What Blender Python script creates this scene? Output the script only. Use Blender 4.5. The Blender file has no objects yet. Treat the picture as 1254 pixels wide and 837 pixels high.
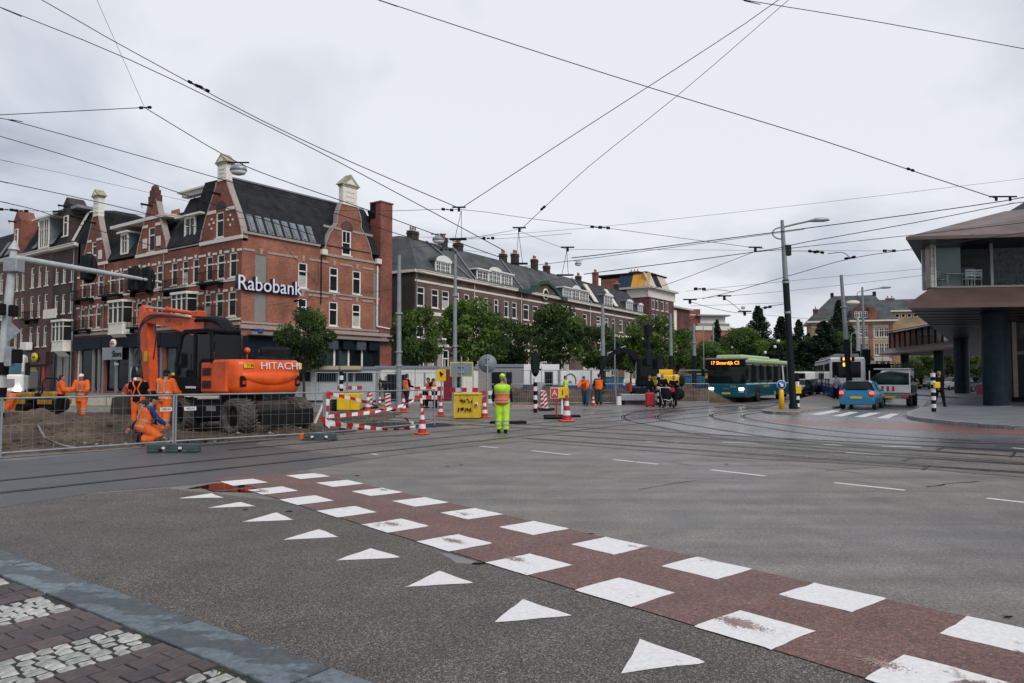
import bpy, bmesh, math, random
from mathutils import Vector, Matrix
random.seed(7)
R = math.radians
sc = bpy.context.scene
C = sc.collection
# ---------------------------------------------------------------- camera, sky, sun
FPX, CX, CY, EYE = 890.5, 627.0, 418.5, 1.65          # lens and eye height measured from the photograph
PITCH = math.atan(42.5 / FPX)
cam_d = bpy.data.cameras.new('camera'); cam = bpy.data.objects.new('camera', cam_d); C.objects.link(cam)
cam.location = (0, 0, EYE); cam.rotation_euler = (R(90) + PITCH, 0, 0)
cam_d.sensor_width = 36; cam_d.lens = 36 * FPX / 1254; cam_d.clip_start = 0.1; cam_d.clip_end = 3000
sc.camera = cam
SUN_EL, SUN_AZ = 42, 145                               # azimuth clockwise from +Y
w = bpy.data.worlds.new('World'); sc.world = w; w.use_nodes = True
nt = w.node_tree; nt.nodes.clear(); N = nt.nodes.new; L = nt.links.new
out = N('ShaderNodeOutputWorld'); add = N('ShaderNodeAddShader')
bg1 = N('ShaderNodeBackground'); bg2 = N('ShaderNodeBackground')
sky = N('ShaderNodeTexSky'); sky.sky_type = 'NISHITA'; sky.sun_disc = False
sky.sun_elevation = R(SUN_EL); sky.sun_rotation = R(SUN_AZ); sky.air_density = 1.0; sky.dust_density = 3.0
L(sky.outputs[0], bg1.inputs[0]); bg1.inputs[1].default_value = 0.012
tc = N('ShaderNodeTexCoord'); sep = N('ShaderNodeSeparateXYZ'); L(tc.outputs['Generated'], sep.inputs[0])
# cloud deck seen in perspective: direction divided by its height
zc = N('ShaderNodeMath'); zc.operation = 'ADD'; L(sep.outputs[2], zc.inputs[0]); zc.inputs[1].default_value = 0.35
dv = N('ShaderNodeVectorMath'); dv.operation = 'DIVIDE'
cmb = N('ShaderNodeCombineXYZ')
for i in range(3): L(zc.outputs[0], cmb.inputs[i])
L(tc.outputs['Generated'], dv.inputs[0]); L(cmb.outputs[0], dv.inputs[1])
ns = N('ShaderNodeTexNoise'); ns.inputs['Scale'].default_value = 1.5; ns.inputs['Detail'].default_value = 6; ns.inputs['Roughness'].default_value = 0.5
ns.inputs['Distortion'].default_value = 0.4
mp = N('ShaderNodeMapping'); mp.inputs['Location'].default_value = (3.1, 1.7, 0.4); L(dv.outputs[0], mp.inputs[0]); L(mp.outputs[0], ns.inputs['Vector'])
gl = N('ShaderNodeVectorMath'); gl.operation = 'DOT_PRODUCT'
gd = Vector((0.16, 0.94, 0.36)).normalized(); gl.inputs[1].default_value = gd; L(tc.outputs['Generated'], gl.inputs[0])
gm = N('ShaderNodeMapRange'); gm.inputs[1].default_value = 0.55; gm.inputs[2].default_value = 1.0; gm.inputs[3].default_value = -0.17; gm.inputs[4].default_value = 0.16
L(gl.outputs['Value'], gm.inputs[0])
sm = N('ShaderNodeMath'); sm.operation = 'ADD'; L(ns.outputs[0], sm.inputs[0]); L(gm.outputs[0], sm.inputs[1])
cr = N('ShaderNodeValToRGB'); cr.color_ramp.elements[0].position = 0.36; cr.color_ramp.elements[1].position = 0.64
cr.color_ramp.elements[0].color = (0.37, 0.39, 0.46, 1); cr.color_ramp.elements[1].color = (0.76, 0.775, 0.81, 1)
e = cr.color_ramp.elements.new(0.5); e.color = (0.56, 0.585, 0.65, 1)
L(sm.outputs[0], cr.inputs[0]); L(cr.outputs[0], bg2.inputs[0]); bg2.inputs[1].default_value = 0.865
L(bg1.outputs[0], add.inputs[0]); L(bg2.outputs[0], add.inputs[1]); L(add.outputs[0], out.inputs[0])
sd = bpy.data.lights.new('sun', 'SUN'); sd.energy = 1.5; sd.angle = R(35); sd.color = (1.0, 0.97, 0.93)
so = bpy.data.objects.new('sun', sd); C.objects.link(so)
so.rotation_euler = (R(90 - SUN_EL), 0, R(180 - SUN_AZ)); so.location = (10, 10, 60)
sc.view_settings.view_transform = 'Standard'; sc.view_settings.look = 'None'
sc.view_settings.exposure = 0.27; sc.view_settings.gamma = 1.0; sc.view_settings.use_curve_mapping = False
# ---------------------------------------------------------------- measuring helpers (photo pixel -> place)
def ray(px, py):
 a = px - CX; b = CY - py; ct, st = math.cos(PITCH), math.sin(PITCH)
 return Vector((a, FPX * ct - b * st, FPX * st + b * ct))
def G(px, py, z=0.0):
 d = ray(px, py); t = (z - EYE) / d.z
 return Vector((d.x * t, d.y * t, z))
def P(px, py, Y):
 d = ray(px, py); t = Y / d.y
 return Vector((d.x * t, Y, EYE + d.z * t))
class Face:                                          # a vertical plane: origin on the ground, horizontal direction u
 def __init__(s, o, u): s.o = Vector((o[0], o[1], 0)); s.u = Vector((u[0], u[1], 0)).normalized(); s.n = Vector((-s.u.y, s.u.x, 0))
 def sz(s, px, py, off=0.0):
  d = ray(px, py); e = Vector((0, 0, EYE)); t = ((s.o + s.n * off) - e).dot(s.n) / d.dot(s.n); p = e + d * t
  return (p - s.o).dot(s.u), p.z
 def s(s, px, off=0.0): return s.sz(px, 461, off)[0]
 def z(s, px, py, off=0.0): return s.sz(px, py, off)[1]
 @property
 def rz(s): return math.atan2(s.u.y, s.u.x)
# ---------------------------------------------------------------- materials
MATS = {}
def nodes(m):
 m.use_nodes = True; t = m.node_tree; b = t.nodes['Principled BSDF']; return t, b
def ramp(t, fac, c0, c1, p0=0.3, p1=0.7):
 r = t.nodes.new('ShaderNodeValToRGB'); r.color_ramp.elements[0].position = p0; r.color_ramp.elements[1].position = p1
 r.color_ramp.elements[0].color = (*c0, 1); r.color_ramp.elements[1].color = (*c1, 1); t.links.new(fac, r.inputs[0]); return r.outputs[0]
def noise(t, scale, detail=4, vec=None, rough=0.55):
 n = t.nodes.new('ShaderNodeTexNoise'); n.inputs['Scale'].default_value = scale; n.inputs['Detail'].default_value = detail; n.inputs['Roughness'].default_value = rough
 t.links.new(vec or coord(t), n.inputs['Vector']); return n.outputs[0]
def coord(t, kind='Object'):
 c = t.nodes.get('TC') or t.nodes.new('ShaderNodeTexCoord'); c.name = 'TC'; return c.outputs[kind]
def mixc(t, fac, a, b, mode='MIX'):
 m = t.nodes.new('ShaderNodeMix'); m.data_type = 'RGBA'; m.blend_type = mode
 for i, v in ((0, fac), (6, a), (7, b)):
  if isinstance(v, (int, float)): m.inputs[i].default_value = v
  elif isinstance(v, tuple): m.inputs[i].default_value = (*v, 1)
  else: t.links.new(v, m.inputs[i])
 return m.outputs[2]
def bump(t, b, h, strength=0.3, dist=0.01):
 n = t.nodes.new('ShaderNodeBump'); n.inputs['Strength'].default_value = strength; n.inputs['Distance'].default_value = dist
 t.links.new(h, n.inputs['Height']); t.links.new(n.outputs[0], b.inputs['Normal'])
def mat(name, col, rough=0.6, metal=0.0, var=0.25, scale=6.0, bmp=0.0, spec=0.5, coat=0.0, emit=None, es=1.0):
 if name in MATS: return MATS[name]
 m = bpy.data.materials.new(name); t, b = nodes(m); MATS[name] = m
 b.inputs['Roughness'].default_value = rough; b.inputs['Metallic'].default_value = metal
 b.inputs['Specular IOR Level'].default_value = spec; b.inputs['Coat Weight'].default_value = coat
 if var > 0:
  f = noise(t, scale, 5)
  c0 = tuple(max(0, c * (1 - var)) for c in col); c1 = tuple(min(1, c * (1 + var)) for c in col)
  t.links.new(ramp(t, f, c0, c1), b.inputs['Base Color'])
  if bmp: bump(t, b, f, bmp, 0.02)
 else: b.inputs['Base Color'].default_value = (*col, 1)
 if emit: b.inputs['Emission Color'].default_value = (*emit, 1); b.inputs['Emission Strength'].default_value = es
 return m
def brick(name, c1, c2, mortar, scale=1.0, dirt=0.35):
 if name in MATS: return MATS[name]
 m = bpy.data.materials.new(name); t, b = nodes(m); MATS[name] = m
 s = t.nodes.new('ShaderNodeSeparateXYZ'); t.links.new(coord(t), s.inputs[0])
 a = t.nodes.new('ShaderNodeMath'); a.operation = 'ADD'; t.links.new(s.outputs[0], a.inputs[0]); t.links.new(s.outputs[1], a.inputs[1])
 v = t.nodes.new('ShaderNodeCombineXYZ'); t.links.new(a.outputs[0], v.inputs[0]); t.links.new(s.outputs[2], v.inputs[1])
 br = t.nodes.new('ShaderNodeTexBrick'); t.links.new(v.outputs[0], br.inputs['Vector'])
 br.inputs['Color1'].default_value = (*c1, 1); br.inputs['Color2'].default_value = (*c2, 1); br.inputs['Mortar'].default_value = (*mortar, 1)
 br.inputs['Scale'].default_value = 1.0; br.inputs['Brick Width'].default_value = 0.22 * scale; br.inputs['Row Height'].default_value = 0.068 * scale
 br.inputs['Mortar Size'].default_value = 0.008 * scale
 f = noise(t, 0.45, 6); f2 = noise(t, 3.5, 4)
 dk = ramp(t, f, (1 - dirt * 1.25,) * 3, (1.12,) * 3, 0.32, 0.62); d2 = ramp(t, f2, (0.85,) * 3, (1.12,) * 3)
 c = mixc(t, 1.0, br.outputs[0], dk, 'MULTIPLY'); c = mixc(t, 1.0, c, d2, 'MULTIPLY')
 t.links.new(c, b.inputs['Base Color']); b.inputs['Roughness'].default_value = 0.85; bump(t, b, br.outputs['Fac'], -0.3, 0.01)
 return m
def glassy(name, col, rough=0.06, spec=0.6, var=0.4):
 if name in MATS: return MATS[name]
 m = bpy.data.materials.new(name); t, b = nodes(m); MATS[name] = m
 f = noise(t, 0.7, 2); t.links.new(ramp(t, f, tuple(c * (1 - var) for c in col), tuple(c * (1 + var) for c in col)), b.inputs['Base Color'])
 b.inputs['Roughness'].default_value = rough; b.inputs['Specular IOR Level'].default_value = spec
 bump(t, b, noise(t, 1.2, 1), 0.04, 0.05)
 return m
def asphalt(name, base, warm, patch=0.35, r0=0.45, r1=0.8, agg=0.5, ascale=110.0):
 m = bpy.data.materials.new(name); t, b = nodes(m); MATS[name] = m
 vo = t.nodes.new('ShaderNodeTexVoronoi'); vo.inputs['Scale'].default_value = ascale; t.links.new(coord(t), vo.inputs['Vector'])
 big = noise(t, 0.22, 6, rough=0.6); mid = noise(t, 1.7, 5); fine = noise(t, 34, 5, rough=.75)
 sepc = t.nodes.new('ShaderNodeSeparateColor'); t.links.new(vo.outputs['Color'], sepc.inputs[0])
 agc = ramp(t, sepc.outputs[0], (1 - agg * 0.3,) * 3, (1 + agg * 2.1, 1 + agg * 2.0, 1 + agg * 1.85), 0.55, 1.0)
 c = mixc(t, ramp(t, big, (0, 0, 0), (1, 1, 1), 0.35, 0.65), base, warm)
 c = mixc(t, 1.0, c, agc, 'MULTIPLY')
 c = mixc(t, 1.0, c, ramp(t, mid, (1 - patch,) * 3, (1 + patch * 0.5,) * 3, 0.25, 0.7), 'MULTIPLY')
 c = mixc(t, 1.0, c, ramp(t, fine, (0.55,) * 3, (1.42,) * 3, .36, .64), 'MULTIPLY')
 t.links.new(c, b.inputs['Base Color'])
 rr = t.nodes.new('ShaderNodeMapRange'); t.links.new(big, rr.inputs[0]); rr.inputs[1].default_value = 0.35; rr.inputs[2].default_value = 0.65
 rr.inputs[3].default_value = r0; rr.inputs[4].default_value = r1; t.links.new(rr.outputs[0], b.inputs['Roughness'])
 bump(t, b, vo.outputs['Distance'], 0.35, 0.004)
 return m
def worn_paint(name, base, under, amount=0.45, scale=7.0, p=(.6, .66)):
 if name in MATS: return MATS[name]
 m = bpy.data.materials.new(name); t, b = nodes(m); MATS[name] = m
 n1 = noise(t, scale, 8, rough=0.75); n2 = noise(t, 0.9, 3)
 ad = t.nodes.new('ShaderNodeMath'); ad.operation = 'MULTIPLY_ADD'; t.links.new(n2, ad.inputs[0]); ad.inputs[1].default_value = 0.9; t.links.new(n1, ad.inputs[2])
 f = ramp(t, ad.outputs[0], (0, 0, 0), (1, 1, 1), *p)
 c = mixc(t, f, under, base); c = mixc(t, 1.0, c, ramp(t, noise(t, 30, 4), (0.86,) * 3, (1.06,) * 3), 'MULTIPLY')
 t.links.new(c, b.inputs['Base Color']); b.inputs['Roughness'].default_value = 0.6
 return m
# ---------------------------------------------------------------- mesh builder
class MB:
 def __init__(s): s.v = []; s.f = []; s.m = []; s.sm = []
 def add(s, vs, fs, mi=0, smooth=False):
  o = len(s.v); s.v += [tuple(v) for v in vs]
  for f in fs: s.f.append([i + o for i in f]); s.m.append(mi); s.sm.append(smooth)
  return s
 def box(s, a, b, mi=0, M=None, taper=None):
  x0, y0, z0 = a; x1, y1, z1 = b
  if x0 > x1: x0, x1 = x1, x0
  if y0 > y1: y0, y1 = y1, y0
  if z0 > z1: z0, z1 = z1, z0
  vs = [(x0, y0, z0), (x1, y0, z0), (x1, y1, z0), (x0, y1, z0), (x0, y0, z1), (x1, y0, z1), (x1, y1, z1), (x0, y1, z1)]
  if taper:
   cx, cy = (x0 + x1) / 2, (y0 + y1) / 2
   vs[4:] = [(cx + (x - cx) * taper, cy + (y - cy) * taper, z) for x, y, z in vs[4:]]
  if M is not None: vs = [M @ Vector(v) for v in vs]
  return s.add(vs, [(0, 3, 2, 1), (4, 5, 6, 7), (0, 1, 5, 4), (1, 2, 6, 5), (2, 3, 7, 6), (3, 0, 4, 7)], mi)
 def bbox(s, a, b, r=0.02, mi=0, M=None):         # box with chamfered vertical and top edges
  x0, y0, z0 = a; x1, y1, z1 = b
  ring = lambda q, z: [(x0 + q + r, y0 + q, z), (x1 - q - r, y0 + q, z), (x1 - q, y0 + q + r, z), (x1 - q, y1 - q - r, z), (x1 - q - r, y1 - q, z), (x0 + q + r, y1 - q, z), (x0 + q, y1 - q - r, z), (x0 + q, y0 + q + r, z)]
  vs = ring(r * 0.7, z0) + ring(0, z0 + r) + ring(0, z1 - r) + ring(r * 0.7, z1)
  if M is not None: vs = [M @ Vector(v) for v in vs]
  fs = [tuple(range(7, -1, -1)), tuple(range(24, 32))]
  for k in range(3):
   for i in range(8): j = (i + 1) % 8; fs.append((k * 8 + i, k * 8 + j, k * 8 + 8 + j, k * 8 + 8 + i))
  return s.add(vs, fs, mi)
 def prism(s, poly, d, mi=0, cap=True):           # poly: 3D points (planar), d: extrusion vector
  n = len(poly); d = Vector(d); vs = [Vector(p) for p in poly] + [Vector(p) + d for p in poly]
  fs = [(i, (i + 1) % n, n + (i + 1) % n, n + i) for i in range(n)]
  if cap: fs += [tuple(range(n - 1, -1, -1)), tuple(range(n, 2 * n))]
  return s.add(vs, fs, mi)
 def tube(s, p0, p1, r0, r1=None, n=8, mi=0, cap=True, smooth=True):
  return s.path([p0, p1], [r0, r0 if r1 is None else r1], n, mi, cap, smooth)
 def path(s, pts, rs, n=6, mi=0, cap=True, smooth=True):
  pts = [Vector(p) for p in pts]
  if isinstance(rs, (int, float)): rs = [rs] * len(pts)
  vs = []; prev = None
  for i, p in enumerate(pts):
   d = (pts[min(i + 1, len(pts) - 1)] - pts[max(i - 1, 0)]).normalized()
   if prev is None: a = d.orthogonal().normalized()
   else:
    a = prev - d * prev.dot(d)
    a = a.normalized() if a.length > 1e-6 else d.orthogonal().normalized()
   prev = a; b = d.cross(a)
   for k in range(n): t = 2 * math.pi * k / n; vs.append(p + (a * math.cos(t) + b * math.sin(t)) * rs[i])
  fs = []
  for i in range(len(pts) - 1):
   for k in range(n): j = (k + 1) % n; fs.append((i * n + k, i * n + j, i * n + n + j, i * n + n + k))
  s.add(vs, fs, mi, smooth)
  if cap: s.add(vs[:n], [tuple(range(n - 1, -1, -1))], mi); s.add(vs[-n:], [tuple(range(n))], mi)
  return s
 def loft(s, secs, n=10, mi=0, smooth=True, cap=True):   # secs: (center, ax, ay) ellipse axes
  vs = []
  for c, ax, ay in secs:
   c, ax, ay = Vector(c), Vector(ax), Vector(ay)
   for k in range(n): t = 2 * math.pi * k / n; vs.append(c + ax * math.cos(t) + ay * math.sin(t))
  fs = []
  for i in range(len(secs) - 1):
   for k in range(n): j = (k + 1) % n; fs.append((i * n + k, i * n + j, i * n + n + j, i * n + n + k))
  if cap: fs += [tuple(range(n - 1, -1, -1)), tuple(range((len(secs) - 1) * n, len(secs) * n))]
  return s.add(vs, fs, mi, smooth)
 def ball(s, c, r, n=8, m=5, mi=0):
  if isinstance(r, (int, float)): r = (r, r, r)
  secs = []
  for i in range(m + 1):
   a = math.pi * i / m; q = max(math.sin(a), 0.02); secs.append(((c[0], c[1], c[2] - r[2] * math.cos(a)), (r[0] * q, 0, 0), (0, r[1] * q, 0)))
  return s.loft(secs, n, mi)
 def build(s, name, mats, parent=None, loc=None, rz=None, **props):
  me = bpy.data.meshes.new(name); me.from_pydata(s.v, [], s.f)
  mats = mats if isinstance(mats, (list, tuple)) else [mats]
  for m in mats: me.materials.append(m)
  me.polygons.foreach_set('material_index', s.m); me.polygons.foreach_set('use_smooth', s.sm)
  bm = bmesh.new(); bm.from_mesh(me); bmesh.ops.recalc_face_normals(bm, faces=bm.faces); bm.to_mesh(me); bm.free()
  me.update()
  return place(name, me, parent, loc, rz, **props)
def place(name, me, parent=None, loc=None, rz=None, **props):
 o = bpy.data.objects.new(name, me); C.objects.link(o)
 if parent is not None: o.parent = parent
 if loc is not None: o.location = loc
 if rz is not None: o.rotation_euler = (0, 0, rz)
 for k, v in props.items(): o[k] = v
 return o
def thing(name, label, cat, loc=(0, 0, 0), rz=0.0, group=None):
 o = bpy.data.objects.new(name, None); C.objects.link(o); o.location = loc; o.rotation_euler = (0, 0, rz)
 o.empty_display_size = 0.2; o['label'] = label; o['category'] = cat
 if group: o['group'] = group
 return o
def tag(o, label, cat, group=None):
 o['label'] = label; o['category'] = cat
 if group: o['group'] = group
 return o
def struct(o, kind='structure'): o['kind'] = kind; return o
def dup(root, loc, rz=None, label=None, scale=None):
 r = root.copy(); C.objects.link(r); r.location = loc
 if rz is not None: r.rotation_euler = (0, 0, rz)
 if label: r['label'] = label
 if scale: r.scale = (scale,) * 3
 for ch in list(root.children):
  c = ch.copy(); C.objects.link(c); c.parent = r
  for g in list(ch.children):
   d = g.copy(); C.objects.link(d); d.parent = c
 return r
def text(s, size, parent, loc, rot, m, extrude=0.01, name='lettering', sx=1.0, align='CENTER'):
 cu = bpy.data.curves.new(name, 'FONT'); cu.body = s; cu.size = size; cu.extrude = extrude; cu.align_x = align; cu.align_y = 'CENTER'; cu.resolution_u = 3
 o = bpy.data.objects.new('t', cu); C.objects.link(o); bpy.context.view_layer.update()
 me = bpy.data.meshes.new_from_object(o.evaluated_get(bpy.context.evaluated_depsgraph_get())); bpy.data.objects.remove(o); me.name = name
 me.materials.clear(); me.materials.append(m)
 o = place(name, me, parent, loc); o.rotation_euler = rot; o.scale = (sx, 1, 1); return o
def catmull(pts, k=6):
 pts = [Vector(p) for p in pts]; q = [pts[0]] + pts + [pts[-1]]; r = []
 for i in range(1, len(q) - 2):
  for j in range(k):
   t = j / k; a, b, c, d = q[i - 1], q[i], q[i + 1], q[i + 2]
   r.append(0.5 * ((2 * b) + (c - a) * t + (2 * a - 5 * b + 4 * c - d) * t * t + (3 * b - a - 3 * c + d) * t ** 3))
 r.append(pts[-1]); return r
M_white = mat('white_paint', (0.82, 0.81, 0.78), 0.5, var=0.1)
M_cream = mat('cream_paint', (0.80, 0.77, 0.66), 0.6, var=0.15)
M_stone = mat('pale_stone', (0.55, 0.52, 0.47), 0.8, var=0.2)
M_black = mat('black_paint', (0.010, 0.011, 0.012), 0.55, var=0.2, spec=.12)
M_dark = mat('dark_rubber', (0.014, 0.014, 0.015), 0.8, var=0.3, spec=.15)
M_galv = mat('galvanised_steel', (0.34, 0.37, 0.39), 0.45, 0.35, var=0.2, scale=9)
M_steel = mat('bright_steel', (0.6, 0.6, 0.6), 0.25, 1.0, var=0.1)
M_pane = glassy('window_glass', (0.009, 0.012, 0.013), 0.1, 0.15)
M_pane2 = glassy('window_glass_pale', (0.04, 0.06, 0.06), .08, .25)
M_curtain = mat('net_curtain', (0.45, 0.45, 0.42), 0.9, var=0.3, scale=8)
M_red = mat('signal_red', (0.50, 0.02, 0.025), 0.5, var=0.12)
M_rw = mat('reflective_white', (0.75, 0.75, 0.74), 0.45, var=0.08)
M_orange = mat('machine_orange', (0.74, 0.095, 0.008), 0.4, var=0.3, scale=1.7, coat=0.15, bmp=.05)
M_yellow = mat('machine_yellow', (0.78, 0.50, 0.015), 0.4, var=0.15, scale=4)
# ================================================================ GROUND
from mathutils import noise as mnoise
M_asph = asphalt('asphalt', (0.135, 0.126, 0.117), (0.19, 0.17, 0.15), 0.34, 0.36, 0.7, agg=.45, ascale=150)
t_, b_ = MATS['asphalt'].node_tree, MATS['asphalt'].node_tree.nodes['Principled BSDF']   # tyre-polished lanes along the carriageway
mp_ = t_.nodes.new('ShaderNodeMapping'); mp_.inputs['Rotation'].default_value = (0, 0, R(46)); mp_.inputs['Scale'].default_value = (.07, 1.5, 1); t_.links.new(coord(t_), mp_.inputs[0])
st_ = noise(t_, 1.0, 5, mp_.outputs[0], .6); old_ = b_.inputs['Base Color'].links[0].from_socket; t_.links.new(mixc(t_, 1.0, old_, ramp(t_, st_, (.78,) * 3, (1.25, 1.25, 1.27), .33, .67), 'MULTIPLY'), b_.inputs['Base Color'])
M_asph_near = asphalt('coarse_asphalt', (0.070, 0.064, 0.059), (0.105, 0.092, 0.081), 0.3, 0.55, 0.8, agg=1.25, ascale=150)
M_asph_new = asphalt('new_asphalt', (0.055, 0.062, 0.068), (0.07, 0.076, 0.08), 0.2, 0.28, 0.45, agg=0.35)
M_asph_wet = asphalt('wet_asphalt', (0.15, 0.15, 0.165), (0.18, 0.178, 0.185), 0.25, 0.14, 0.32, agg=0.3)
M_track = asphalt('track_bed_concrete', (0.155, 0.137, 0.115), (0.108, 0.10, 0.09), 0.35, 0.4, 0.65, agg=0.5, ascale=60)
M_redlane = asphalt('red_asphalt', (0.135, 0.070, 0.062), (0.175, 0.092, 0.080), 0.25, 0.5, 0.7, agg=0.45)
M_redwet = asphalt('red_asphalt_wet', (0.20, 0.055, 0.05), (0.22, 0.11, 0.105), 0.25, 0.28, 0.38, agg=0.3)
M_plaza = asphalt('grey_concrete', (0.19, 0.185, 0.18), (0.22, 0.21, 0.195), 0.25, 0.5, 0.7, agg=0.3)
M_block = worn_paint('road_paint_block', (0.86, 0.85, 0.82), (0.20, 0.12, 0.105), 0.55, 6.0, (.70, .80))
M_tri = worn_paint('road_paint_triangle', (0.84, 0.83, 0.80), (0.14, 0.13, 0.12), 0.62, 8.0, (.66, .73))
M_line = worn_paint('road_paint_line', (0.70, 0.69, 0.67), (0.18, 0.17, 0.155), 0.7, 12.0, (.72, .80))
def ragged(pts, step=0.25, amp=0.02, seed=0):
 r = []; n = len(pts)
 for i in range(n):
  a, b = Vector(pts[i]), Vector(pts[(i + 1) % n]); d = (b - a).length; k = max(1, min(60, int(d / step)))
  nn = Vector((-(b - a).y, (b - a).x, 0)); nn = nn.normalized() if nn.length else nn
  for j in range(k):
   p = a + (b - a) * j / k; r.append(p + nn * (mnoise.noise(p * 2.3 + Vector((seed, seed, 0))) + 0.5 * mnoise.noise(p * 7)) * amp * (1 if j else 0.3))
 return r
def sheet(name, pts, z, m, parent=None, rag=0.0, kind='structure', label=None):
 z *= .5
 pts = [Vector((p[0], p[1], 0)) for p in pts]
 if rag: pts = ragged(pts, amp=rag)
 ar = sum(a.x * b.y - a.y * b.x for a, b in zip(pts, pts[1:] + pts[:1]))
 if ar < 0: pts.reverse()
 me = bpy.data.meshes.new(name); me.from_pydata([(p.x, p.y, z) for p in pts], [], [list(range(len(pts)))]); me.materials.append(m)
 o = place(name, me, parent)
 if kind and parent is None: o['kind'] = kind
 if label: o['label'] = label
 return o
def GL(*pp): return [G(a, b) for a, b in pp]
sheet('ground', [(-1500, -60), (1500, -60), (1500, 2500), (-1500, 2500)], 0.0, M_asph)
ts, nlan = Vector((0.6585, -0.7526, 0)), Vector((0.7526, 0.6585, 0))    # cycle lane frame
def LN(t, n): return ts * t + nlan * n
# coarse dark carriageway between pavement and cycle lane
sheet('road', [LN(9, 4.12), LN(-9.2, 4.12), G(205, 598), G(100, 606), G(0, 616), (-16, 11), (-16, -3), (8, -3)], 0.004, M_asph_near, rag=0.03)
# newer smooth asphalt along the fence
sheet('road', [(-16, 9.0), G(0, 622), G(120, 603), G(210, 596), G(300, 586), G(372, 576), G(450, 562.6), G(310, 544.8), G(330, 538), G(150, 552), G(0, 566), (-18, 14)], 0.008, M_asph_new, rag=0.05)
# tram track bed
d1 = Vector((-0.775, 0.632, 0)); d2 = Vector((0.62, 0.785, 0))
sheet('tram_track_bed', [G(450, 562.6), G(310, 544.8), G(330, 538), G(420, 529), G(520, 515), G(600, 503), G(690, 500), G(720, 511), G(800, 524), G(900, 536), G(1100, 548), G(1254, 556), (13, 12.5), (11, 11), G(1254, 585), G(1080, 571), G(900, 561), G(750, 549), G(640, 541), G(560, 549)], 0.012, M_track, rag=0.05)
# shiny damp carriageway in front of the bus
sheet('road', [G(690, 500), G(760, 503), G(870, 498.6), G(935, 498), G(990, 492), G(1030, 486), G(1140, 486), G(1125, 505), G(1116, 516), G(1160, 520.5), G(1254, 527.5), (22, 17), (20, 9), G(1254, 555), G(1100, 547), G(900, 535), G(800, 523), G(720, 510)], 0.008, M_asph_wet, rag=0.03)
sheet('road', [G(940, 500), G(1040, 492), G(1130, 480), G(1200, 470), G(1130, 470), G(1060, 474), G(960, 488)], 0.0045, M_asph_wet)
# red cycle crossing round the corner
sheet('cycle_path', [G(900, 511), G(1000, 516), G(1110, 517.5), G(1165, 521.5), G(1254, 527.5), (24, 14.5), (21, 13), G(1254, 534), G(1160, 530), G(1080, 526), G(1000, 522), G(925, 515)], 0.012, M_redwet, rag=0.02)
# concrete yard and pavement behind the works
sheet('pavement', [G(-300, 492), G(380, 491), G(470, 489), G(600, 486), G(760, 486), G(870, 484), (60, 300), (-150, 300), (-120, 40)], 0.006, M_plaza)
sheet('pavement', [G(430, 498), G(560, 494), G(690, 496), G(870, 496), G(868, 484), G(760, 486), G(600, 486), G(470, 489)], 0.0065, M_plaza)
# cycle lane with its painted blocks
lane = sheet('cycle_lane', [LN(9, 4.12), LN(9, 5.67), LN(-11.9, 5.67), LN(-12.0, 4.12)], 0.016, M_redlane, rag=0.012)
k = 0
for row, (n0, n1) in enumerate(((4.10, 4.62), (5.17, 5.68))):
 for i in range(-5, 6):
  t0 = -6.13 + i * 1.09; j = random.uniform(-0.01, 0.01); e = 0.02 * row
  pts = ragged([LN(t0 + j, n0), LN(t0 + 0.55 + j, n0), LN(t0 + 0.55 - j + e, n1), LN(t0 - j + e, n1)], 0.05, 0.016, i + 20 * row)
  sheet('painted_block', pts, 0.020, M_block, lane)
tris = [((219.4, 610.9), (259.6, 604.5), (273.6, 610.2)), ((253.9, 622.6), (294.7, 615.3), (313.8, 620.6)), ((297, 639.7), (338.3, 628.3), (360, 637.4)),
  ((347.3, 661.8), (390.2, 648.8), (415.3, 658.5)), ((411.7, 687.3), (453.6, 672.2), (489.8, 683.2)), ((494.8, 720), (538, 700), (579.8, 714.7)),
  ((606, 763), (640.5, 734.8), (700.4, 754.6)), ((761, 825.9), (783.4, 783.4), (863, 812))]
for i, t in enumerate(tris):
 sheet('yield_triangle', ragged(GL(*t), 0.05, 0.02, i), 0.010, M_tri)
for a, b in (((588, 547.2), (609.3, 549.3)), ((651, 552.6), (698.4, 558)), ((750.7, 563.2), (805.7, 568.9)), ((870.2, 575.6), (937.7, 583.5)), ((1021.8, 591.5), (1108.3, 600.8)), ((1208.4, 610.5), (1310, 622)),
             ((791, 541.4), (830.7, 542.2)), ((884.9, 542.2), (928, 543.6)), ((1008.8, 545), (1030, 546)), ((1079.7, 547), (1127.4, 548.6)), ((1035.6, 554.8), (1078, 557.9)), ((455, 556.5), (463, 557.3)), ((1240, 549), (1262, 551))):
 A, B = G(*a), G(*b); u = (B - A).normalized(); n = Vector((-u.y, u.x, 0)) * 0.055
 sheet('lane_marking', [A - n, B - n, B + n, A + n], 0.016 if a[1] < 558 else 0.006, M_line)
zb = sheet('road', [G(985, 513), G(1100, 516), G(1112, 505), G(1020, 500)], 0.010, M_asph_wet)
for q in (((991.4, 508), (1004.3, 508.6), (1028.7, 503.9), (1018.6, 503)), ((1019.2, 510), (1031.4, 510.4), (1051.8, 505.2), (1041, 504.6)), ((1045.7, 511), (1058.5, 511.3), (1078.9, 505.9), (1065.3, 505.9)), ((1072.8, 512.4), (1087, 513), (1101.9, 507), (1091, 506.9))):
 sheet('crossing_stripe', GL(*q), 0.014, M_line)
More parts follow.
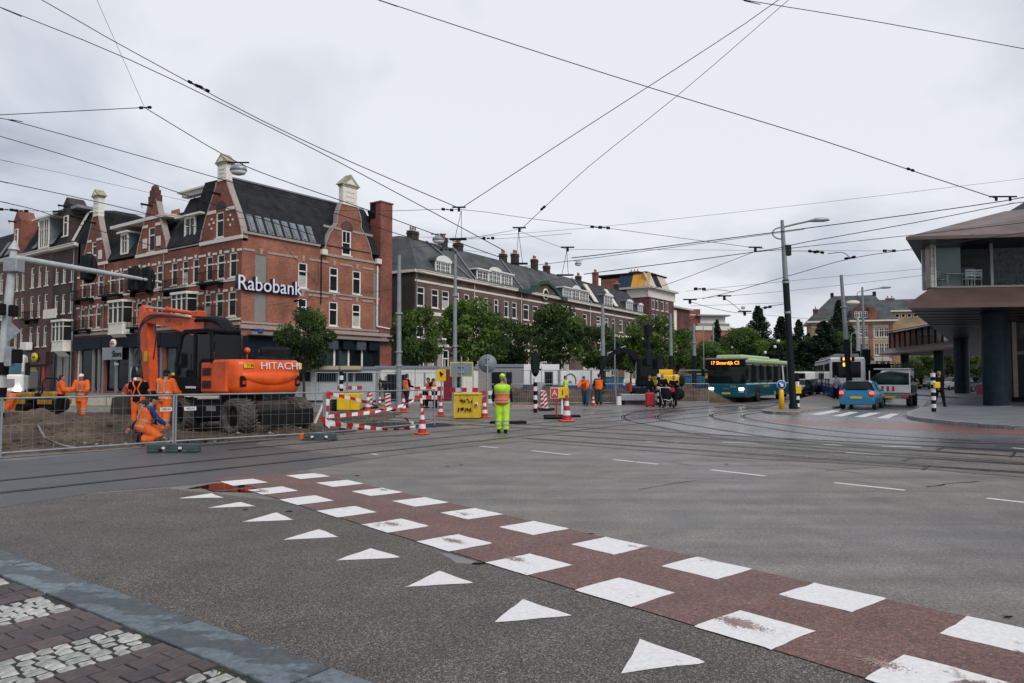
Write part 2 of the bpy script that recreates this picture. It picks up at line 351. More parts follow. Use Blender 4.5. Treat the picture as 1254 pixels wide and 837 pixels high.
# rails: two grooves each, built as dark sunk strips with a bright rail head
M_groove = mat('rail_groove', (0.010, 0.009, 0.009), 0.9, var=0.3, spec=.1)
M_rail = mat('rail_head', (0.20, 0.19, 0.18), 0.3, 0.8, var=0.3, scale=3)
def rail(pts, k=6, wd=0.07, z=0.0165):
 z *= .5
 pts = catmull([Vector((p[0], p[1], 0)) for p in pts], k); m = MB()
 offs = (-wd, -wd * 0.15, wd * 0.55, wd * 1.1); vs = []; fs = []
 for i, p in enumerate(pts):
  d = (pts[min(i + 1, len(pts) - 1)] - pts[max(i - 1, 0)]).normalized(); n = Vector((-d.y, d.x, 0))
  for o in offs: vs.append((p.x + n.x * o, p.y + n.y * o, z))
 a, b = [], []
 for i in range(len(pts) - 1):
  for j in range(3): (b if j == 1 else a).append((i * 4 + j, i * 4 + j + 1, i * 4 + 5 + j, i * 4 + 4 + j))
 m.add(vs, a, 0); m.add(vs, b, 1)
 o = m.build('tram_rail', [M_groove, M_rail]); o['kind'] = 'structure'; return o
nA = Vector((0.79, -0.613, 0)); dA = Vector((0.613, 0.79, 0))
def SA(n, t): return nA * n + dA * t
for n in (-12.05, -13.45, -15.0, -16.4):               # tracks leading to the far right
 rail([SA(n, t) for t in ((-6, 2, 8, 14, 20, 28, 40, 60, 90) if n > -14 else (9, 14, 20, 28, 40, 60, 90))], 3)
nB = Vector((0.632, 0.775, 0)); dB = Vector((0.775, -0.632, 0))
def SB(n, t): return nB * n + dB * t
for n in (15.2, 16.6, 18.15, 19.55):
 rail([SB(n, t) for t in ((14, 8, 3, 0, -4, -8, -12) if n < 17 else (14, 8, 3, 0, -4, -9, -16, -24))], 3, 0.11, 0.0175)
rail([G(1300, 571), G(1100, 557), G(960, 546), G(860, 534), G(811, 524), G(775, 517), G(763, 511.5), G(770, 507.5), G(792, 503.5), G(838, 499.5), G(900, 497.5)], 6)
rail([G(1300, 563), G(1100, 550), G(960, 538), G(870, 525), G(830, 518.7), G(809, 514.5), G(804, 510.5), G(812, 507), G(832, 503), G(870, 500), G(930, 497)], 6)
rail([G(1254, 545), G(1100, 540), G(1000, 533), G(930, 523), G(890, 516), G(872, 511), G(875, 507), G(905, 503), G(940, 499)], 6)
rail([G(1200, 541), G(1060, 532), G(985, 524), G(935, 517), G(912, 512), G(912, 508.5), G(935, 505)], 6)
rail([G(1254, 566), G(1180, 560.5), G(1110, 556)], 3, 0.03)
for a, b in (((1146, 553), (1155, 549)), ((1105, 566), (1117, 561)), ((1130, 576), (1137, 571.5)), ((1238, 561), (1243, 555)), ((1196, 576.5), (1212, 578))):
 rail([G(*a), G(*b)], 1, 0.025, 0.0185)
def scuff(px, py, ax, ay, n, m_, z=.0115):
 c = G(px, py); m = MB(); rr_ = random.Random(int(px))
 for i in range(n):
  t = rr_.gauss(0, .45); q_ = rr_.gauss(0, .45); p = c + ts * t * ax + nlan * q_ * ay; z = rr_.uniform(.0105, .0125); s_ = rr_.uniform(.004, .013) * (1.6 - min(1.2, abs(t) + abs(q_)))
  m.add([p + Vector((s_, 0, z)), p + Vector((-s_ * .5, s_ * .8, z)), p + Vector((-s_ * .7, -s_ * .5, z))], [(0, 1, 2)])
 m.build('tyre_scuff', m_, kind='stuff')
M_scuf = mat('scuff', (.36, .25, .22), .7, var=.3)
for a in ((905, 765, .26, .12, 900), (1074, 813, .22, .10, 420), (630, 686, .22, .10, 260), (555, 664, .24, .09, 420), (480, 643, .22, .10, 300), (470, 601, .2, .08, 160), (390, 581, .2, .1, 160)): scuff(*a, M_scuf)
# repaired joints and cracks in the asphalt
def seam(pp, wd=0.012, z=0.0095):
 z *= .5
 rail_pts = catmull([G(*p) for p in pp], 5); m = MB(); vs = []
 for i, p in enumerate(rail_pts):
  d = (rail_pts[min(i + 1, len(rail_pts) - 1)] - rail_pts[max(i - 1, 0)]).normalized(); n = Vector((-d.y, d.x, 0)); w_ = wd * random.uniform(0.4, 1.5); j = n * random.uniform(-1, 1) * wd * 2
  vs += [p + j + n * w_ + Vector((0, 0, z)), p + j - n * w_ + Vector((0, 0, z))]
 m.add(vs, [(2 * i, 2 * i + 1, 2 * i + 3, 2 * i + 2) for i in range(len(rail_pts) - 1)])
 o = m.build('asphalt_crack', M_groove); o['kind'] = 'structure'
seam([(0, 573), (110, 565), (224, 549)], 0.01); seam([(1135, 597), (1165, 592.5), (1200, 590)], 0.015, 0.006); seam([(783, 600), (850, 589), (900, 586)], 0.008, 0.006)
seam([(0, 603), (150, 588), (290, 575)], 0.006); seam([(1010, 577), (1100, 572), (1200, 580)], 0.006, 0.006)
seam([(820, 566), (870, 572), (960, 570), (1060, 581)], 0.007, 0.006)
# puddle
M_puddle = mat('puddle_water', (0.010, 0.009, 0.008), 0.02, var=0, spec=0.4)
sheet('puddle', ragged(GL((228, 599.5), (262, 593), (285, 592.2), (305, 595), (322, 601.5), (306, 603.8), (282, 603), (262, 603), (246, 598.5)), 0.1, 0.03, 3), 0.0175, M_puddle)
sheet('puddle', ragged(GL((536, 677), (552, 679), (596, 692), (560, 690.5)), 0.05, 0.02, 5), 0.0075, mat('damp_film', (0.13, 0.13, 0.135), 0.22, var=0.2, scale=20), label='thin damp film along the edge of the red cycle lane')
# litter and tar spots
for a, b, s_ in ((588, 691, .06), (548, 572, .05), (724, 655, .035), (1235, 757, .04), (688, 706, .04), (354, 627, .05), (437, 583, .05), (565, 570, .04), (890, 569, .05), (300, 625, .04)):
 p = G(a, b); sheet('tar_spot', [p + Vector((math.cos(t) * s_ * random.uniform(.6, 1.4), math.sin(t) * s_ * random.uniform(.3, .8), 0)) for t in [i * .785 for i in range(8)]], 0.0212 if a > 700 and b > 640 else 0.0135, M_groove)
# ---------------------------------------------------------------- near pavement: kerb stones, granite setts, clinkers
nK = Vector((0.589, 0.808, 0)).normalized(); tK = Vector((nK.y, -nK.x, 0))
def K3(t, n, z=0): v = (tK * t + nK * n) * .964; return Vector((v.x, v.y, z))
def stone_mat(name, c0, c1, rough=0.75, wet=False):
 m = bpy.data.materials.new(name); t, b = nodes(m); oi = t.nodes.new('ShaderNodeObjectInfo')
 f = noise(t, 22, 6, coord(t)); c = mixc(t, oi.outputs['Random'], c0, c1); c = mixc(t, 1.0, c, ramp(t, f, (0.62,) * 3, (1.25,) * 3), 'MULTIPLY')
 if wet:
  v = t.nodes.new('ShaderNodeMapping'); v.inputs['Scale'].default_value = (1.0, 1.9, 1); v.inputs['Rotation'].default_value = (0, 0, R(55)); t.links.new(coord(t), v.inputs[0])
  f2 = noise(t, 1.3, 8, v.outputs[0], 0.68); wm = ramp(t, f2, (0, 0, 0), (1, 1, 1), 0.49, 0.515)
  c = mixc(t, wm, c, mixc(t, 1.0, c, (2.3, 2.3, 2.3), 'MULTIPLY')); t.links.new(c, b.inputs['Base Color'])
  rr = t.nodes.new('ShaderNodeMapRange'); t.links.new(wm, rr.inputs[0]); rr.inputs[3].default_value = 0.5; rr.inputs[4].default_value = 0.7; t.links.new(rr.outputs[0], b.inputs['Roughness'])
 else: t.links.new(c, b.inputs['Base Color']); b.inputs['Roughness'].default_value = rough
 bump(t, b, f, 0.35, 0.006); return m
M_sett = stone_mat('granite_sett', (0.36, 0.37, 0.34), (0.58, 0.58, 0.54)); M_clink = stone_mat('clinker', (0.050, 0.040, 0.041), (0.115, 0.080, 0.073), 0.55)
M_kerb = stone_mat('bluestone_kerb', (0.062, 0.076, 0.086), (0.085, 0.10, 0.11), wet=True)
M_joint = mat('joint_sand', (0.035, 0.034, 0.028), 0.95, var=0.6, scale=30, bmp=0.5)
M_moss = mat('moss', (0.06, 0.10, 0.02), 0.95, var=0.5, scale=40)
pave = MB(); pave.prism([K3(-30, -25, -0.1), K3(20, -25, -0.1), K3(20, 2.44, -0.1), K3(-30, 2.44, -0.1)], (0, 0, 0.155)); pave = struct(pave.build('pavement', M_joint))
def stone(name, pts, z0, z1, m, parent, cx=0.012, kind=None):
 c = sum(pts, Vector()) / len(pts); n = len(pts)
 mid = [p - c for p in pts]; top = [(p - c) * (1 - cx / max((p - c).length, .01) * 1.0) for p in pts]
 mb = MB(); mb.add([(p.x, p.y, z0) for p in mid] + [(p.x, p.y, z1 - cx * 0.8) for p in mid] + [(p.x, p.y, z1) for p in top],
           [(i, (i + 1) % n, n + (i + 1) % n, n + i) for i in range(n)] + [(n + i, n + (i + 1) % n, 2 * n + (i + 1) % n, 2 * n + i) for i in range(n)] + [tuple(range(2 * n, 3 * n))])
 return mb, c
# kerb stones
edges = [-12.4, -11.1, -9.9, -8.6, -7.3, -6.18, -4.66, -3.3, -1.9, -0.5, 0.9, 2.3, 3.7]
for a, b in zip(edges[:-1], edges[1:]):
 mb, c = stone('kerb_stone', [K3(a + .009, 2.445), K3(b - .009, 2.445), K3(b - .009, 2.78), K3(a + .009, 2.78)], -0.1, 0.068, M_kerb, pave, 0.01)
 mb.build('kerb_stone', M_kerb, pave, (c.x, c.y, 0))
# dark ragged line where road meets kerb
sheet('gutter_strip', ragged([K3(-13, 2.78), K3(4, 2.78), K3(4, 2.86), K3(-13, 2.85)], 0.1, 0.05, 9), 0.0075, mat('gutter_dark', (0.03, 0.028, 0.025), 0.9, var=0.6, scale=60))
setts = 0; stuff_s = MB()
bands = [(-9.04, 'b'), (-8.46, 's'), (-7.87, 'b'), (-7.29, 's'), (-6.7, 'b'), (-6.12, 's'), (-5.6, 'b'), (-4.93, 's'), (-4.45, 'b'), (-3.84, 's'), (-3.3, 'b'), (-2.7, 's'), (-2.15, 'b'), (-1.55, 'x')]
rs = random.Random(3); sprites = []
for (t0, kd), (t1, _) in zip(bands[:-1], bands[1:]):
 if kd == 's':
  rows = 5; rw = (t1 - t0) / rows
  for r_ in range(rows):
   n = 2.43 - rs.uniform(0, .05)
   while n > 0.3:
    ln = rs.uniform(0.085, 0.15); q = []
    a0, a1, b0, b1 = t0 + r_ * rw, t0 + (r_ + 1) * rw, n - ln, n; g = 0.007
    base = [(a0 + g, b0 + g), ((a0 + a1) / 2, b0 + g * .4), (a1 - g, b0 + g), (a1 - g * .3, (b0 + b1) / 2), (a1 - g, b1 - g), ((a0 + a1) / 2, b1 - g * .4), (a0 + g, b1 - g), (a0 + g * .3, (b0 + b1) / 2)]
    pts = [K3(a + rs.uniform(-.008, .008), b + rs.uniform(-.009, .009)) for a, b in base]
    sprites.append((pts, 's', b0)); n -= ln
 else:
  rows = 4; rw = (t1 - t0) / rows
  for r_ in range(rows):
   n = 2.43 - (r_ % 2) * 0.1 + 0.0; first = (r_ % 2) == 1
   if first: sprites.append(([K3(t0 + r_ * rw + .004, 2.334), K3(t0 + (r_ + 1) * rw - .004, 2.334), K3(t0 + (r_ + 1) * rw - .004, 2.43), K3(t0 + r_ * rw + .004, 2.43)], 'b', 2.334))
   while n > 0.3:
    ln = 0.205; j = [rs.uniform(-.003, .003) for _ in range(8)]
    a0, a1, b0, b1 = t0 + r_ * rw + .005, t0 + (r_ + 1) * rw - .005, n - ln + .005, n - .004
    sprites.append(([K3(a0 + j[0], b0 + j[1]), K3(a1 + j[2], b0 + j[3]), K3(a1 + j[4], b1 + j[5]), K3(a0 + j[6], b1 + j[7])], 'b', b0)); n -= ln
def near(sp): c = sum(sp[0], Vector()) / len(sp[0]); return (c - Vector((-2.6, 4.6, 0))).length
for kd, nm, m in (('s', 'granite_sett', M_sett), ('b', 'clinker_brick', M_clink)):
 ss = sorted([s_ for s_ in sprites if s_[1] == kd], key=near); rest = MB()
 for i, (pts, _, _) in enumerate(ss):
  h = 0.062 + rs.uniform(-.006, .006) if kd == 's' else 0.064 + rs.uniform(-.0025, .0025)
  mb, c = stone(nm, pts, 0.03, h, m, pave, 0.014 if kd == 's' else 0.005)
  if i < 298: mb.build(nm, m, pave, (c.x, c.y, 0))
  else: rest.add([(v[0] + c.x, v[1] + c.y, v[2]) for v in mb.v], mb.f)
 if rest.v: o = rest.build(nm, m, pave); o['kind'] = 'stuff'
ms = MB()
for a, b, q in ((44, 784, .05), (30, 770, .03), (272, 820, .04), (182, 775, .03)):
 p = G(a, b, 0.06)
 for _ in range(30): c = p + Vector((rs.gauss(0, q), rs.gauss(0, q), -0.004)); ms.ball(c, rs.uniform(.004, .009), 5, 3)
o = ms.build('moss', M_moss, pave); o['kind'] = 'stuff'
# ---------------------------------------------------------------- dug up soil behind the fence
M_soil = bpy.data.materials.new('soil'); t, b = nodes(M_soil)
c = ramp(t, noise(t, 0.6, 8, rough=0.65), (0.045, 0.030, 0.020), (0.16, 0.112, 0.074), 0.36, 0.66); c = mixc(t, 1.0, c, ramp(t, noise(t, 9, 6), (0.55,) * 3, (1.3,) * 3), 'MULTIPLY')
t.links.new(c, b.inputs['Base Color']); b.inputs['Roughness'].default_value = 0.95; bump(t, b, noise(t, 14, 8), 0.8, 0.05)
bumps = [(-13.4, 20.4, 2.2, 1.4, .34), (-10.9, 19.8, 1.1, 1.0, .42), (-15.5, 23, 2.2, 2.0, .45), (-12.2, 23.4, 1.6, 1.2, .3), (-6.9, 20.75, 1.3, .45, .30), (-8.9, 20.5, 1.1, 1.2, -.08), (-17.5, 17.5, 1.4, .8, .25), (-18, 20.5, 2, 1, -.25), (-5.6, 22.6, .8, .8, .12)]
def soil_h(x, y):
 p = Vector((x, y, 0)); h = 0.06 + 0.09 * mnoise.noise(p * 0.7) + 0.05 * mnoise.noise(p * 2.1) + 0.035 * mnoise.noise(p * 5.3)
 for bx, by, sx, sy, hh in bumps: h += hh * math.exp(-((x - bx) / sx) ** 2 - ((y - by) / sy) ** 2) * (1 + 0.5 * mnoise.noise(p * 1.9 + Vector((bx, 0, 0))))
 return h
f0, f1, f2 = G(0, 560), G(213, 546.5), G(400, 533)
def fence_y(x):
 if x < f1.x: return f1.y + (x - f1.x) * (f1.y - f0.y) / (f1.x - f0.x)
 return f1.y + (x - f1.x) * (f2.y - f1.y) / (f2.x - f1.x)
nx, ny = 210, 120; x0, x1, y0, y1 = -30.0, -4.2, 9.5, 33.0; vs = []; fs = []
for j in range(ny + 1):
 for i in range(nx + 1):
  x = x0 + (x1 - x0) * i / nx; y = y0 + (y1 - y0) * j / ny
  d = min(y - fence_y(x) - 0.12 + 0.12 * mnoise.noise(Vector((x * 2, y * 2, 0))), (x1 - x) - 0.3 + .3 * mnoise.noise(Vector((x, y, 3))), y1 - y, x - x0)
  s_ = max(0.0, min(1.0, d / 0.5)); s_ = s_ * s_ * (3 - 2 * s_)
  vs.append((x, y, -0.06 + s_ * (max(soil_h(x, y), -.2) + 0.06)))
for j in range(ny):
 for i in range(nx):
  a = j * (nx + 1) + i
  if max(vs[q][2] for q in (a, a + 1, a + nx + 1, a + nx + 2)) > -0.055: fs.append((a, a + 1, a + nx + 2, a + nx + 1))
m = MB(); m.add(vs, fs, 0, True); struct(m.build('soil', M_soil))
m = MB()
for i in range(900):
 x = random.uniform(-19, -4.6); y = fence_y(x) + 0.3 + random.random() ** 1.5 * 8; r_ = random.uniform(.012, .05) * (2.0 if random.random() < .05 else 1)
 m.ball((x, y, soil_h(x, y) + r_ * .2), (r_ * random.uniform(.8, 1.4), r_, r_ * .7), 6, 4)
m.build('soil_clods', M_soil, kind='stuff')
m = MB()
for i in range(34):
 x = random.uniform(-10.5, -6); y = fence_y(x) + random.uniform(.25, 2.2); r_ = random.uniform(.015, .05); m.ball((x, y, soil_h(x, y) + r_ * .3), (r_ * 1.3, r_, r_ * .7), 6, 4)
m.build('rubble', mat('pale_rubble', (.30, .28, .25), .9, var=.3), kind='stuff')
def farmound(label, px, Y, wd, dp, h, m_=M_soil):
 c = P(px, 461, Y); nn = 26; vs = []; fs = []
 for j in range(nn + 1):
  for i in range(nn + 1):
   a, b = (i / nn * 2 - 1), (j / nn * 2 - 1); q = max(0, 1 - a ** 4 * .9 - b * b); n_ = mnoise.noise(Vector((a * 3 + px, b * 2, 0))) + .5 * mnoise.noise(Vector((a * 9 + px, b * 6, 0)))
   vs.append((a * wd, b * dp, -0.03 + q * h * (1 + .45 * n_)))
 for j in range(nn):
  for i in range(nn): a = j * (nn + 1) + i; fs.append((a, a + 1, a + nn + 2, a + nn + 1))
 m = MB(); m.add(vs, fs, 0, True); o = m.build('soil_mound', m_, loc=(c.x, c.y, 0)); struct(o)
farmound('', 665, 44, 2.6, 1.6, 1.0); farmound('', 635, 46, 2.4, 1.4, .85); farmound('', 720, 45, 3.2, 1.5, .75); farmound('', 765, 46, 2.2, 1.4, .8); farmound('', 850, 47, 2.6, 1.5, .9); farmound('', 872, 50, 3, 1.5, .6, mat('grey_gravel', (.3, .29, .27), .9, var=.4, scale=3, bmp=.5))
farmound('', 625, 40, 2.0, 1.0, .12, mat('red_sand', (.30, .19, .13), .95, var=.3))
# flat dark sheet painting the shade inside a dug hole by the tape
sheet('trench_shade', ragged(GL((418, 521), (470, 517.5), (545, 519), (560, 522), (500, 525), (440, 524.5)), .1, .04), 0.021, mat('hole_shade_dark', (.012, .011, .01), .95, var=.5))
# ---------------------------------------------------------------- right hand pavement, island
def slab_area(name, px, z, m, side=None, rag=0):
 mb = MB(); mb.prism([Vector((p.x, p.y, -0.05)) for p in (ragged(px, amp=rag) if rag else px)], (0, 0, z + 0.05)); o = mb.build(name, m); return struct(o)
M_tiles = bpy.data.materials.new('pavement_tiles'); t, b = nodes(M_tiles)
br = t.nodes.new('ShaderNodeTexBrick'); mpg = t.nodes.new('ShaderNodeMapping'); mpg.inputs['Rotation'].default_value = (0, 0, R(8)); t.links.new(coord(t), mpg.inputs[0]); t.links.new(mpg.outputs[0], br.inputs['Vector'])
br.inputs['Brick Width'].default_value = .6; br.inputs['Row Height'].default_value = .4; br.inputs['Scale'].default_value = 1; br.inputs['Mortar Size'].default_value = .008
br.inputs['Color1'].default_value = (.17, .185, .20, 1); br.inputs['Color2'].default_value = (.21, .225, .235, 1); br.inputs['Mortar'].default_value = (.08, .085, .09, 1)
c = mixc(t, 1.0, br.outputs[0], ramp(t, noise(t, .5, 6), (.75,) * 3, (1.15,) * 3), 'MULTIPLY'); t.links.new(c, b.inputs['Base Color']); b.inputs['Roughness'].default_value = .5; bump(t, b, br.outputs['Fac'], -.3, .004)
kp = catmull([G(1169, 491), G(1141, 499.5), G(1117, 506.5), G(1111.5, 511), G(1117, 514.5), G(1135, 516.8), G(1161, 520.2), G(1202, 523.6), G(1254, 527), Vector((24, 14.4, 0)), Vector((30, 11, 0))], 4)
rpave = slab_area('pavement', kp + [Vector((60, 11, 0)), Vector((90, 160, 0)), Vector((48, 110, 0)), Vector((34, 60, 0)), G(1180, 489)], 0.12, M_tiles)
M_kerb2 = mat('granite_kerb', (.26, .26, .26), .6, var=.25)
def kerb_run(pts, z=.125, wd=.16, parent=None, m_=None, seg=1.0):
 # cut the run into kerb stones
 out_ = []; acc = [pts[0]]; d = 0
 for a, b in zip(pts[:-1], pts[1:]):
  L_ = (b - a).length; q = max(1, int(L_ / .25))
  for i in range(1, q + 1): out_.append(a + (b - a) * i / q)
 run = [pts[0]] + out_; i = 0
 while i < len(run) - 1:
  j = i
  while j < len(run) - 1 and (run[j] - run[i]).length < seg: j += 1
  a, b = run[i], run[j]; u = (b - a).normalized(); n = Vector((-u.y, u.x, 0)) * wd; g = u * .006
  mb, c = stone('kerb_stone', [a + g - n * .25, b - g - n * .25, b - g + n * .75, a + g + n * .75], -.05, z, None, None, .015)
  mb.build('kerb_stone', m_ or M_kerb2, parent, (c.x, c.y, 0)); i = j
kerb_run(kp, .13, .18, rpave)
isl = catmull([G(934, 504.6), G(937, 506.6), G(955, 507.8), G(976, 508), G(984, 505.2), G(1012, 502.3), G(1033, 499), G(1031, 496)], 3)
M_isl = mat('island_paving', (.19, .165, .14), .6, var=.3, scale=4)
island = slab_area('traffic_island', isl + [G(1036, 487), G(1000, 484), G(985, 489), G(960, 497)], .11, M_isl)
kerb_run(isl, .12, .16, island)
# ================================================================ BUILDINGS
M_brick_r = brick('red_brick', (0.34, 0.088, 0.046), (0.20, 0.058, 0.040), (0.20, 0.13, 0.10))
M_brick_o = brick('orange_brick', (0.43, 0.140, 0.070), (0.28, 0.092, 0.052), (0.27, 0.18, 0.14))
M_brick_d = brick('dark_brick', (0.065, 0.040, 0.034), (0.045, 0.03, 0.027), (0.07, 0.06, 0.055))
M_brick_m = brick('purple_brown_brick', (0.15, 0.062, 0.05), (0.10, 0.045, 0.038), (0.12, 0.09, 0.08))
M_brick_b = brick('brown_brick', (0.155, 0.085, 0.063), (0.11, 0.064, 0.052), (0.16, 0.13, 0.11))
M_brick_y = brick('yellow_brick', (0.55, 0.38, 0.20), (0.42, 0.29, 0.16), (0.35, 0.28, 0.2))
M_slate = mat('roof_slate', (0.022, 0.024, 0.026), 0.85, var=0.5, scale=1.1, spec=0.25)
M_slate_g = mat('grey_slate', (0.085, 0.095, 0.098), 0.85, var=0.4, scale=.5, spec=0.25)
M_lead = mat('lead_flashing', (0.22, 0.24, 0.26), 0.5, var=0.2)
M_shop = mat('shopfront_navy', (0.010, 0.016, 0.026), 0.55, var=0.3, spec=.12)
M_panel = mat('grey_panel', (0.24, 0.235, 0.225), 0.6, var=0.12)
M_trim = mat('white_stone_trim', (0.74, 0.70, 0.62), 0.7, var=0.12)
M_gtrim = mat('grey_stone_trim', (0.36, 0.31, 0.28), 0.75, var=0.15)
M_terra = mat('clay_pot', (0.30, 0.12, 0.07), 0.8, var=0.3)
M_mossy = mat('mossy_stone', (0.36, 0.35, 0.24), 0.9, var=0.4, scale=3)
def courses(m, h, axis=1):                             # add slate courses to a roof material
 t = m.node_tree; b = t.nodes['Principled BSDF']; wv = t.nodes.new('ShaderNodeTexWave'); wv.wave_type = 'BANDS'; wv.bands_direction = 'Z'; wv.inputs['Scale'].default_value = h; wv.inputs['Distortion'].default_value = .6
 t.links.new(coord(t), wv.inputs['Vector']); bump(t, b, wv.outputs['Fac'], .25, .02)
courses(M_slate, 1.3); courses(M_slate_g, 1.3)
class Side:
 def __init__(s, parent, face, rz=0.0): s.p = parent; s.f = face; s.rz = rz; s.M = Matrix.Rotation(rz, 4, 'Z'); s.cache = {}
 def put(s, mb, name, m, x=0, y=0, z=0, parent=None, **k): return mb.build(name, m, parent or s.p, s.M @ Vector((x, y, z)), s.rz, **k)
 def S(s, px, off=0): return s.f.s(px, off)
 def Z(s, px, py, off=0): return s.f.z(px, py, off)
def wall_holes(mb, x0, x1, z0, z1, holes, y=0.0, depth=0.18, mi=0):
 xs = sorted({x0, x1, *[v for h in holes for v in h[:2] if x0 < v < x1]}); zs = sorted({z0, z1, *[v for h in holes for v in h[2:] if z0 < v < z1]})
 for a, b in zip(xs[:-1], xs[1:]):
  run = None
  for c, d in zip(zs[:-1], zs[1:]):
   mx, mz = (a + b) / 2, (c + d) / 2
   if any(h[0] < mx < h[1] and h[2] < mz < h[3] for h in holes):
    if run: mb.add([(a, y, run[0]), (b, y, run[0]), (b, y, run[1]), (a, y, run[1])], [(0, 1, 2, 3)], mi); run = None
   else: run = (run[0], d) if run else (c, d)
  if run: mb.add([(a, y, run[0]), (b, y, run[0]), (b, y, run[1]), (a, y, run[1])], [(0, 1, 2, 3)], mi)
 for h in holes:
  a, b, c, d = h; e = y + depth
  for q in (((a, y, c), (a, e, c), (a, e, d), (a, y, d)), ((b, y, c), (b, y, d), (b, e, d), (b, e, c)), ((a, y, c), (b, y, c), (b, e, c), (a, e, c)), ((a, y, d), (a, e, d), (b, e, d), (b, y, d))): mb.add(q, [(0, 1, 2, 3)], mi)
WC = {}
def window(side, x0, x1, z0, z1, y=0.0, style='sash', fm=None, pm=None, sill=True, depth=0.16, name='window', curtain=None, sillm=None):
 fm = fm or M_cream; pm = pm or M_pane; w_, h_ = round(x1 - x0, 2), round(z1 - z0, 2); key = (w_, h_, style, fm.name, pm.name, sill, round(y, 2), curtain)
 cx, cz = (x0 + x1) / 2, (z0 + z1) / 2
 if key not in WC:
  f = MB(); a, b = w_ / 2, h_ / 2; t = min(0.13, w_ * .12); d0, d1 = depth - 0.11, depth + 0.02
  for q in (((-a, d0, -b), (-a + t, d1, b)), ((a - t, d0, -b), (a, d1, b)), ((-a + t, d0, -b), (a - t, d1, -b + t)), ((-a + t, d0, b - t), (a - t, d1, b))): f.box(*q)
  e0 = d0 + .012
  if style in ('sash', 'tbar'): zt = b - h_ * .34; f.box((-a + t, e0 - .02, zt - t * .45), (a - t, d1, zt + t * .45))
  if style == 'sash2': f.box((-a + t, e0, -t * .3), (a - t, d1, t * .3)); f.box((-t * .25, e0, 0), (t * .25, d1 - .01, b - t))
  if style in ('tbar', 'cross'):
   zt = b - h_ * .30 if style == 'cross' else b - h_ * .34
   f.box((-t * .4, e0, -b + t), (t * .4, d1 - .01, zt if style == 'tbar' else b - t))
   if style == 'cross': f.box((-a + t, e0 + .006, zt - t * .4), (a - t, d1 - .02, zt + t * .4))
  if style == 'grid':
   f.box((-t * .5, e0 - .01, -b + t), (t * .5, d1, b - t))
   for q in (-.5, .5): f.box((a * q - .015, e0 + .01, -b + t), (a * q + .015, d1 - .02, b - t))
   for q in (-.33, .33): f.box((-a + t, e0 + .004, b * q - .015), (a - t, d1 - .016, b * q + .015))
  if sill: f.box((-a - .08, -0.10, -b - .10), (a + .08, d0, -b), 1)
  f0_ = f
  g = MB(); g.add([(-a + t, d0 + .05, -b + t), (a - t, d0 + .05, -b + t), (a - t, d0 + .05, b - t), (-a + t, d0 + .05, b - t)], [(0, 1, 2, 3)])
  cu = None
  if curtain:
   cu = MB(); top = b - t if curtain == 'full' else (-b + t + (h_ - 2 * t) * .5)
   if curtain == 'side': cu.add([(-a + t, d0 + .04, -b + t), (-a + w_ * .3, d0 + .04, -b + t), (-a + w_ * .25, d0 + .04, b - t), (-a + t, d0 + .04, b - t)], [(0, 1, 2, 3)])
   else: cu.add([(-a + t, d0 + .04, -b + t), (a - t, d0 + .04, -b + t), (a - t, d0 + .04, top), (-a + t, d0 + .04, top)], [(0, 1, 2, 3)])
  o = side.put(f, name, [fm, sillm or M_trim], cx, y, cz); gp = g.build('pane', pm, o); cp = cu.build('curtain', M_curtain, o) if cu else None
  WC[key] = (o.data, gp.data, cp.data if cp else None); return o
 md, gd_, cd = WC[key]; o = place(name, md, side.p, side.M @ Vector((cx, y, cz)), side.rz); place('pane', gd_, o)
 if cd: place('curtain', cd, o)
 return o
wr = random.Random(11)
def rcurt(): return wr.choice([None, None, 'half', None, 'side', None, None, None])
def winrow(side, pxs, zpx, style='sash', fm=None, arch=None, y=0.0, sill=True, z=None, pm=None, curt=True, name='window', sillm=None):
 """windows given by photo columns; heights from two photo rows at a reference column"""
 z0, z1 = z if z else (side.Z(zpx[0], zpx[2]), side.Z(zpx[0], zpx[1])); hs = []
 for a, b in pxs:
  s0, s1 = side.S(a), side.S(b)
  if s1 - s0 < .75: c = (s0 + s1) / 2; s0, s1 = c - .42, c + .42
  window(side, s0, s1, z0, z1, y, style, fm, pm, sill, curtain=rcurt() if curt else None, name=name, sillm=sillm); hs.append((s0, s1, z0, z1))
 return hs
def band(side, x0, x1, z0, z1, m=None, y=-0.06, name='stone_band', d=0.06): return side.put(MB().box((x0, y, z0), (x1, y + d - .003, z1)), name, m or M_trim)
def keystones(side, holes, m=None, h=.32):
 me = None
 for a, b, c, d in holes:
  q = (a + b) / 2
  if me is None: me = side.put(MB().prism([(-.10, -.07, .02), (.10, -.07, .02), (.14, -.07, h), (-.14, -.07, h)], (0, .067, 0)), 'keystone', m or M_trim, q, 0, d).data
  else: place('keystone', me, side.p, side.M @ Vector((q, 0, d)), side.rz)
def blocks(side, holes, zs, m=None, wd=.20, h=.14):     # pale toothing blocks beside each window
 me = None
 for a, b, c, d in holes:
  for z in zs:
   zz = c + (d - c) * z
   for x in (a - wd, b):
    if me is None: me = side.put(MB().box((0, -.05, -h / 2), (wd, -.003, h / 2)), 'stone_block', m or M_trim, x, 0, zz).data
    else: place('stone_block', me, side.p, side.M @ Vector((x, 0, zz)), side.rz)
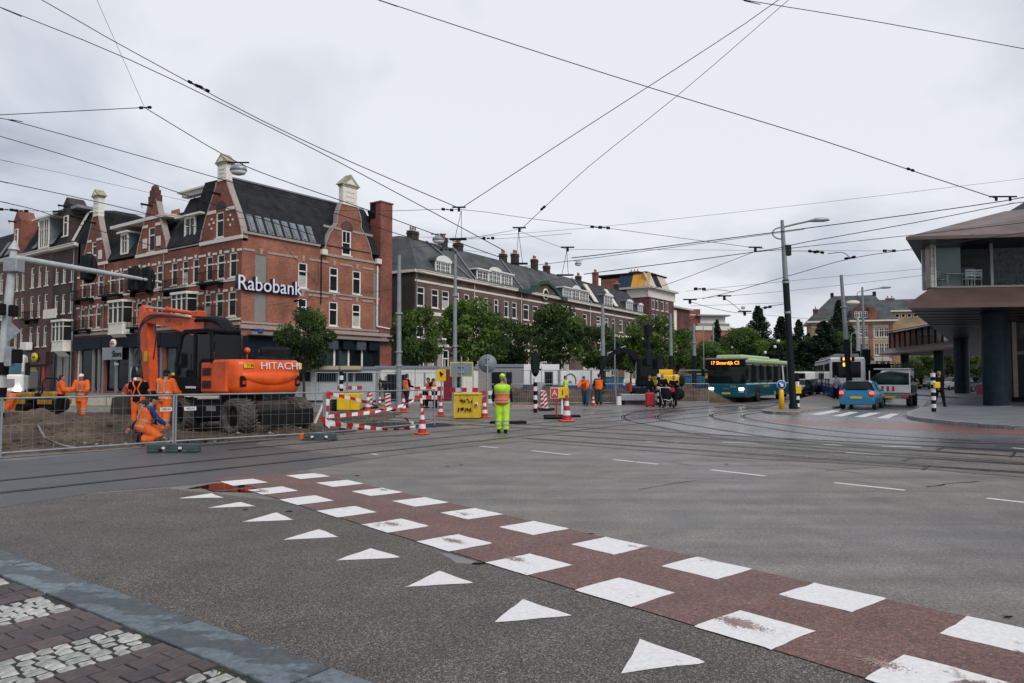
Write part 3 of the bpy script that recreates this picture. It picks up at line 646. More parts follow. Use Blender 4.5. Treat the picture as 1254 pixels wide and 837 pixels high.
def gable(side, cx, zb, prof, hole=None, mats=None, y=0.0, th=.45, name='gable'):
 """prof: (height above zb, half width) list; hole = x0,x1,z0,z1"""
 lev = sorted({p[0] for p in prof} | ({hole[2] - zb, hole[3] - zb} if hole else set()))
 def hw(z):
  for (a, wa), (b, wb) in zip(prof[:-1], prof[1:]):
   if a <= z <= b: return wa if b == a else wa + (wb - wa) * (z - a) / (b - a)
  return prof[-1][1]
 mb = MB()
 for a, b in zip(lev[:-1], lev[1:]):
  wa, wb = hw(a + 1e-4), hw(b - 1e-4); z0, z1 = zb + a, zb + b
  inh = hole and hole[2] - zb <= a + 1e-4 and b <= hole[3] - zb + 1e-4
  for sg in (((cx - wa, cx - wb), (hole[0], hole[0])), ((hole[1], hole[1]), (cx + wa, cx + wb))) if inh else (((cx - wa, cx - wb), (cx + wa, cx + wb)),):
   (l0, l1), (r0, r1) = sg; mb.prism([(l0, y, z0), (r0, y, z0), (r1, y, z1), (l1, y, z1)], (0, th, 0))
 # coping strips along both slopes
 for sgn in (-1, 1):
  cp = MB()
  for (a, wa), (b, wb) in zip(prof[:-1], prof[1:]):
   p, q = Vector((cx + sgn * wa, 0, zb + a)), Vector((cx + sgn * wb, 0, zb + b)); d = (q - p)
   if d.length < .05: continue
   n = Vector((-d.z, 0, d.x)).normalized() * (.1 if sgn < 0 else -.1)
   cp.prism([(p.x, y - .06, p.z), (q.x, y - .06, q.z), (q.x + n.x, y - .06, q.z + n.z), (p.x + n.x, y - .06, p.z + n.z)], (0, th + .1, 0))
  side.put(cp, 'coping', M_gtrim)
 return side.put(mb, name, mats or M_brick_r)
def chimney(side, x, y, z, w_, d, h, pots=3, m=None, name='chimney'):
 mb = MB(); mb.box((-w_ / 2, -d / 2, 0), (w_ / 2, d / 2, h)); mb.box((-w_ / 2 - .06, -d / 2 - .06, h - .35), (w_ / 2 + .06, d / 2 + .06, h - .15)); mb.box((-w_ / 2 - .05, -d / 2 - .05, h), (w_ / 2 + .05, d / 2 + .05, h + .1), 1)
 for i in range(pots): q = (i + .5) / pots * w_ - w_ / 2; mb.tube((q, 0, h + .1), (q, 0, h + .6), .13, .10, 8, 2)
 return side.put(mb, name, [m or M_brick_d, M_stone, M_terra], x, y, z)
def finial(side, cx, y, z, w_, h, m=None):              # white block with a little pediment
 mb = MB(); a = w_ / 2
 mb.box((cx - a, y - .08, z), (cx + a, y + .5, z + h)); mb.box((cx - a - .08, y - .14, z + h), (cx + a + .08, y + .56, z + h + .16), 1)
 for i in range(3): mb.box((cx - a * .6, y - .12, z + h * (.2 + .25 * i)), (cx + a * .6, y - .08, z + h * (.3 + .25 * i)))
 mb.prism([(cx - a - .3, y - .2, z + h + .16), (cx + a + .3, y - .2, z + h + .16), (cx, y - .2, z + h + .16 + w_ * .62)], (0, .85, 0), 1)
 mb.prism([(cx - a * .7, y - .24, z + h + .24), (cx + a * .7, y - .24, z + h + .24), (cx, y - .24, z + h + .1 + w_ * .4)], (0, .05, 0))
 return side.put(mb, 'finial', [m or M_cream, M_mossy])
def balcony(side, x0, x1, z, d=.8, h=.85):
 mb = MB(); mb.box((x0, -d, z - .14), (x1, -.01, z)); mb.box((x0 + .1, -d * .6, z - .5), (x0 + .2, -.01, z - .15)); mb.box((x1 - .2, -d * .6, z - .5), (x1 - .1, -.01, z - .15))
 mb.tube((x0, -d, z + h), (x1, -d, z + h), .025, n=5); mb.tube((x0, -d, z + h * .15), (x1, -d, z + h * .15), .02, n=5)
 for q in (x0, x1): mb.tube((q, -d, z + h), (q, -.02, z + h), .025, n=5)
 k = int((x1 - x0) / .13)
 for i in range(k + 1): q = x0 + (x1 - x0) * i / k; mb.tube((q, -d, z), (q, -d, z + h), .012, n=4, cap=False)
 for q in (x0, x1):
  for i in range(1, 5): mb.tube((q, -d * i / 5, z), (q, -d * i / 5, z + h), .012, n=4, cap=False)
 return side.put(mb, 'balcony', M_black)
def bay(side, x0, x1, z0, z1, d=.9, m=None):            # white bay window box with leaded corners
 m = m or M_cream; mb = MB(); e = .3; zb = z0 + (z1 - z0) * .28
 ring = [(x0, 0), (x0 + e, -d), (x1 - e, -d), (x1, 0)]
 def poly(o): return [(x0 - o, 0), (x0 + e - o * .5, -d - o), (x1 - e + o * .5, -d - o), (x1 + o, 0)]
 def pr(o, a, b): mb.prism([(x, y, a) for x, y in poly(o)], (0, 0, b - a))
 pr(0, z0, zb); pr(.06, zb, zb + .1); pr(.14, z1 - .22, z1); pr(.05, z0 - .14, z0)
 mb.prism([(x0 + e * 1.5, 0, z0 - .7), (x0 + e, -d * .7, z0 - .15), (x1 - e, -d * .7, z0 - .15), (x1 - e * 1.5, 0, z0 - .7)], (0, .0, .01))
 for (ax, ay), (bx, by) in zip(ring[:-1], ring[1:]):
  L_ = math.hypot(bx - ax, by - ay); k = 3 if L_ > 1.4 else (2 if L_ > .9 else 1)
  for i in range(k + 1):
   q = i / k; cx_, cy_ = ax + (bx - ax) * q, ay + (by - ay) * q; mb.box((cx_ - .05, cy_ - .05, zb + .1), (cx_ + .05, cy_ + .05, z1 - .2))
  zt = zb + (z1 - zb) * .66; dx, dy = (by - ay) / L_ * .04, -(bx - ax) / L_ * .04
  mb.prism([(ax + dx, ay + dy, zt), (bx + dx, by + dy, zt), (bx - dx, by - dy, zt), (ax - dx, ay - dy, zt)], (0, 0, .08))
 o = side.put(mb, 'bay_window', m); g = MB(); i_ = .04
 g.prism([(x0 + i_, .0, zb + .1), (x0 + e + i_, -d + i_, zb + .1), (x1 - e - i_, -d + i_, zb + .1), (x1 - i_, 0, zb + .1)], (0, 0, z1 - zb - .32)); g.build('pane', M_pane, o); return o
def mansard(side, x0, x1, ze, zr, set_=2.6, ov=.25, depth=9, m=None, y0=0.0, gutter=True, hip0=0, hip1=0, name='roof'):
 mb = MB(); a0, a1 = x0 + hip0, x1 - hip1
 base = [(x0, y0 - ov, ze), (x1, y0 - ov, ze), (x1, y0 + depth, ze), (x0, y0 + depth, ze)]; top = [(a0, y0 + set_, zr), (a1, y0 + set_, zr), (a1, y0 + depth - .5, zr), (a0, y0 + depth - .5, zr)]
 mid = [(a0 + .8, y0 + set_ + 2.2, zr + .5), (a1 - .8, y0 + set_ + 2.2, zr + .5), (a1 - .8, y0 + depth - 2, zr + .5), (a0 + .8, y0 + depth - 2, zr + .5)]
 vs = base + top + mid; fs = [(0, 3, 2, 1)] + [(i, (i + 1) % 4, 4 + (i + 1) % 4, 4 + i) for i in range(4)] + [(4 + i, 4 + (i + 1) % 4, 8 + (i + 1) % 4, 8 + i) for i in range(4)] + [(8, 9, 10, 11)]
 mb.add(vs, fs); o = side.put(mb, name, m or M_slate)
 if gutter: g = MB().box((x0, y0 - ov - .22, ze - .22), (x1, y0 - .003, ze + .03)).box((x0, y0 - ov - .3, ze + .03), (x1, y0 - ov + .02, ze + .1)); side.put(g, 'cornice', M_trim)
 return o
def dormer(side, x0, x1, z0, z1, yf=.3, depth=2.2, style='tbar', arch=False, sidem=None, fm=None, roofov=.2, flat=True):
 m = fm or M_white; mb = MB(); t = .1
 mb.box((x0, yf, z0), (x0 + t, yf + .15, z1)); mb.box((x1 - t, yf, z0), (x1, yf + .15, z1)); mb.box((x0, yf, z0 - .1), (x1, yf + .15, z0)); mb.box((x0, yf + .005, z1 - t), (x1, yf + .15, z1 + .02))
 mb.box((x0 + .02, yf + .15, z0), (x0 + .06, yf + depth, z1), 1); mb.box((x1 - .06, yf + .15, z0), (x1 - .02, yf + depth, z1), 1)
 if arch:
  c = (x0 + x1) / 2; w_ = (x1 - x0) / 2 + roofov * .5; n = 8; rise = arch
  pts = [(c - w_ * math.cos(math.pi * i / n), yf - .12, z1 + rise * math.sin(math.pi * i / n)) for i in range(n + 1)]
  mb.prism(pts, (0, depth + .2, 0), 2); mb.prism([(p[0], p[1] - .02, p[2] - .02) for p in pts], (0, .15, 0), 0)
 else:
  mb.box((x0 - roofov, yf - .25, z1 + .02), (x1 + roofov, yf + depth + .2, z1 + .18), 0); mb.box((x0 - roofov + .05, yf - .2, z1 + .18), (x1 + roofov - .05, yf + depth + .2, z1 + .22), 2)
 d = side.put(mb, 'dormer', [m, sidem or M_lead, M_slate_g])
 s2 = Side(d, side.f, 0)
 n = max(1, round((x1 - x0) / 1.15)); w_ = (x1 - x0 - 2 * t) / n
 for i in range(n):
  a = x0 + t + i * w_ + .03; b = a + w_ - .06; f = MB(); q = .06
  for bx in (((a, yf + .03, z0), (a + q, yf + .12, z1 - t)), ((b - q, yf + .03, z0), (b, yf + .12, z1 - t)), ((a + q, yf + .03, z0), (b - q, yf + .12, z0 + q)), ((a + q, yf + .03, z1 - t - q), (b - q, yf + .12, z1 - t))): f.box(*bx)
  c = (a + b) / 2; f.box((c - .025, yf + .04, z0 + q), (c + .025, yf + .11, z1 - t - q))
  for zz in ((.62,) if style == 'tbar' else (.34, .67)): f.box((a + q, yf + .045, z0 + (z1 - z0) * zz), (b - q, yf + .105, z0 + (z1 - z0) * zz + .05))
  f.build('window', m, d); 
 MB().add([(x0 + t, yf + .1, z0), (x1 - t, yf + .1, z0), (x1 - t, yf + .1, z1 - t), (x0 + t, yf + .1, z1 - t)], [(0, 1, 2, 3)]).build('pane', M_pane2, d)
 return d
def downpipe(side, x, z0, z1, m=None): return side.put(MB().tube((x, -.1, z0), (x, -.1, z1), .055, n=6), 'drainpipe', m or M_panel)
def hoist(side, cx, z, l=1.1): return side.put(MB().box((cx - .07, -l, z), (cx + .07, 0, z + .16)).tube((cx, -l + .12, z), (cx, -l + .12, z - .28), .03), 'hoist_beam', M_black)
# ---------------------------------------------------------------- the red brick terrace on the left (facade faces down-left)
YK = 58.0
K = P(293.8, 461, YK); uR = Vector((652, 890.5, 0)).normalized(); uL = Vector((uR.y, -uR.x, 0))   # left facade runs towards the corner
FR = Face(K, uR); FLf = Face(K, uL)
rzR = FR.rz
def house(label, cat='building', group=None, name='brick_house'): return thing(name, label, cat, (K.x, K.y, 0), rzR, group)
zc_ = FR.z(294, 292)                                      # top white band level
ZBAND = FLf.z(293.5, 292); ZB2 = FLf.z(293.5, 305.2); ZA1 = FLf.z(283, 309.5); ZA0 = FLf.z(283, 340.5); ZBt = FLf.z(279, 357.5); ZBb = FLf.z(280, 388.3); ZSH = FLf.z(293.5, 397.5)
LW = 15.4 * YK / 54.0
def trims(side, x0, x1, hA, hB):
 for z in (ZA0 - .28, ZBb - .30): band(side, x0, x1, z, z + .16)
 for hs, zt in ((hA, ZA1), (hB, ZBt)):
  xs = [x0] + [v for h in sorted(hs) for v in (h[0] - .02, h[1] + .02)] + [x1]
  for a, b in zip(xs[::2], xs[1::2]):
   if b - a > .15: band(side, a + .02, b - .02, zt + .02, zt + .2)
  keystones(side, hs); blocks(side, hs, (.64,))
 band(side, x0, x1, ZSH - .05, ZSH + .18, M_gtrim, -.12, 'cornice', .12)
def corner_house():
 H = house('red brick corner house with slate roof and blue and white bank lettering', name='corner_building')
 R_ = Side(H, FR, 0); Lf = Side(H, FLf, -math.pi / 2); s0 = FLf.s(199.5)
 # left facade
 hA = winrow(Lf, [(249.5, 257.8), (263, 272.3), (278.2, 287.8), (207, 214), (220.3, 227.3), (233.2, 240.5)], None, z=(ZA0, ZA1), sillm=M_trim)
 hB = winrow(Lf, [(248.2, 256), (262.2, 271.5), (277.3, 287.3), (232, 240)], None, z=(ZBb, ZBt))
 hG = FLf.sz(264, 291)[0], FLf.sz(273.5, 291)[0]; zg0, zg1 = FLf.z(268, 291.5), FLf.z(268, 260)
 wl = MB(); wall_holes(wl, s0, 0, 0, ZBAND, [h for h in hA + hB] + [(s0 + .4, -1.0, .2, ZSH - 1.0)]); Lf.put(wl, 'wall', M_brick_r)
 trims(Lf, s0, -.05, hA, hB); xg = FLf.s(242)
 band(Lf, xg, .06, ZBAND - .05, ZBAND + .25, y=-.12, d=.12); band(Lf, s0, xg, ZBAND + .1, ZBAND + .22, M_gtrim)
 bay(Lf, FLf.s(206,-.8), FLf.s(229,-.8), FLf.z(217, 396,-.8), FLf.z(217, 358,-.8), .8); balcony(Lf, FLf.s(203), FLf.s(226), FLf.z(215, 356))
 balcony(Lf, FLf.s(248), FLf.s(272), FLf.z(262, 347)); balcony(Lf, FLf.s(248), FLf.s(272), FLf.z(262, 389))
 gc = FLf.s(267); za = FLf.z(268, 223); hgab = za - ZBAND
 gable(Lf, gc, ZBAND, [(0, abs(xg - gc)), (hgab * .18, abs(xg - gc) * .93), (hgab * .45, abs(xg - gc) * .72), (hgab * .75, abs(xg - gc) * .42), (hgab * .9, .85), (hgab, .7)], (hG[0], hG[1], zg0, zg1))
 window(Lf, hG[0], hG[1], zg0, zg1, style='sash'); band(Lf, gc - 2.0, gc - .75, zg1 - .05, zg1 + .22); band(Lf, gc + .75, gc + 2.0, zg1 - .05, zg1 + .22); hoist(Lf, gc - .2, FLf.z(268, 240))
 Lf.put(MB().prism([(gc + .75 * math.cos(math.pi * i / 8), -.05, zg1 + .25 + .65 * math.sin(math.pi * i / 8)) for i in range(9)], (0, .048, 0)), 'arch', M_brick_d)
 rel = MB()
 for sx in (-1, 1):
  for a, b in ((1.35, .2), (1.7, .6), (1.35, 1.0), (1.05, .65)): rel.box((gc + sx * a - .09, -.05, zg0 + .6 + b), (gc + sx * a + .09, -.003, zg0 + .78 + b))
 Lf.put(rel, 'stone_block', M_trim)
 finial(Lf, gc + .1, 0, za, 1.25, 1.35)
 # right facade
 z2 = lambda px, py: FR.z(px, py)
 RA = [(363.5, 375), (402, 413), (430.5, 441)]; zA = (z2(408, 357.5), z2(408, 327.5)); hRA = winrow(R_, RA, None, z=zA, fm=M_white)
 zB = (z2(407, 399.5), z2(407, 369.5)); hRB = winrow(R_, RA, None, z=zB, fm=M_white)
 blind = [(310, 324.3), (456.5, 466)]; hb = []
 for a, b in blind:
  for z0_, z1_ in (zA, zB): hb.append((FR.s(a), FR.s(b), z0_ - .05, z1_ + .1))
 ztop = z2(393, 311); wr_ = MB(); wall_holes(wr_, 0, LW, 0, ztop, hRA + hRB + hb); R_.put(wr_, 'wall', M_brick_o)
 for h in hb: R_.put(MB().box((h[0], .04, h[2]), (h[1], .17, h[3])), 'blind_window', M_panel)
 for z0_, z1_ in (zA, zB):
  band(R_, .05, LW, z0_ - .26, z0_ - .10, M_gtrim); hs = sorted([h for h in hRA + hRB + hb if abs((h[2] + h[3]) / 2 - (z0_ + z1_) / 2) < .6]); xs = [.05] + [v for h in hs for v in (h[0] - .1, h[1] + .1)] + [LW]
  for a, b in zip(xs[::2], xs[1::2]): band(R_, a, b, z1_ + .28, z1_ + .46, M_gtrim)
  keystones(R_, [(h[0], h[1], h[2], z1_ + .12) for h in hs], M_gtrim, .5)
 band(R_, FR.s(392), LW, ztop - .1, ztop + .12, M_gtrim, -.1, d=.1); band(R_, .05, FR.s(389), z2(340, 292) - .1, z2(340, 292) + .08, M_gtrim, -.2, 'gutter', .2)
 band(R_, -.1, LW, z2(320, 401.5) - .15, z2(320, 401.5) + .15, M_gtrim, -.18, 'cornice', .18)
 zsf = z2(400, 413.5); R_.put(MB().box((.6, -.7, zsf - .12), (LW - .2, -.003, zsf + .12)), 'canopy_edge', M_panel)
 # parapet wall and eaves between corner and second gable
 ze = z2(340, 291); zsky0, zsky1 = z2(301, 284), z2(301, 271)
 R_.put(MB().box((.5, .003, ztop), (FR.s(390), .4, ze)), 'parapet', M_brick_o)
 gz0 = FR.s(396); gz1 = FR.s(461); gcx = FR.s(422); zap = z2(421, 250.5); hh = zap - ztop
 prof = [(0, (gz1 - gz0) / 2 - .2), (hh * .1, (gz1 - gz0) / 2 - .45), (hh * .22, (gz1 - gz0) / 2 - .55), (hh * .42, (gz1 - gz0) / 2 - 1.0), (hh * .62, (gz1 - gz0) / 2 - 1.8), (hh * .8, 1.35), (hh, .95)]
 hw_ = (FR.s(417), FR.s(428.5), z2(422, 312.5), z2(422, 282)); gable(R_, (gz0 + gz1) / 2 - .4, ztop, prof, hw_, M_brick_o); window(R_, *hw_, style='sash2', fm=M_white)
 gcc = (gz0 + gz1) / 2 - .4
 for a, b in ((gcc - 3.0, hw_[0] - .1), (hw_[1] + .1, gcc + 2.9)): band(R_, a, b, hw_[3] - .1, hw_[3] + .1, M_gtrim)
 R_.put(MB().prism([((hw_[0] + hw_[1]) / 2 + .75 * math.cos(math.pi * i / 8), -.05, hw_[3] + .05 + .85 * math.sin(math.pi * i / 8)) for i in range(9)], (0, .048, 0)), 'arch', M_brick_m)
 finial(R_, gcc, 0, zap, 1.7, 1.7)
 for q in (gz0 - .2, gz1): R_.put(MB().bbox((q - .3, -.35, ztop - .1), (q + .3, .1, ztop + .4), .05), 'corbel', M_trim)
 # main roof
 zr = FR.z(340, 232.5, 3.0); rm = MB(); x0r, x1r = .5, gcc
 pr = [(-.05, ze + .05), (.9, ze + 1.9), (3.0, zr), (6.4, zr + .1), (9.5, ze)]
 rm.prism([(x0r, y, z) for y, z in pr], (LW - .8 - x0r, 0, 0)); roof = R_.put(rm, 'roof', M_slate)
 rc = MB().prism([(gcc - 2.6, .4, ztop + 1), (gcc, .4, zap - .2), (gcc + 2.6, .4, ztop + 1)], (0, 4.5, 0)); rc.build('roof_cross', M_slate, roof)
 MB().box((x0r, 2.9, zr), (LW - 1, 3.1, zr + .14)).build('ridge_flashing', M_lead, roof)
 n = 8; sa, sb = FR.s(301.5), FR.s(386)
 for i in range(n):                                     # row of slanted roof lights
  a = sa + (sb - sa) * i / n + .12; b = a + (sb - sa) / n - .3; sl = (.95) / 1.9
  f = MB(); f.add([(a, -.12 + .0, ze + .12), (b, -.12, ze + .12), (b, .62, ze + 1.62), (a, .62, ze + 1.62), (a, .05, ze + .05), (b, .05, ze + .05), (b, .8, ze + 1.6), (a, .8, ze + 1.6)], [(0, 1, 5, 4), (1, 2, 6, 5), (2, 3, 7, 6), (3, 0, 4, 7), (0, 1, 2, 3)])
  o = R_.put(f, 'roof_light', M_lead); g = MB(); g.add([(a + .12, -.16 + .04, ze + .24), (b - .12, -.12, ze + .24), (b - .12, .54, ze + 1.52), (a + .12, .54, ze + 1.52)], [(0, 1, 2, 3)])
  g.v = [(x, y - .02, z) for x, y, z in g.v]; g.build('pane', glassy('roof_light_glass', (.20, .23, .25), .15), o)
 # tall chimney stack at the far end
 sc0, sc1 = FR.s(463.5), FR.s(478); zt = z2(470, 249)
 st = MB(); st.box((sc0, -.12, 0), (sc1, 1.3, zt)); st.box((sc0 - .08, -.2, zt), (sc1 + .08, 1.38, zt + .14)); R_.put(st, 'chimney', M_brick_r)
 R_.put(MB().tube((FR.s(459.8), -.14, z2(460, 400)), (FR.s(459.8), -.14, z2(460, 326)), .07, n=6).tube((FR.s(459.8), -.14, z2(460, 400)), (FR.s(477), -.2, z2(470, 403)), .07), 'drainpipe', M_white)
 downpipe(R_, FR.s(391), z2(391, 372), ztop, M_black)
 # back parts of the roof
 R_.put(MB().prism([(gcc + 2, .4, ztop), (LW - .6, .4, ztop), (LW - .6, 2.4, zr - .6), (gcc + 2, 2.4, zr - .6)], (0, .35, 0)), 'roof', M_slate)
 R_.put(MB().box((LW - 1.6, .6, ztop + 4.5), (LW - .8, 1.4, zr + .3)).prism([(LW - .9, .2, ztop + .3), (LW - .5, .2, ztop + .3), (LW - 1.1, 1.6, zr - .3), (LW - 1.5, 1.6, zr - .3)], (0, .3, 0)), 'roof_vent', M_black)
 R_.put(MB().box((.7, .7, 0), (LW - .05, 12, ztop - .3)).box((.7, 12.01, 0), (LW - .06, 20, ztop - .5)), 'rear_wall', M_brick_d)
 # shopfront right side: navy pilasters with tall glazing
 zs1 = zsf - .15; R_.put(MB().box((.15, -.06, zs1 - 1.1), (LW - .3, -.005, zs1 - .05)), 'fascia', M_shop)
 for i, (a, b) in enumerate(((315, 345), (352, 385), (399, 407), (414, 424.5), (431, 441), (456, 462))):
  g = MB().box((FR.s(a), -.09, .5), (FR.s(b), -.063, zs1 - (1.0 if i > 1 else 1.2))); R_.put(g, 'shop_window', M_pane2 if i in (2, 3) else M_pane)
  R_.put(MB().box((FR.s(b), -.14, .2), (FR.s(b) + .18, -.06, zs1 - .5)), 'mullion', M_cream if i in (2, 3, 4) else M_shop)
 R_.put(MB().box((.15, -.055, 0), (LW - .3, -.006, zs1 - 1.1)), 'shopfront', M_shop)
 for a, b in ((396, 412), (414, 431), (431, 446), (446, 462)): R_.put(MB().bbox((FR.s(a) + .2, -.5, zs1 - .9), (FR.s(b) - .2, -.06, zs1 - .1), .05), 'awning_box', M_shop if a in (414, 446) else mat('slate_blue', (.06, .075, .10), .5))
 # left shopfront
 zsL = ZSH - .1; Lf.put(MB().box((s0 + .1, -.35, zsL - 1.5), (-.2, -.01, zsL - .2)), 'fascia', M_shop)
 for a, b in ((203, 215), (217, 229), (231, 243), (248, 262), (264, 278), (281, 291)):
  Lf.put(MB().box((FLf.s(a), .12, .6), (FLf.s(b), .14, zsL - 1.6)), 'shop_window', M_pane2 if a in (203, 217) else M_pane); Lf.put(MB().box((FLf.s(b) + .02, -.02, .1), (FLf.s(b) + .22, .2, zsL - 1.5)), 'mullion', M_shop)
 Lf.put(MB().box((s0 + .3, .15, .0), (-.3, .2, zsL)), 'shop_back', M_shop)
 # infill roof on the left side with its dormer
 zi = ZBAND + .3; zri = FLf.z(225, 248, 2.5)
 rf = mansard(Lf, s0, xg + .3, zi, zri, 2.2, .1, 8, M_slate, gutter=False); Lf.put(MB().box((s0 - .2, 1.5, zri + .0), (xg + 1, 2.1, zri + .35)).box((s0 - .5, 1.2, zri + .35), (xg + 1, 2.3, zri + .5)), 'gutter', M_trim)
 dormer(Lf, FLf.s(217.5), FLf.s(230.5), FLf.z(224, 296), FLf.z(224, 266), .3, 2.4, sidem=mat('dormer_dark', (.02, .022, .026), .5), fm=M_cream, roofov=1.2)
 chimney(Lf, FLf.s(211), 3.4, zri, .9, .6, .5, 4, M_brick_d); chimney(Lf, FLf.s(222), 4.2, zri, .4, .4, .8, 1, M_black)
 # the lettering
 sa, za_ = FR.sz(293.5, 354); sb, zb_ = FR.sz(361, 362)
 sgn = MB().box((FR.s(294.5), -.22, z2(320, 358.6)), (FR.s(361), -.05, z2(320, 356))); R_.put(sgn, 'sign_rail', mat('sign_blue', (.01, .014, .06), .4))
 hgt = z2(320, 341.5) - z2(320, 359)
 M_sb = mat('sign_blue', (.01, .014, .06), .4); M_sw = mat('sign_white', (.80, .82, .86), .35, var=.03)
 for m_, yy, dx, ex in ((M_sb, -.2, -.10, .13), (M_sw, -.36, 0, .02)):
  text('Rabobank', hgt * 1.42, H, (FR.s(326.5) + dx, yy, (z2(326.5, 341.5) + z2(326.5, 361)) / 2 + .02), (R(90), 0, 0), m_, ex, 'sign_letters', .93)
 R_.put(MB().box((FR.s(308), -.9, z2(314, 407.5)), (FR.s(314), -.12, z2(314, 403.5))), 'street_sign', mat('sign_blue2', (.03, .07, .2), .5))
 return H
corner_house()
def red_gable_house(label, pxl, pxr, gpx, ghalf, gtop, gz, wA, wB, gw, topper, bays=None, balcs=(), dorm=None, chim=None, shop=None):
 H = house(label, group='red brick gabled houses'); S = Side(H, FLf, -math.pi / 2); x0, x1 = FLf.s(pxl), FLf.s(pxr)
 hA = winrow(S, wA, None, z=(ZA0, ZA1)); hB = winrow(S, wB, None, z=(ZBb, ZBt)) if wB else []
 m = MB(); wall_holes(m, x0, x1, 0, ZBAND, hA + hB + [(x0 + .4, x1 - .4, .2, ZSH - 1.2)]); S.put(m, 'wall', M_brick_r)
 trims(S, x0 + .02, x1 - .02, hA, hB)
 gc = FLf.s(gpx); za = FLf.z(gpx, gtop); h = za - ZBAND; wd = abs(FLf.s(gpx + ghalf) - FLf.s(gpx - ghalf)) / 2
 hg = (FLf.s(gw[0]), FLf.s(gw[1]), FLf.z(gpx, gw[3]), FLf.z(gpx, gw[2]))
 gable(S, gc, ZBAND, [(0, wd), (h * .2, wd * .9), (h * .5, wd * .62), (h * .8, wd * .36), (h, .55)], hg); window(S, *hg, style='sash')
 band(S, gc - wd - .1, gc + wd + .2, ZBAND - .05, ZBAND + .25, y=-.12, d=.12); zt = hg[3]
 for a, b in ((gc - wd * .62, hg[0] - .12), (hg[1] + .12, gc + wd * .62)): band(S, a, b, zt, zt + .24)
 for sx in (-1, 1): S.put(MB().box((gc + sx * wd * .45 - .35, -.06, zt - 1.9), (gc + sx * wd * .45 + .35, -.004, zt - 1.0)), 'stone_panel', M_trim)
 hoist(S, gc, FLf.z(gpx, gtop + 9))
 if topper == 'finial': finial(S, gc + .1, 0, za, 1.15, 1.9)
 else:
  t = MB().box((gc - .75, -.05, za - .3), (gc + .75, .5, za + .35)).box((gc - .5, -.05, za + .35), (gc + .5, .5, za + .9)).ball((gc, .2, za + 1.05), (.5, .3, .35)); S.put(t, 'gable_crown', mat('weathered_brick', (.12, .05, .035), .9, var=.4))
 if bays: bay(S, FLf.s(bays[0], -.8), FLf.s(bays[1], -.8), FLf.z(sum(bays[:2]) / 2, bays[3], -.8), FLf.z(sum(bays[:2]) / 2, bays[2], -.8), .8)
 for a, b, py in balcs: balcony(S, FLf.s(a), FLf.s(b), FLf.z((a + b) / 2, py))
 zri = ZBAND + 4.2; mansard(S, x0, x1, ZBAND + .25, zri, 2.2, .05, 8, M_slate, gutter=False)
 if dorm:
  a, b, t_, bt = dorm; S.put(MB().box((FLf.s(a) - 1.8, -.1, zri - .9), (x1, 1.6, zri - .6)), 'gutter', M_trim)
  dormer(S, FLf.s(a), FLf.s(b), FLf.z((a + b) / 2, bt), FLf.z((a + b) / 2, t_), .1, 2.2, sidem=mat('dormer_blue', (.10, .16, .22), .5), fm=M_cream, roofov=.35)
 if chim: chimney(S, FLf.s(chim), 4, zri, 1.6, .6, .6, 4, M_brick_d)
 downpipe(S, x1 - .15, ZSH, ZBAND)
 zs = ZSH - .15; S.put(MB().box((x0 + .1, -.3, zs - 1.3), (x1 - .1, -.01, zs - .1)), 'fascia', M_shop); S.put(MB().box((x0 + .3, .3, 0), (x1 - .3, .35, zs)), 'shop_back', M_shop)
 for a, b, k in shop or ():
  S.put(MB().box((FLf.s(a), .1, .3 if k == 'door' else .5), (FLf.s(b), .13, zs - (1.4 if k == 'door' else 1.4))), 'shop_window', {'w': M_pane2, 'd': M_pane, 'p': M_white, 'door': M_pane}[k]); S.put(MB().box((FLf.s(b), -.05, 0), (FLf.s(b) + .3, .25, zs - 1.2)), 'pilaster', M_panel)
 return H, S
H2, S2 = red_gable_house('red brick gabled house with dark stepped gable crown and white bay window', 126.5, 199.5, 182, 18.5, 246, None, [(131, 137.5), (142, 148), (153, 160), (164.5, 171.5), (176, 183), (188.5, 196)], [(153, 159), (164.5, 171.5), (176.5, 183.5), (189.5, 196)], (177.5, 185.5, 279, 309), 'crown', (129, 150, 368, 408), ((127, 149, 362), (162, 186, 357), (163, 185, 401)), (142, 150.5, 287, 311), 160,
 ((133, 141, 'w'), (143, 158, 'd'), (162, 181, 'w'), (184, 196, 'd')))
H3, S3 = red_gable_house('red brick gabled house with white pedimented finial beside the dark brick house', 91.5, 126.5, 112, 15, 267, None, [(97, 102.6), (107, 112), (116.5, 122)], [(96, 101.5), (105.5, 111), (115, 120.5)], (108, 113.5, 297, 314), 'finial', None, ((94, 113, 367), (94, 111, 404)), None, None,
 ((93, 97, 'p'), (98, 113, 'd'), (115, 120, 'd'), (121, 125, 'd')))
# shop writing on house two
zs = ZSH - .15
S2.put(MB().box((FLf.s(129), -.34, FLf.z(135, 441)), (FLf.s(153), -.31, FLf.z(135, 426))), 'sign_board', mat('shop_grey', (.30, .33, .33), .4))
text('Slawa', .85, H2, S2.M @ Vector((FLf.s(147), -.37, FLf.z(147, 434))), (R(90), 0, -math.pi / 2), M_black, .01)
text('Salon', .4, H2, S2.M @ Vector((FLf.s(147), -.37, FLf.z(147, 446))), (R(90), 0, -math.pi / 2), M_white, .01)
S2.put(MB().box((FLf.s(160), -.05, .8), (FLf.s(184), -.03, FLf.z(172, 450))), 'poster', mat('poster_white', (.45, .48, .5), .4)); S2.put(MB().ball((FLf.s(165), -.1, FLf.z(165, 460)), (.5, .02, .9), 10, 6).box((FLf.s(174), -.08, 1.4), (FLf.s(178), -.06, 2.6)), 'poster_print', M_shop)
S2.put(MB().box((FLf.s(179), -.09, 1.2), (FLf.s(183), -.06, 2.6)), 'poster_print', mat('poster_orange', (.5, .2, .08), .5))
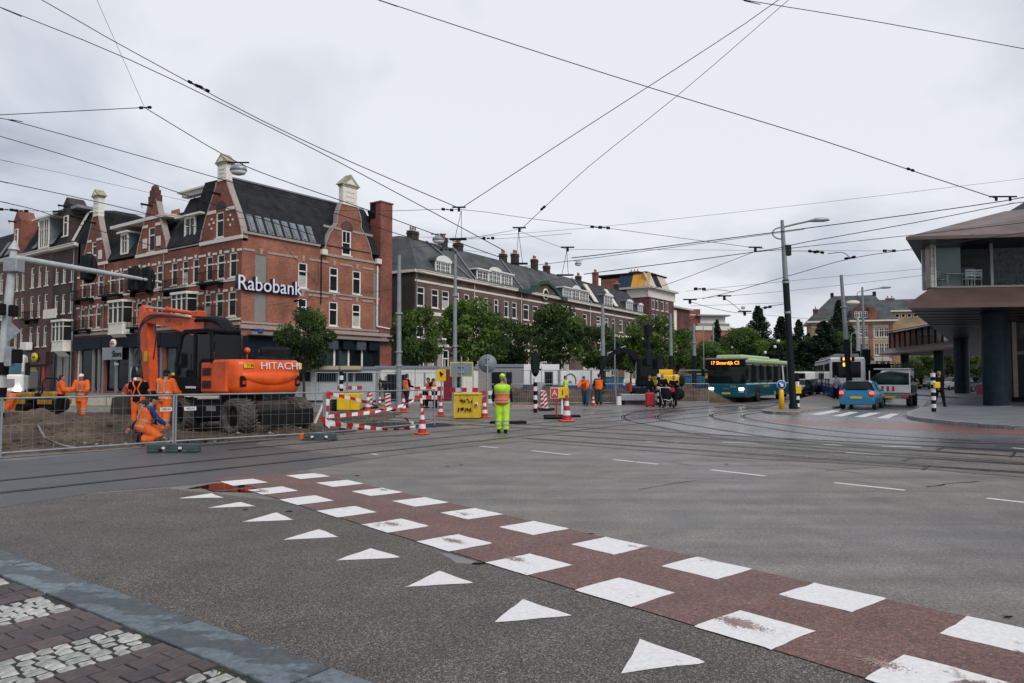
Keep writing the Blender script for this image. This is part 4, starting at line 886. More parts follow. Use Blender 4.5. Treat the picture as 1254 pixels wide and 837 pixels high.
sg = thing('round_shop_sign', 'round white and red sign on the navy shopfront under the bay window', 'sign', (0, 0, 0)); 
c_ = FLf.o + FLf.u * FLf.s(149.5) - FLf.n * .9 + Vector((0, 0, FLf.z(149.5, 421.5)))
sg.location = c_; sg.rotation_euler = (0, 0, FLf.rz)
MB().loft([((0, -.08, 0), (.5, 0, 0), (0, 0, .42)), ((0, .08, 0), (.5, 0, 0), (0, 0, .42))], 20).build('board', M_white, sg); MB().box((-.4, -.1, -.1), (.4, -.085, .05)).build('stripe', M_red, sg); MB().box((-.3, -.1, .12), (.3, -.085, .2)).build('print', M_shop, sg)
MB().tube((0, 0, .42), (0, .9, .42), .03).build('bracket', M_black, sg)
def dark_house(label, pxl, pxr, ebm, cols, rows, eave, extra, style='tbar'):
 H = house(label); S = Side(H, FLf, -math.pi / 2); x0, x1 = FLf.s(pxl), FLf.s(pxr); ref = (pxl + pxr) / 2; ze = FLf.z(eave[0], eave[1]); hs = []
 for r_ in rows: hs += winrow(S, cols, (r_[0], r_[1], r_[2]), style, M_cream)
 m = MB(); wall_holes(m, x0, x1, 0, ze, hs); S.put(m, 'wall', ebm); band(S, x0, x1, ze - .35, ze - .1, M_gtrim)
 mansard(S, x0, x1, ze, ze + 3.8, 1.7, .2, 8, M_slate); S.put(MB().box((x0, .25, 0), (x0 + .1, 8, ze)).box((x1 - .1, .25, 0), (x1, 8, ze)), 'side_wall', M_brick_d)
 return H, S, x0, x1, ze
H4, S4, a4, b4, ze4 = dark_house('dark brick house with cream bay window and small dark gable', 60.5, 91.5, M_brick_d, [(64, 68), (73, 77), (82.7, 87)], [(84, 324, 346), (80, 360, 384)], (75, 303.5), None)
gcx = FLf.s(78.5); S4.put(MB().box((gcx - .9, -.2, ze4), (gcx + .9, 1.5, ze4 + 4.3)).prism([(gcx - 1.0, -.25, ze4 + 4.3), (gcx + 1.0, -.25, ze4 + 4.3), (gcx, -.25, ze4 + 5.2)], (0, 1.7, 0)), 'gable', M_brick_d); window(S4, gcx - .5, gcx + .5, ze4 + 1.0, ze4 + 3.2, -.36, fm=M_cream); hoist(S4, gcx, ze4 + 4.1)
S4.put(MB().prism([(FLf.s(84) - .0, .0, ze4 + .4), (FLf.s(86), .0, ze4 + .4), (FLf.s(89.5), 1.2, ze4 + 3.6), (FLf.s(87.5), 1.2, ze4 + 3.6)], (0, -.12, 0)), 'rafter', M_trim); S4.put(MB().box((a4, -.2, ze4 + 3.8), (b4, 1.5, ze4 + 4.1)), 'roof_edge', M_lead)
bay(S4, FLf.s(60.5,-.8), FLf.s(77,-.8), FLf.z(68, 429,-.8), FLf.z(68, 392,-.8), .8); S4.put(MB().box((FLf.s(61), -.85, FLf.z(68, 391)), (FLf.s(77), -.8, FLf.z(68, 380))), 'balcony_rail', M_cream)
winrow(S4, [(80, 85)], (82, 396, 424), 'tbar'); downpipe(S4, FLf.s(87.5), 0, ze4, M_panel)
for a, b, mm in ((63, 67, M_pane), (70, 76, M_panel), (78, 84, M_panel)): S4.put(MB().box((FLf.s(a), -.05, .2), (FLf.s(b), -.01, FLf.z(70, 434))), 'shop_window', mm)
H5, S5, a5, b5, ze5 = dark_house('purple brown brick house with shop and yellow oval sign', 26, 60.5, M_brick_m, [(34, 38), (43, 46.6), (51.4, 55.5)], [(45, 327, 352), (45, 362, 389), (45, 400, 425)], (48, 309), None)
dormer(S5, FLf.s(43), FLf.s(55), ze5 + .4, ze5 + 3.6, -.1, 1.8, fm=M_cream, roofov=1.3)
for a in (36, 57): S5.put(MB().prism([(FLf.s(a), -.05, ze5 + .5), (FLf.s(a + 5), -.05, ze5 + .5), (FLf.s(a + 6.5), 1.0, ze5 + 2.6), (FLf.s(a + 2), 1.0, ze5 + 2.6)], (0, -.15, 0)), 'roof_light', M_pane2)
S5.put(MB().box((a5 + .1, -.4, FLf.z(40, 447)), (b5 - .1, -.01, FLf.z(40, 432))), 'fascia', mat('shop_brown', (.05, .022, .018), .5)); balcony(S5, FLf.s(33), FLf.s(45), FLf.z(38, 392))
for a, b, mm in ((28, 32, M_pane), (34, 45, mat('yellow_poster', (.35, .33, .08), .6, var=.4, scale=2)), (47, 50, M_pane), (52, 55, M_red)): S5.put(MB().box((FLf.s(a), -.06, .3), (FLf.s(b), -.02, FLf.z(40, 450))), 'shop_window', mm)
S5.put(MB().bbox((FLf.s(34), -.9, FLf.z(38, 429.5)), (FLf.s(42.5), -.3, FLf.z(38, 420)), .05), 'air_conditioner', M_white)
oy = MB().loft([((0, -.08, 0), (.75, 0, 0), (0, 0, .5)), ((0, .05, 0), (.75, 0, 0), (0, 0, .5))], 20); oo = S5.put(oy, 'oval_sign', mat('sign_yellow', (.75, .55, .02), .5), FLf.s(48.5), -.55, FLf.z(48.5, 438)); MB().box((-.4, -.1, -.1), (.4, -.085, .12)).build('print', mat('sign_ink', (.2, .1, .02), .5), oo)
H6, S6, a6, b6, ze6 = dark_house('red brown brick house behind the traffic mast at the left edge', -12, 26, M_brick_m, [(-4, 0), (5, 9), (15.5, 19), (23.5, 27 - 1.4)], [(20, 331, 357), (20, 366, 390), (20, 403, 427)], (10, 318), None)
S6.put(MB().box((FLf.s(14.5), -.3, ze6), (FLf.s(23), 1.5, ze6 + 4.2)).prism([(FLf.s(14.5), -.35, ze6 + 4.2), (FLf.s(23), -.35, ze6 + 4.2), (FLf.s(18.8), -.35, ze6 + 5.4)], (0, 1.7, 0)), 'gable', M_brick_r); hoist(S6, FLf.s(17), ze6 + 4); window(S6, FLf.s(17), FLf.s(20.5), ze6 + 1.2, ze6 + 3.2, -.46)
for x_, mm in ((FLf.s(-4), M_pane2), (FLf.s(4), M_pane2), (FLf.s(9), M_pane)): S6.put(MB().prism([(x_ - .5, -.05, ze6 + .5), (x_ + .5, -.05, ze6 + .5), (x_ + .9, .9, ze6 + 2.4), (x_ - .1, .9, ze6 + 2.4)], (0, -.15, 0)), 'roof_light', mm)
H7, S7, a7, b7, ze7 = dark_house('brown brick house beyond the left edge of the street row', -60, -12, M_brick_b, [(-52, -47), (-42, -37), (-31, -27), (-22, -18)], [(20, 331, 357), (20, 366, 390), (20, 403, 427)], (10, 318), None)
# ---------------------------------------------------------------- the long grey-roofed row in the middle
uB = Vector((543, 890.5, 0)).normalized(); KB = P(507.3, 461, 80); FB = Face(KB, uB)
zeB = FB.z(507.3, 331); zb2 = FB.z(520, 345.5); zrB = FB.z(565, 307.5, 3.6)
WB = [(510, 519.5), (528, 536.8), (541, 549.7), (555, 562), (568, 574.5), (580, 586), (592, 598), (605, 610.5), (617.5, 623), (627, 633), (641, 648), (652.7, 659.6), (664, 670), (676, 681.5), (689, 693.5), (701, 705.5), (714, 719), (721, 726), (731, 736), (741, 745.5), (750, 754), (759, 763), (768, 772), (777, 780.5)]
r1 = (FB.z(532, 377.5), FB.z(532, 354)); r2 = (FB.z(545, 416), FB.z(545, 396))
def row_house(label, p0, p1, chims, dorms, mroof=M_slate_g, wall=M_brick_b, hip=0, ped=False, end=False):
 H = thing(label=label, name='terraced_house', cat='building', loc=(KB.x, KB.y, 0), rz=FB.rz, group='terraced houses with grey mansard roofs'); S = Side(H, FB, 0); x0, x1 = FB.s(p0), FB.s(p1)
 cols = [w_ for w_ in WB if w_[0] > p0 and w_[1] < p1]
 hs = winrow(S, cols, None, 'sash', M_white, z=r1, curt=True); hs += winrow(S, cols, None, 'sash', M_white, z=r2)
 hs += winrow(S, cols[::2], None, 'tbar', M_white, z=(r2[0] - 4.2, r2[0] - 1.2), sill=False)
 m = MB(); wall_holes(m, x0, x1, 0, zeB - .1, hs); m.box((x0 + .02, .5, 0), (x1 - .02, 9, zeB - .2)); S.put(m, 'wall', wall)
 band(S, x0, x1, zb2 - .1, zb2 + .14, M_trim); band(S, x0, x1, r1[0] - .9, r1[0] - .5, M_trim, -.12, d=.12); band(S, x0, x1, r2[0] - .9, r2[0] - .6, M_trim, -.1, d=.1)
 S.put(MB().box((x0 + .2, -.04, 0), (x1 - .2, -.005, 1.2)), 'plinth', M_trim)
 for i, w_ in enumerate(cols[::3]):                    # pale pilasters and bay fronts of the lower floors
  s_ = FB.s(w_[1]) + .5; S.put(MB().box((s_, -.9, r2[0] - 5.4), (s_ + 2.2, -.004, r2[0] - 4.9)).box((s_, -.8, r2[0] - .95), (s_ + 2.2, -.004, r2[0] - .6)).box((s_ + .1, -.7, 0), (s_ + .3, -.004, r2[0] - .95)).box((s_ + 1.9, -.7, 0), (s_ + 2.1, -.004, r2[0] - .95)), 'porch', M_trim)
 mansard(S, x0, x1, zeB, zrB, 3.4, .35, 11, mroof, hip0=hip, name='roof')
 for px, w_, t_ in chims: s_ = FB.s(px, 3.4); zt = FB.z(px, t_, 3.6); chimney(S, s_, 3.6, zrB - .8, w_ * 3.6 ** 0 * .105, .8, zt - zrB + .2, 3, M_brick_d if px != 731 else M_brick_r)
 for a, b, t_, bt, ar in dorms:
  c = (a + b) / 2; zt, zb = FB.z(c, t_), FB.z(c, bt); dormer(S, FB.s(a), FB.s(b), zb, zt, 0.0, 2.6, 'grid', arch=ar, sidem=M_slate_g)
 for z_ in (x0 + .05,): S.put(MB().prism([(z_, -.4, zeB + .1), (z_ + .22, -.4, zeB + .1), (z_ + .22, 3.3, zrB + .12), (z_, 3.3, zrB + .12)], (0, -.12, .02)), 'party_wall_flashing', M_lead) if not hip else None
 downpipe(S, x0 + .2, 0, zeB, M_lead if hip else M_trim)
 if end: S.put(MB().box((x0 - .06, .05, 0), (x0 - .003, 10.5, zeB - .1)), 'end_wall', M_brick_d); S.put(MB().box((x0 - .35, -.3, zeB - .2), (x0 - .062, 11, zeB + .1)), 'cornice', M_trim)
 return H, S
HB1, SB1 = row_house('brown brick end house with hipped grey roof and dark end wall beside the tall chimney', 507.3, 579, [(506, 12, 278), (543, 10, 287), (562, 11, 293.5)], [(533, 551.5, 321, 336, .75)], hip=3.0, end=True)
HB2, SB2 = row_house('brown brick house with three part white dormer and two chimneys behind the big tree', 579, 637, [(617.5, 9, 307), (632, 10, 307)], [(584, 598.5, 331.5, 346, 0), (598.5, 613.5, 332.5, 349, .55), (613.5, 627.5, 336.5, 351, 0)])
HB3, SB3 = row_house('brown brick house with green arched pediment and round window', 637, 722, [(656, 9, 314), (671, 9, 322), (710, 8, 335)], [(690, 701, 353.5, 366.5, 0), (701, 710.5, 354.5, 368, .6), (710.5, 721.5, 357.5, 370, 0)])
a, b = FB.s(642), FB.s(682); c = (a + b) / 2 + .6; w_ = (b - a) / 2; za = FB.z(662, 347.5); M_green = mat('green_fascia', (.012, .055, .038), .5, var=.2)
prof = [(c - w_, zeB - .1), (c - w_ * .72, zeB + .15), (c - w_ * .62, zeB + (za - zeB) * .45), (c - w_ * .42, zeB + (za - zeB) * .8), (c - w_ * .18, za - .1), (c + w_ * .05, za), (c + w_ * .3, za - .35), (c + w_ * .5, zeB + (za - zeB) * .62), (c + w_ * .68, zeB + (za - zeB) * .3), (c + w_ * .8, zeB + .1), (c + w_, zeB - .1)]
SB3.put(MB().prism([(x, -.42, z) for x, z in prof], (0, 4, 0)), 'pediment', M_brick_b)
gb = MB()
for (x0_, z0_), (x1_, z1_) in zip(prof[:-1], prof[1:]): gb.prism([(x0_, -.75, z0_), (x1_, -.75, z1_), (x1_, -.75, z1_ + .45), (x0_, -.75, z0_ + .45)], (0, 1.0, 0))
gb.box((a - 2.5, -.8, zeB - .35), (c - w_ + .1, -.3, zeB + .2)); gb.box((c + w_ - .2, -.8, zeB - .35), (c + w_ + 1.5, -.3, zeB + .2)); SB3.put(gb, 'green_cornice', M_green)
zc2 = FB.z(665, 361); cs = FB.s(665)
SB3.put(MB().loft([((cs, -.5, zc2), (.85, 0, 0), (0, 0, .85)), ((cs, -.43, zc2), (.85, 0, 0), (0, 0, .85))], 18), 'round_window', M_trim); SB3.put(MB().loft([((cs, -.53, zc2), (.62, 0, 0), (0, 0, .62)), ((cs, -.502, zc2), (.62, 0, 0), (0, 0, .62))], 18), 'pane', M_pane)
HB4, SB4 = row_house('brown brick house with dark roof and slanted skylights at the far end of the row', 722, 789, [(731, 9, 331), (757, 8, 345)], [(741, 751, 363, 376, .5), (768, 775.5, 370, 381.5, .45), (782.5, 788, 374, 384.5, .4)], mroof=mat('dark_roof', (.035, .037, .04), .85, var=.5, scale=1))
for a in (727, 752): s_ = FB.s(a); SB4.put(MB().prism([(s_, -.2, zeB + .5), (s_ + 1.4, -.2, zeB + .5), (s_ + 1.4, 1.9, zeB + 3.6), (s_, 1.9, zeB + 3.6)], (0, -.12, .1)), 'skylight', M_trim)
SB2.put(MB().prism([(FB.s(566) - FB.s(566) + FB.s(575), -.35, zeB + .1), (FB.s(576.5), -.35, zeB + .1), (FB.s(549), 3.3, zrB), (FB.s(547.5), 3.3, zrB)], (0, -.12, .05)), 'rope_flashing', M_lead)
# ---------------------------------------------------------------- corner block with orange panelled mansard
uC = Vector((623, 890.5, 0)).normalized(); KC = P(795.6, 461, 150); FC = Face(KC, uC); FCl = Face(KC, Vector((uC.y, -uC.x, 0)))
HC = thing('apartment_building', 'tall corner block with orange and navy panelled mansard above cream cornice', 'building', (KC.x, KC.y, 0), FC.rz); Cr = Side(HC, FC, 0); Cl = Side(HC, FCl, -math.pi / 2)
LCr = FC.s(826); ztC = FC.z(795.6, 351); zmC = FC.z(795.6, 335.5, 1.2); xl = FCl.s(757); M_brick_t = brick('maroon_brick', (.16, .045, .035), (.11, .035, .03), (.15, .1, .08))
hs = winrow(Cr, [(799, 802.3), (804, 807), (810, 813.6), (816.3, 819.3)], None, 'sash', M_white, z=(FC.z(804, 380), FC.z(804, 363))); hs += winrow(Cr, [(799, 802.3), (804, 807), (810, 813.6), (816.3, 819.3)], None, 'sash', M_white, z=(FC.z(804, 401), FC.z(804, 385.5)))
hs += winrow(Cr, [(799, 802.3), (804, 807), (810, 813.6), (816.3, 819.3)], None, 'sash', M_white, z=(FC.z(804, 424), FC.z(804, 408)))
m = MB(); wall_holes(m, 0, LCr, 0, ztC - .3, hs); m.box((.03, .5, 0), (LCr, 14, ztC - .4)); Cr.put(m, 'wall', M_brick_t)
Cl.put(MB().box((xl - 8, 0, 0), (-.02, .4, ztC - 2.0)), 'wall', M_brick_t)
for S_, a, b in ((Cr, -.5, LCr + .5), (Cl, xl, .4)):
 S_.put(MB().box((a, -.15, ztC - 2.2), (b, -.01, ztC - .4)), 'frieze', M_trim); S_.put(MB().box((a - .1, -1.0, ztC - .4), (b + .1, .3, ztC)), 'cornice', M_stone)
M_or = mat('orange_panel', (.75, .36, .03), .5, var=.08); M_tan = mat('tan_panel', (.62, .40, .20), .5, var=.1); M_nv = mat('navy_panel', (.015, .035, .075), .45, var=.2); M_pl = mat('pale_panel', (.60, .52, .42), .5, var=.12)
def mpanel(S_, a, b, m_, za_=None): S_.put(MB().prism([(a, -.2, ztC + .05), (b, -.2, ztC + .05), (b, 1.2, zmC), (a, 1.2, zmC)], (0, .3, 0)), 'roof_panel', m_)
for a, b, m_ in ((757, 762.5, M_nv), (762.5, 768, M_nv), (768, 773.5, M_nv), (773.5, 781.5, M_or), (781.5, 789.3, M_or), (789.3, 795.2, M_tan)): mpanel(Cl, FCl.s(a) + .04, FCl.s(b) - .04, m_)
for a, b, m_ in ((796.2, 799, M_pl), (799, 801.5, M_pl), (801.5, 804.2, M_pl), (804.4, 811.5, M_black), (811.7, 814.5, M_pl), (814.5, 817.5, M_pl), (817.5, 821, M_pl)): mpanel(Cr, FC.s(a) + .04, FC.s(b) - .04, m_)
Cr.put(MB().box((.9, 1.0, zmC - .05), (LCr - 1.2, 13, zmC + .25)).box((1.6, 1.6, ztC), (LCr - 1.7, 12, zmC - .06)), 'roof', M_slate); Cl.put(MB().box((xl, 1.0, zmC - .05), (-.9, 6, zmC + .25)), 'roof_edge', M_slate)
Cl.put(MB().box((FCl.s(736), .6, ztC - 3), (xl - .1, 6, zmC - .8)), 'brick_block', M_brick_o); chimney(Cl, FCl.s(768), 4, zmC, 2.2, 1, .8, 3, M_brick_r); chimney(Cl, FCl.s(764), .2, ztC - 2.5, 1.6, 1.2, 2.4, 2, M_brick_d)
Cr.put(MB().box((LCr + .1, 1.0, 0), (LCr + 12, 9, FC.z(828, 376.5))), 'rear_wing', M_brick_t); Cr.put(MB().box((LCr + .1, .2, FC.z(828, 376.5)), (LCr + 12.4, 9.5, FC.z(828, 374.5))), 'wing_cornice', M_stone); Cr.put(MB().box((LCr + 1, .95, 6), (LCr + 4, .99, FC.z(828, 379))), 'wing_panel', M_cream)
# ---------------------------------------------------------------- red and white block behind the park
KE = P(842.5, 461, 190); FE = Face(KE, Vector((.985, .17, 0))); HE = thing('office_building', 'flat roofed red brick and white block beyond the park trees', 'building', (KE.x, KE.y, 0), FE.rz); E = Side(HE, FE, 0)
ez = lambda y: FE.z(860, y); E.put(MB().box((0, 0, ez(460)), (FE.s(858.5), 10, ez(379))), 'tower', M_brick_r); E.put(MB().box((0, -.05, ez(386.5)), (FE.s(858.5) + .1, -.01, ez(385.5))), 'band', M_trim)
E.put(MB().box((FE.s(851), -1, 0), (FE.s(892), 12, ez(402))), 'wall', M_brick_o); E.put(MB().box((FE.s(851) - .2, -1.3, ez(405)), (FE.s(892) + .4, -1.01, ez(400))), 'parapet', M_trim)
E.put(MB().box((FE.s(855), .4, ez(402)), (FE.s(890), 10, ez(387.5))), 'penthouse', M_white); E.put(MB().box((FE.s(853), -1, ez(387.5)), (FE.s(893.5), 11, ez(385.7))), 'roof', M_lead)
for a, b in ((860, 862.5), (864.5, 870), (881, 884), (886, 889.5)): window(E, FE.s(a), FE.s(b), ez(398), ez(389), .36, 'plain', M_white, M_pane, False)
E.put(MB().box((FE.s(853), -1.1, ez(400)), (FE.s(892), -1.05, ez(396.5))), 'railing', M_panel)
hb = thing('brick_house', 'small brown brick gabled house peeping over the green park tree', 'building', tuple(P(905, 461, 200).xy) + (0,), 0.15)
m = MB().box((0, 0, 0), (3.5, 6, 14.2)).box((3, 1, 14), (3.8, 1.8, 15.5)); m.build('wall', M_brick_b, hb); MB().prism([(-.3, -.3, 14.2), (3.8, -.3, 14.2), (1.7, -.3, 15.2)], (0, 7, 0)).build('roof', M_slate, hb)
mb = thing('brick_house', 'low dark slate roofed house behind the red tower block', 'building', tuple(P(833, 461, 185).xy) + (0,), 0.1)
MB().box((-.5, 0, 0), (4, 6, 11.5)).build('wall', M_brick_t, mb); MB().prism([(-.8, -.3, 11.5), (4.2, -.3, 11.5), (4.2, 3, 14.5), (-.8, 3, 14.5)], (0, .3, 0)).build('roof', M_slate_g, mb)
# ---------------------------------------------------------------- yellow brick villa
KD = P(989, 461, 150); FD = Face(KD, Vector((.953, -.303, 0))); HD = thing('villa', 'large yellow brick building with grey hipped roof and white cornice', 'building', (KD.x, KD.y, 0), FD.rz); D = Side(HD, FD, 0)
dz = lambda y, px=1060, o=0: FD.z(px, y, o); x1 = FD.s(1101) - 1.0; x0 = .9; zeD = dz(392.5); zrD = dz(362.3, 1046, 6)
ws = []
def tri(a, b, t_, bt, S_=D):
 r_ = []
 for i in range(3): q0 = a + (b - a) * i / 3 + .35; q1 = a + (b - a) * (i + 1) / 3 - .35; r_.append((q0, q1))
 return winrow(S_, r_, (1060, t_, bt), 'cross', M_white)
wide = []
for a, b in ((1046.5, 1064.5), (1071.5, 1090), (1023, 1040), (1000, 1016)):
 for t_, bt in ((402, 413.5), (421, 435.5)): wide += tri(a, b, t_, bt)
wide += tri(1072, 1090, 443.5, 456.5); wide += tri(1047, 1064, 443.5, 456.5)
m = MB(); wall_holes(m, x0, x1, 0, zeD - .3, wide); m.box((x0 + .02, .5, 0), (x1 - .02, 12, zeD - .4)); D.put(m, 'wall', M_brick_y)
for a in (1043, 1067.5, 1092.5, 1018): D.put(MB().box((FD.s(a) - .35, -.12, 0), (FD.s(a) + .35, -.01, zeD - .8)), 'pilaster', brick('red_inlay', (.30, .11, .07), (.24, .09, .06), (.25, .2, .15)))
for y in (400, 416.5, 438.5): band(D, x0, x1, dz(y) - .12, dz(y) + .12, M_stone)
D.put(MB().box((FD.s(1070.5), -.6, dz(442.5)), (FD.s(1092), -.02, dz(439.5))), 'porch', M_stone)
for a in (1071, 1076.5, 1085, 1091): D.put(MB().box((FD.s(a) - .2, -.5, 0), (FD.s(a) + .2, -.1, dz(442.5))), 'porch_column', M_brick_y)
D.put(MB().box((0, -.9, zeD - .3), (x1 + 1, 12.6, zeD)), 'cornice', M_trim)
rx0, rx1 = FD.s(1021, 6), FD.s(1073, 6); m = MB(); m.add([(.0, -.9, zeD), (x1 + 1, -.9, zeD), (x1 + 1, 12.5, zeD), (0, 12.5, zeD), (rx0, 6, zrD), (rx1, 6, zrD)], [(0, 1, 5, 4), (1, 2, 5), (2, 3, 4, 5), (3, 0, 4)]); D.put(m, 'roof', M_slate_g)
for a in (rx0, rx1): D.put(MB().box((a - .3, 5.7, zrD - .3), (a + .3, 6.3, zrD + .7)), 'ridge_finial', M_slate)
ga, gb_ = FD.s(1043), FD.s(1071); D.put(MB().prism([(ga, -.5, zeD + .02), (gb_, -.5, zeD + .02), (gb_, -.5, dz(380)), ((ga * .25 + gb_ * .75), -.5, dz(376)), ((ga + gb_) / 2, -.5, dz(370.5)), ((ga * .75 + gb_ * .25), -.5, dz(376)), (ga, -.5, dz(380))], (0, 5, 0)), 'gable', M_brick_b)
for i in range(3): q0 = FD.s(1047) + (FD.s(1064) - FD.s(1047)) * i / 3; window(D, q0 + .1, q0 + .85, dz(389.5), dz(382), -.66, 'cross', M_white, M_pane, False)
D.put(MB().box((gb_ - 1, -.8, zeD), (gb_ + .5, .6, dz(377))), 'turret', M_brick_r)
os_ = D.put(MB().loft([((FD.s(1044.5), -2.2, dz(371.5)), (1.3, 0, 0), (0, 0, .45)), ((FD.s(1044.5), -2.0, dz(371.5)), (1.3, 0, 0), (0, 0, .45))], 16), 'oval_panel', M_trim)
chimney(D, FD.s(1001), 1.5, zeD, .9, .8, 2.6, 1, M_brick_t); chimney(D, FD.s(1092, 9), 9, zeD + 3, 1.6, 1, 2.1, 2, M_brick_t)
wx0, wx1 = x1 + .1, x1 + 12; D.put(MB().box((wx0, 3, 0), (wx1, 12, dz(382, 1110, 3))), 'wing_wall', M_brick_y); D.put(MB().box((wx0, 2.2, dz(382, 1110, 3)), (wx1, 3.6, dz(380.3, 1110, 3))), 'wing_cornice', M_trim)
D.put(MB().prism([(wx0 - 3, 2.5, dz(380.3, 1110, 3)), (wx0 - 3, 7, dz(367, 1100, 7)), (wx0 - 3, 12, dz(380, 1110, 3))], (16, 0, 0)), 'wing_roof', M_slate_g)
for i in range(4): window(D, wx0 + 1.0 + i * 1.1, wx0 + 1.75 + i * 1.1, dz(389, 1110, 3), dz(384.5, 1110, 3), 2.85, 'plain', M_white, M_pane, False)
# ---------------------------------------------------------------- modern corner building with canted copper skirts
M_copper = mat('oxidised_copper_roof', (.165, .122, .108), .55, var=.4, scale=.7, spec=.4); M_coppd = mat('brown_copper_skirt', (.105, .064, .052), .45, var=.25, scale=.8)
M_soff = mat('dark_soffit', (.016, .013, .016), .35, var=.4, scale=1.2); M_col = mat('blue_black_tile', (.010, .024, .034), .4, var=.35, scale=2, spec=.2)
M_bronze = mat('bronze_frame', (.26, .22, .18), .4, .4, var=.2)
A = P(1112, 372, 35); uf = Vector((.988, -.156, 0)); us = Vector((.553, .833, 0)); nin = Vector((.156, .988, 0))
HM = thing('modern_building', 'modern glass storey on dark round columns with canted copper roof and skirt', 'building', (A.x, A.y, 0))
def q(v): return (v.x - A.x, v.y - A.y, v.z)
def at(base, z, f=0, s_=0, n=0): v = base + uf * f + us * s_ + nin * n; return Vector((v.x, v.y, z))
zl0, zl1, zs0, zs1 = 4.93, 5.15, P(1139, 353.5, 36.2).z, P(1139, 297, 36.2).z
Bp, Cp = Vector((52.9, 86, 0)), Vector((58.4, 115, 0))
W0 = P(1139, 353.5, 36.2); R0 = P(1230, 259, 41.5); T0 = P(1110, 290, 34.9)
def poly(name, faces, m_, parent=HM, th=None):
 mb = MB()
 for f in faces: mb.add([q(v) for v in f], [tuple(range(len(f)))])
 return mb.build(name, m_, parent)
FW = 26
E0, E1 = T0, at(T0, T0.z, FW); EB = Vector((Bp.x - .3, Bp.y, T0.z)); EC = Vector((Cp.x, Cp.y, T0.z + .2)); R1 = R0 + uf * 14 + Vector((0, 0, 1.2)); RB = Vector((Bp.x + 8, Bp.y + 8, R0.z)); RC = Vector((Cp.x + 14, Cp.y + 8, R0.z))
poly('roof', [(E0, E1, R1, R0), (E0, R0, RB, EB), (EB, RB, RC, EC)], M_copper)
for i in range(1, 9):                                    # standing seams on the front slope
 t_ = i / 9; a = E0.lerp(E1, t_); b = R0.lerp(R1, t_); HMs = MB().tube(q(a + Vector((0, -.01, .02))), q(b + Vector((0, -.01, .02))), .025, n=4); HMs.build('roof_seam', M_copper, HM)
poly('roof_glass', [(P(1233, 260.5, 41.3), P(1262, 262, 41), P(1262, 240, 43), P(1254, 248, 42.5))], M_pane)
mbx = MB(); fz = .16
mbx.prism([q(v) for v in (E0, E1, E1 - Vector((0, 0, fz)), E0 - Vector((0, 0, fz)))], (0, .06, 0)); mbx.prism([q(v) for v in (E0, EB, EB - Vector((0, 0, fz)), E0 - Vector((0, 0, fz)))], (.06, 0, 0)); mbx.prism([q(v) for v in (EB, EC, EC - Vector((0, 0, fz)), EB - Vector((0, 0, fz)))], (.06, 0, 0)); mbx.build('eaves', M_coppd, HM)
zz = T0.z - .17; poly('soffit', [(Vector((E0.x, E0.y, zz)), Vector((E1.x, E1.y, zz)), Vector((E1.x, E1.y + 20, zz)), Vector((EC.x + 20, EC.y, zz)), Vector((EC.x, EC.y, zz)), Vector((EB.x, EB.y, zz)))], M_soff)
L0 = A.copy(); L0.z = zl1; L1 = at(L0, zl1, FW); LB = Vector((Bp.x, Bp.y, zl1)); LC = Vector((Cp.x - .3, Cp.y, zl1)); W0.z = zs0; W1 = at(W0, zs0, FW - 1); WB_ = Vector((Bp.x + 1.2, Bp.y + .6, zs0)); WC_ = Vector((Cp.x + 1.2, Cp.y - .4, zs0))
poly('skirt', [(L0, L1, W1, W0), (L0, W0, WB_, LB), (LB, WB_, WC_, LC)], M_coppd)
dn = Vector((0, 0, -(zl1 - zl0))); poly('skirt_lip', [(L0, L1, L1 + dn, L0 + dn), (L0, LB, LB + dn, L0 + dn), (LB, LC, LC + dn, LB + dn)], M_coppd)
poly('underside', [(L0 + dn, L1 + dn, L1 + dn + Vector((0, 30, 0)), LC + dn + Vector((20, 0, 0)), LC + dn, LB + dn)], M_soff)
for i in range(1, 7): a = L0 + dn + us * i * 2.2 - Vector((0, 0, .012)); b = a + uf * 22; MB().tube(q(a), q(b), .02, n=4).build('soffit_joint', M_black, HM)
# upper glass storey, front: posts, glass, interior
h0, h1 = zs0 + .05, zs1 - .02
def post(f, wd, dp, m_, n=0, z0=h0, z1=h1): MB().box((0, 0, 0), (wd, dp, z1 - z0)).build('post', m_, HM, q(at(W0, z0, f, 0, n)), math.atan2(uf.y, uf.x))
Fg = Face(W0, uf); post(0, .26, .5, M_bronze); post(Fg.s(1144), .12, .2, M_cream)
post(Fg.s(1148.5), .06, .14, M_white)
for px in (1219, 1300, 1380): post(Fg.s(px) - .06, .12, .16, M_panel)
def span(name, f0, f1, n0, n1, z0, z1, m_, parent=HM): return MB().box((0, 0, 0), (f1 - f0, n1 - n0, z1 - z0)).build(name, m_, HM, q(at(W0, z0, f0, 0, n0)), math.atan2(uf.y, uf.x))
span('sill', .3, FW - 2, -.02, .14, h0 - .04, h0 + .05, M_panel); span('head', .3, FW - 2, .0, .14, h1 - .08, h1, M_bronze)
M_clear = bpy.data.materials.new('clear_glass'); t, b = nodes(M_clear); b.inputs['Base Color'].default_value = (.75, .9, .88, 1); b.inputs['Roughness'].default_value = .02
b.inputs['Transmission Weight'].default_value = 1; b.inputs['IOR'].default_value = 1.25
for a, c_ in ((1149.5, 1218), (1220, 1299), (1301, 1379)):
 s0_, s1_ = Fg.s(a), Fg.s(c_); mb = MB(); mb.add([(0, 0, 0), (s1_ - s0_, 0, 0), (s1_ - s0_, 0, h1 - h0 - .12), (0, 0, h1 - h0 - .12)], [(0, 1, 2, 3)]); mb.build('pane', M_clear, HM, q(at(W0, h0 + .05, s0_, 0, .07)), math.atan2(uf.y, uf.x))
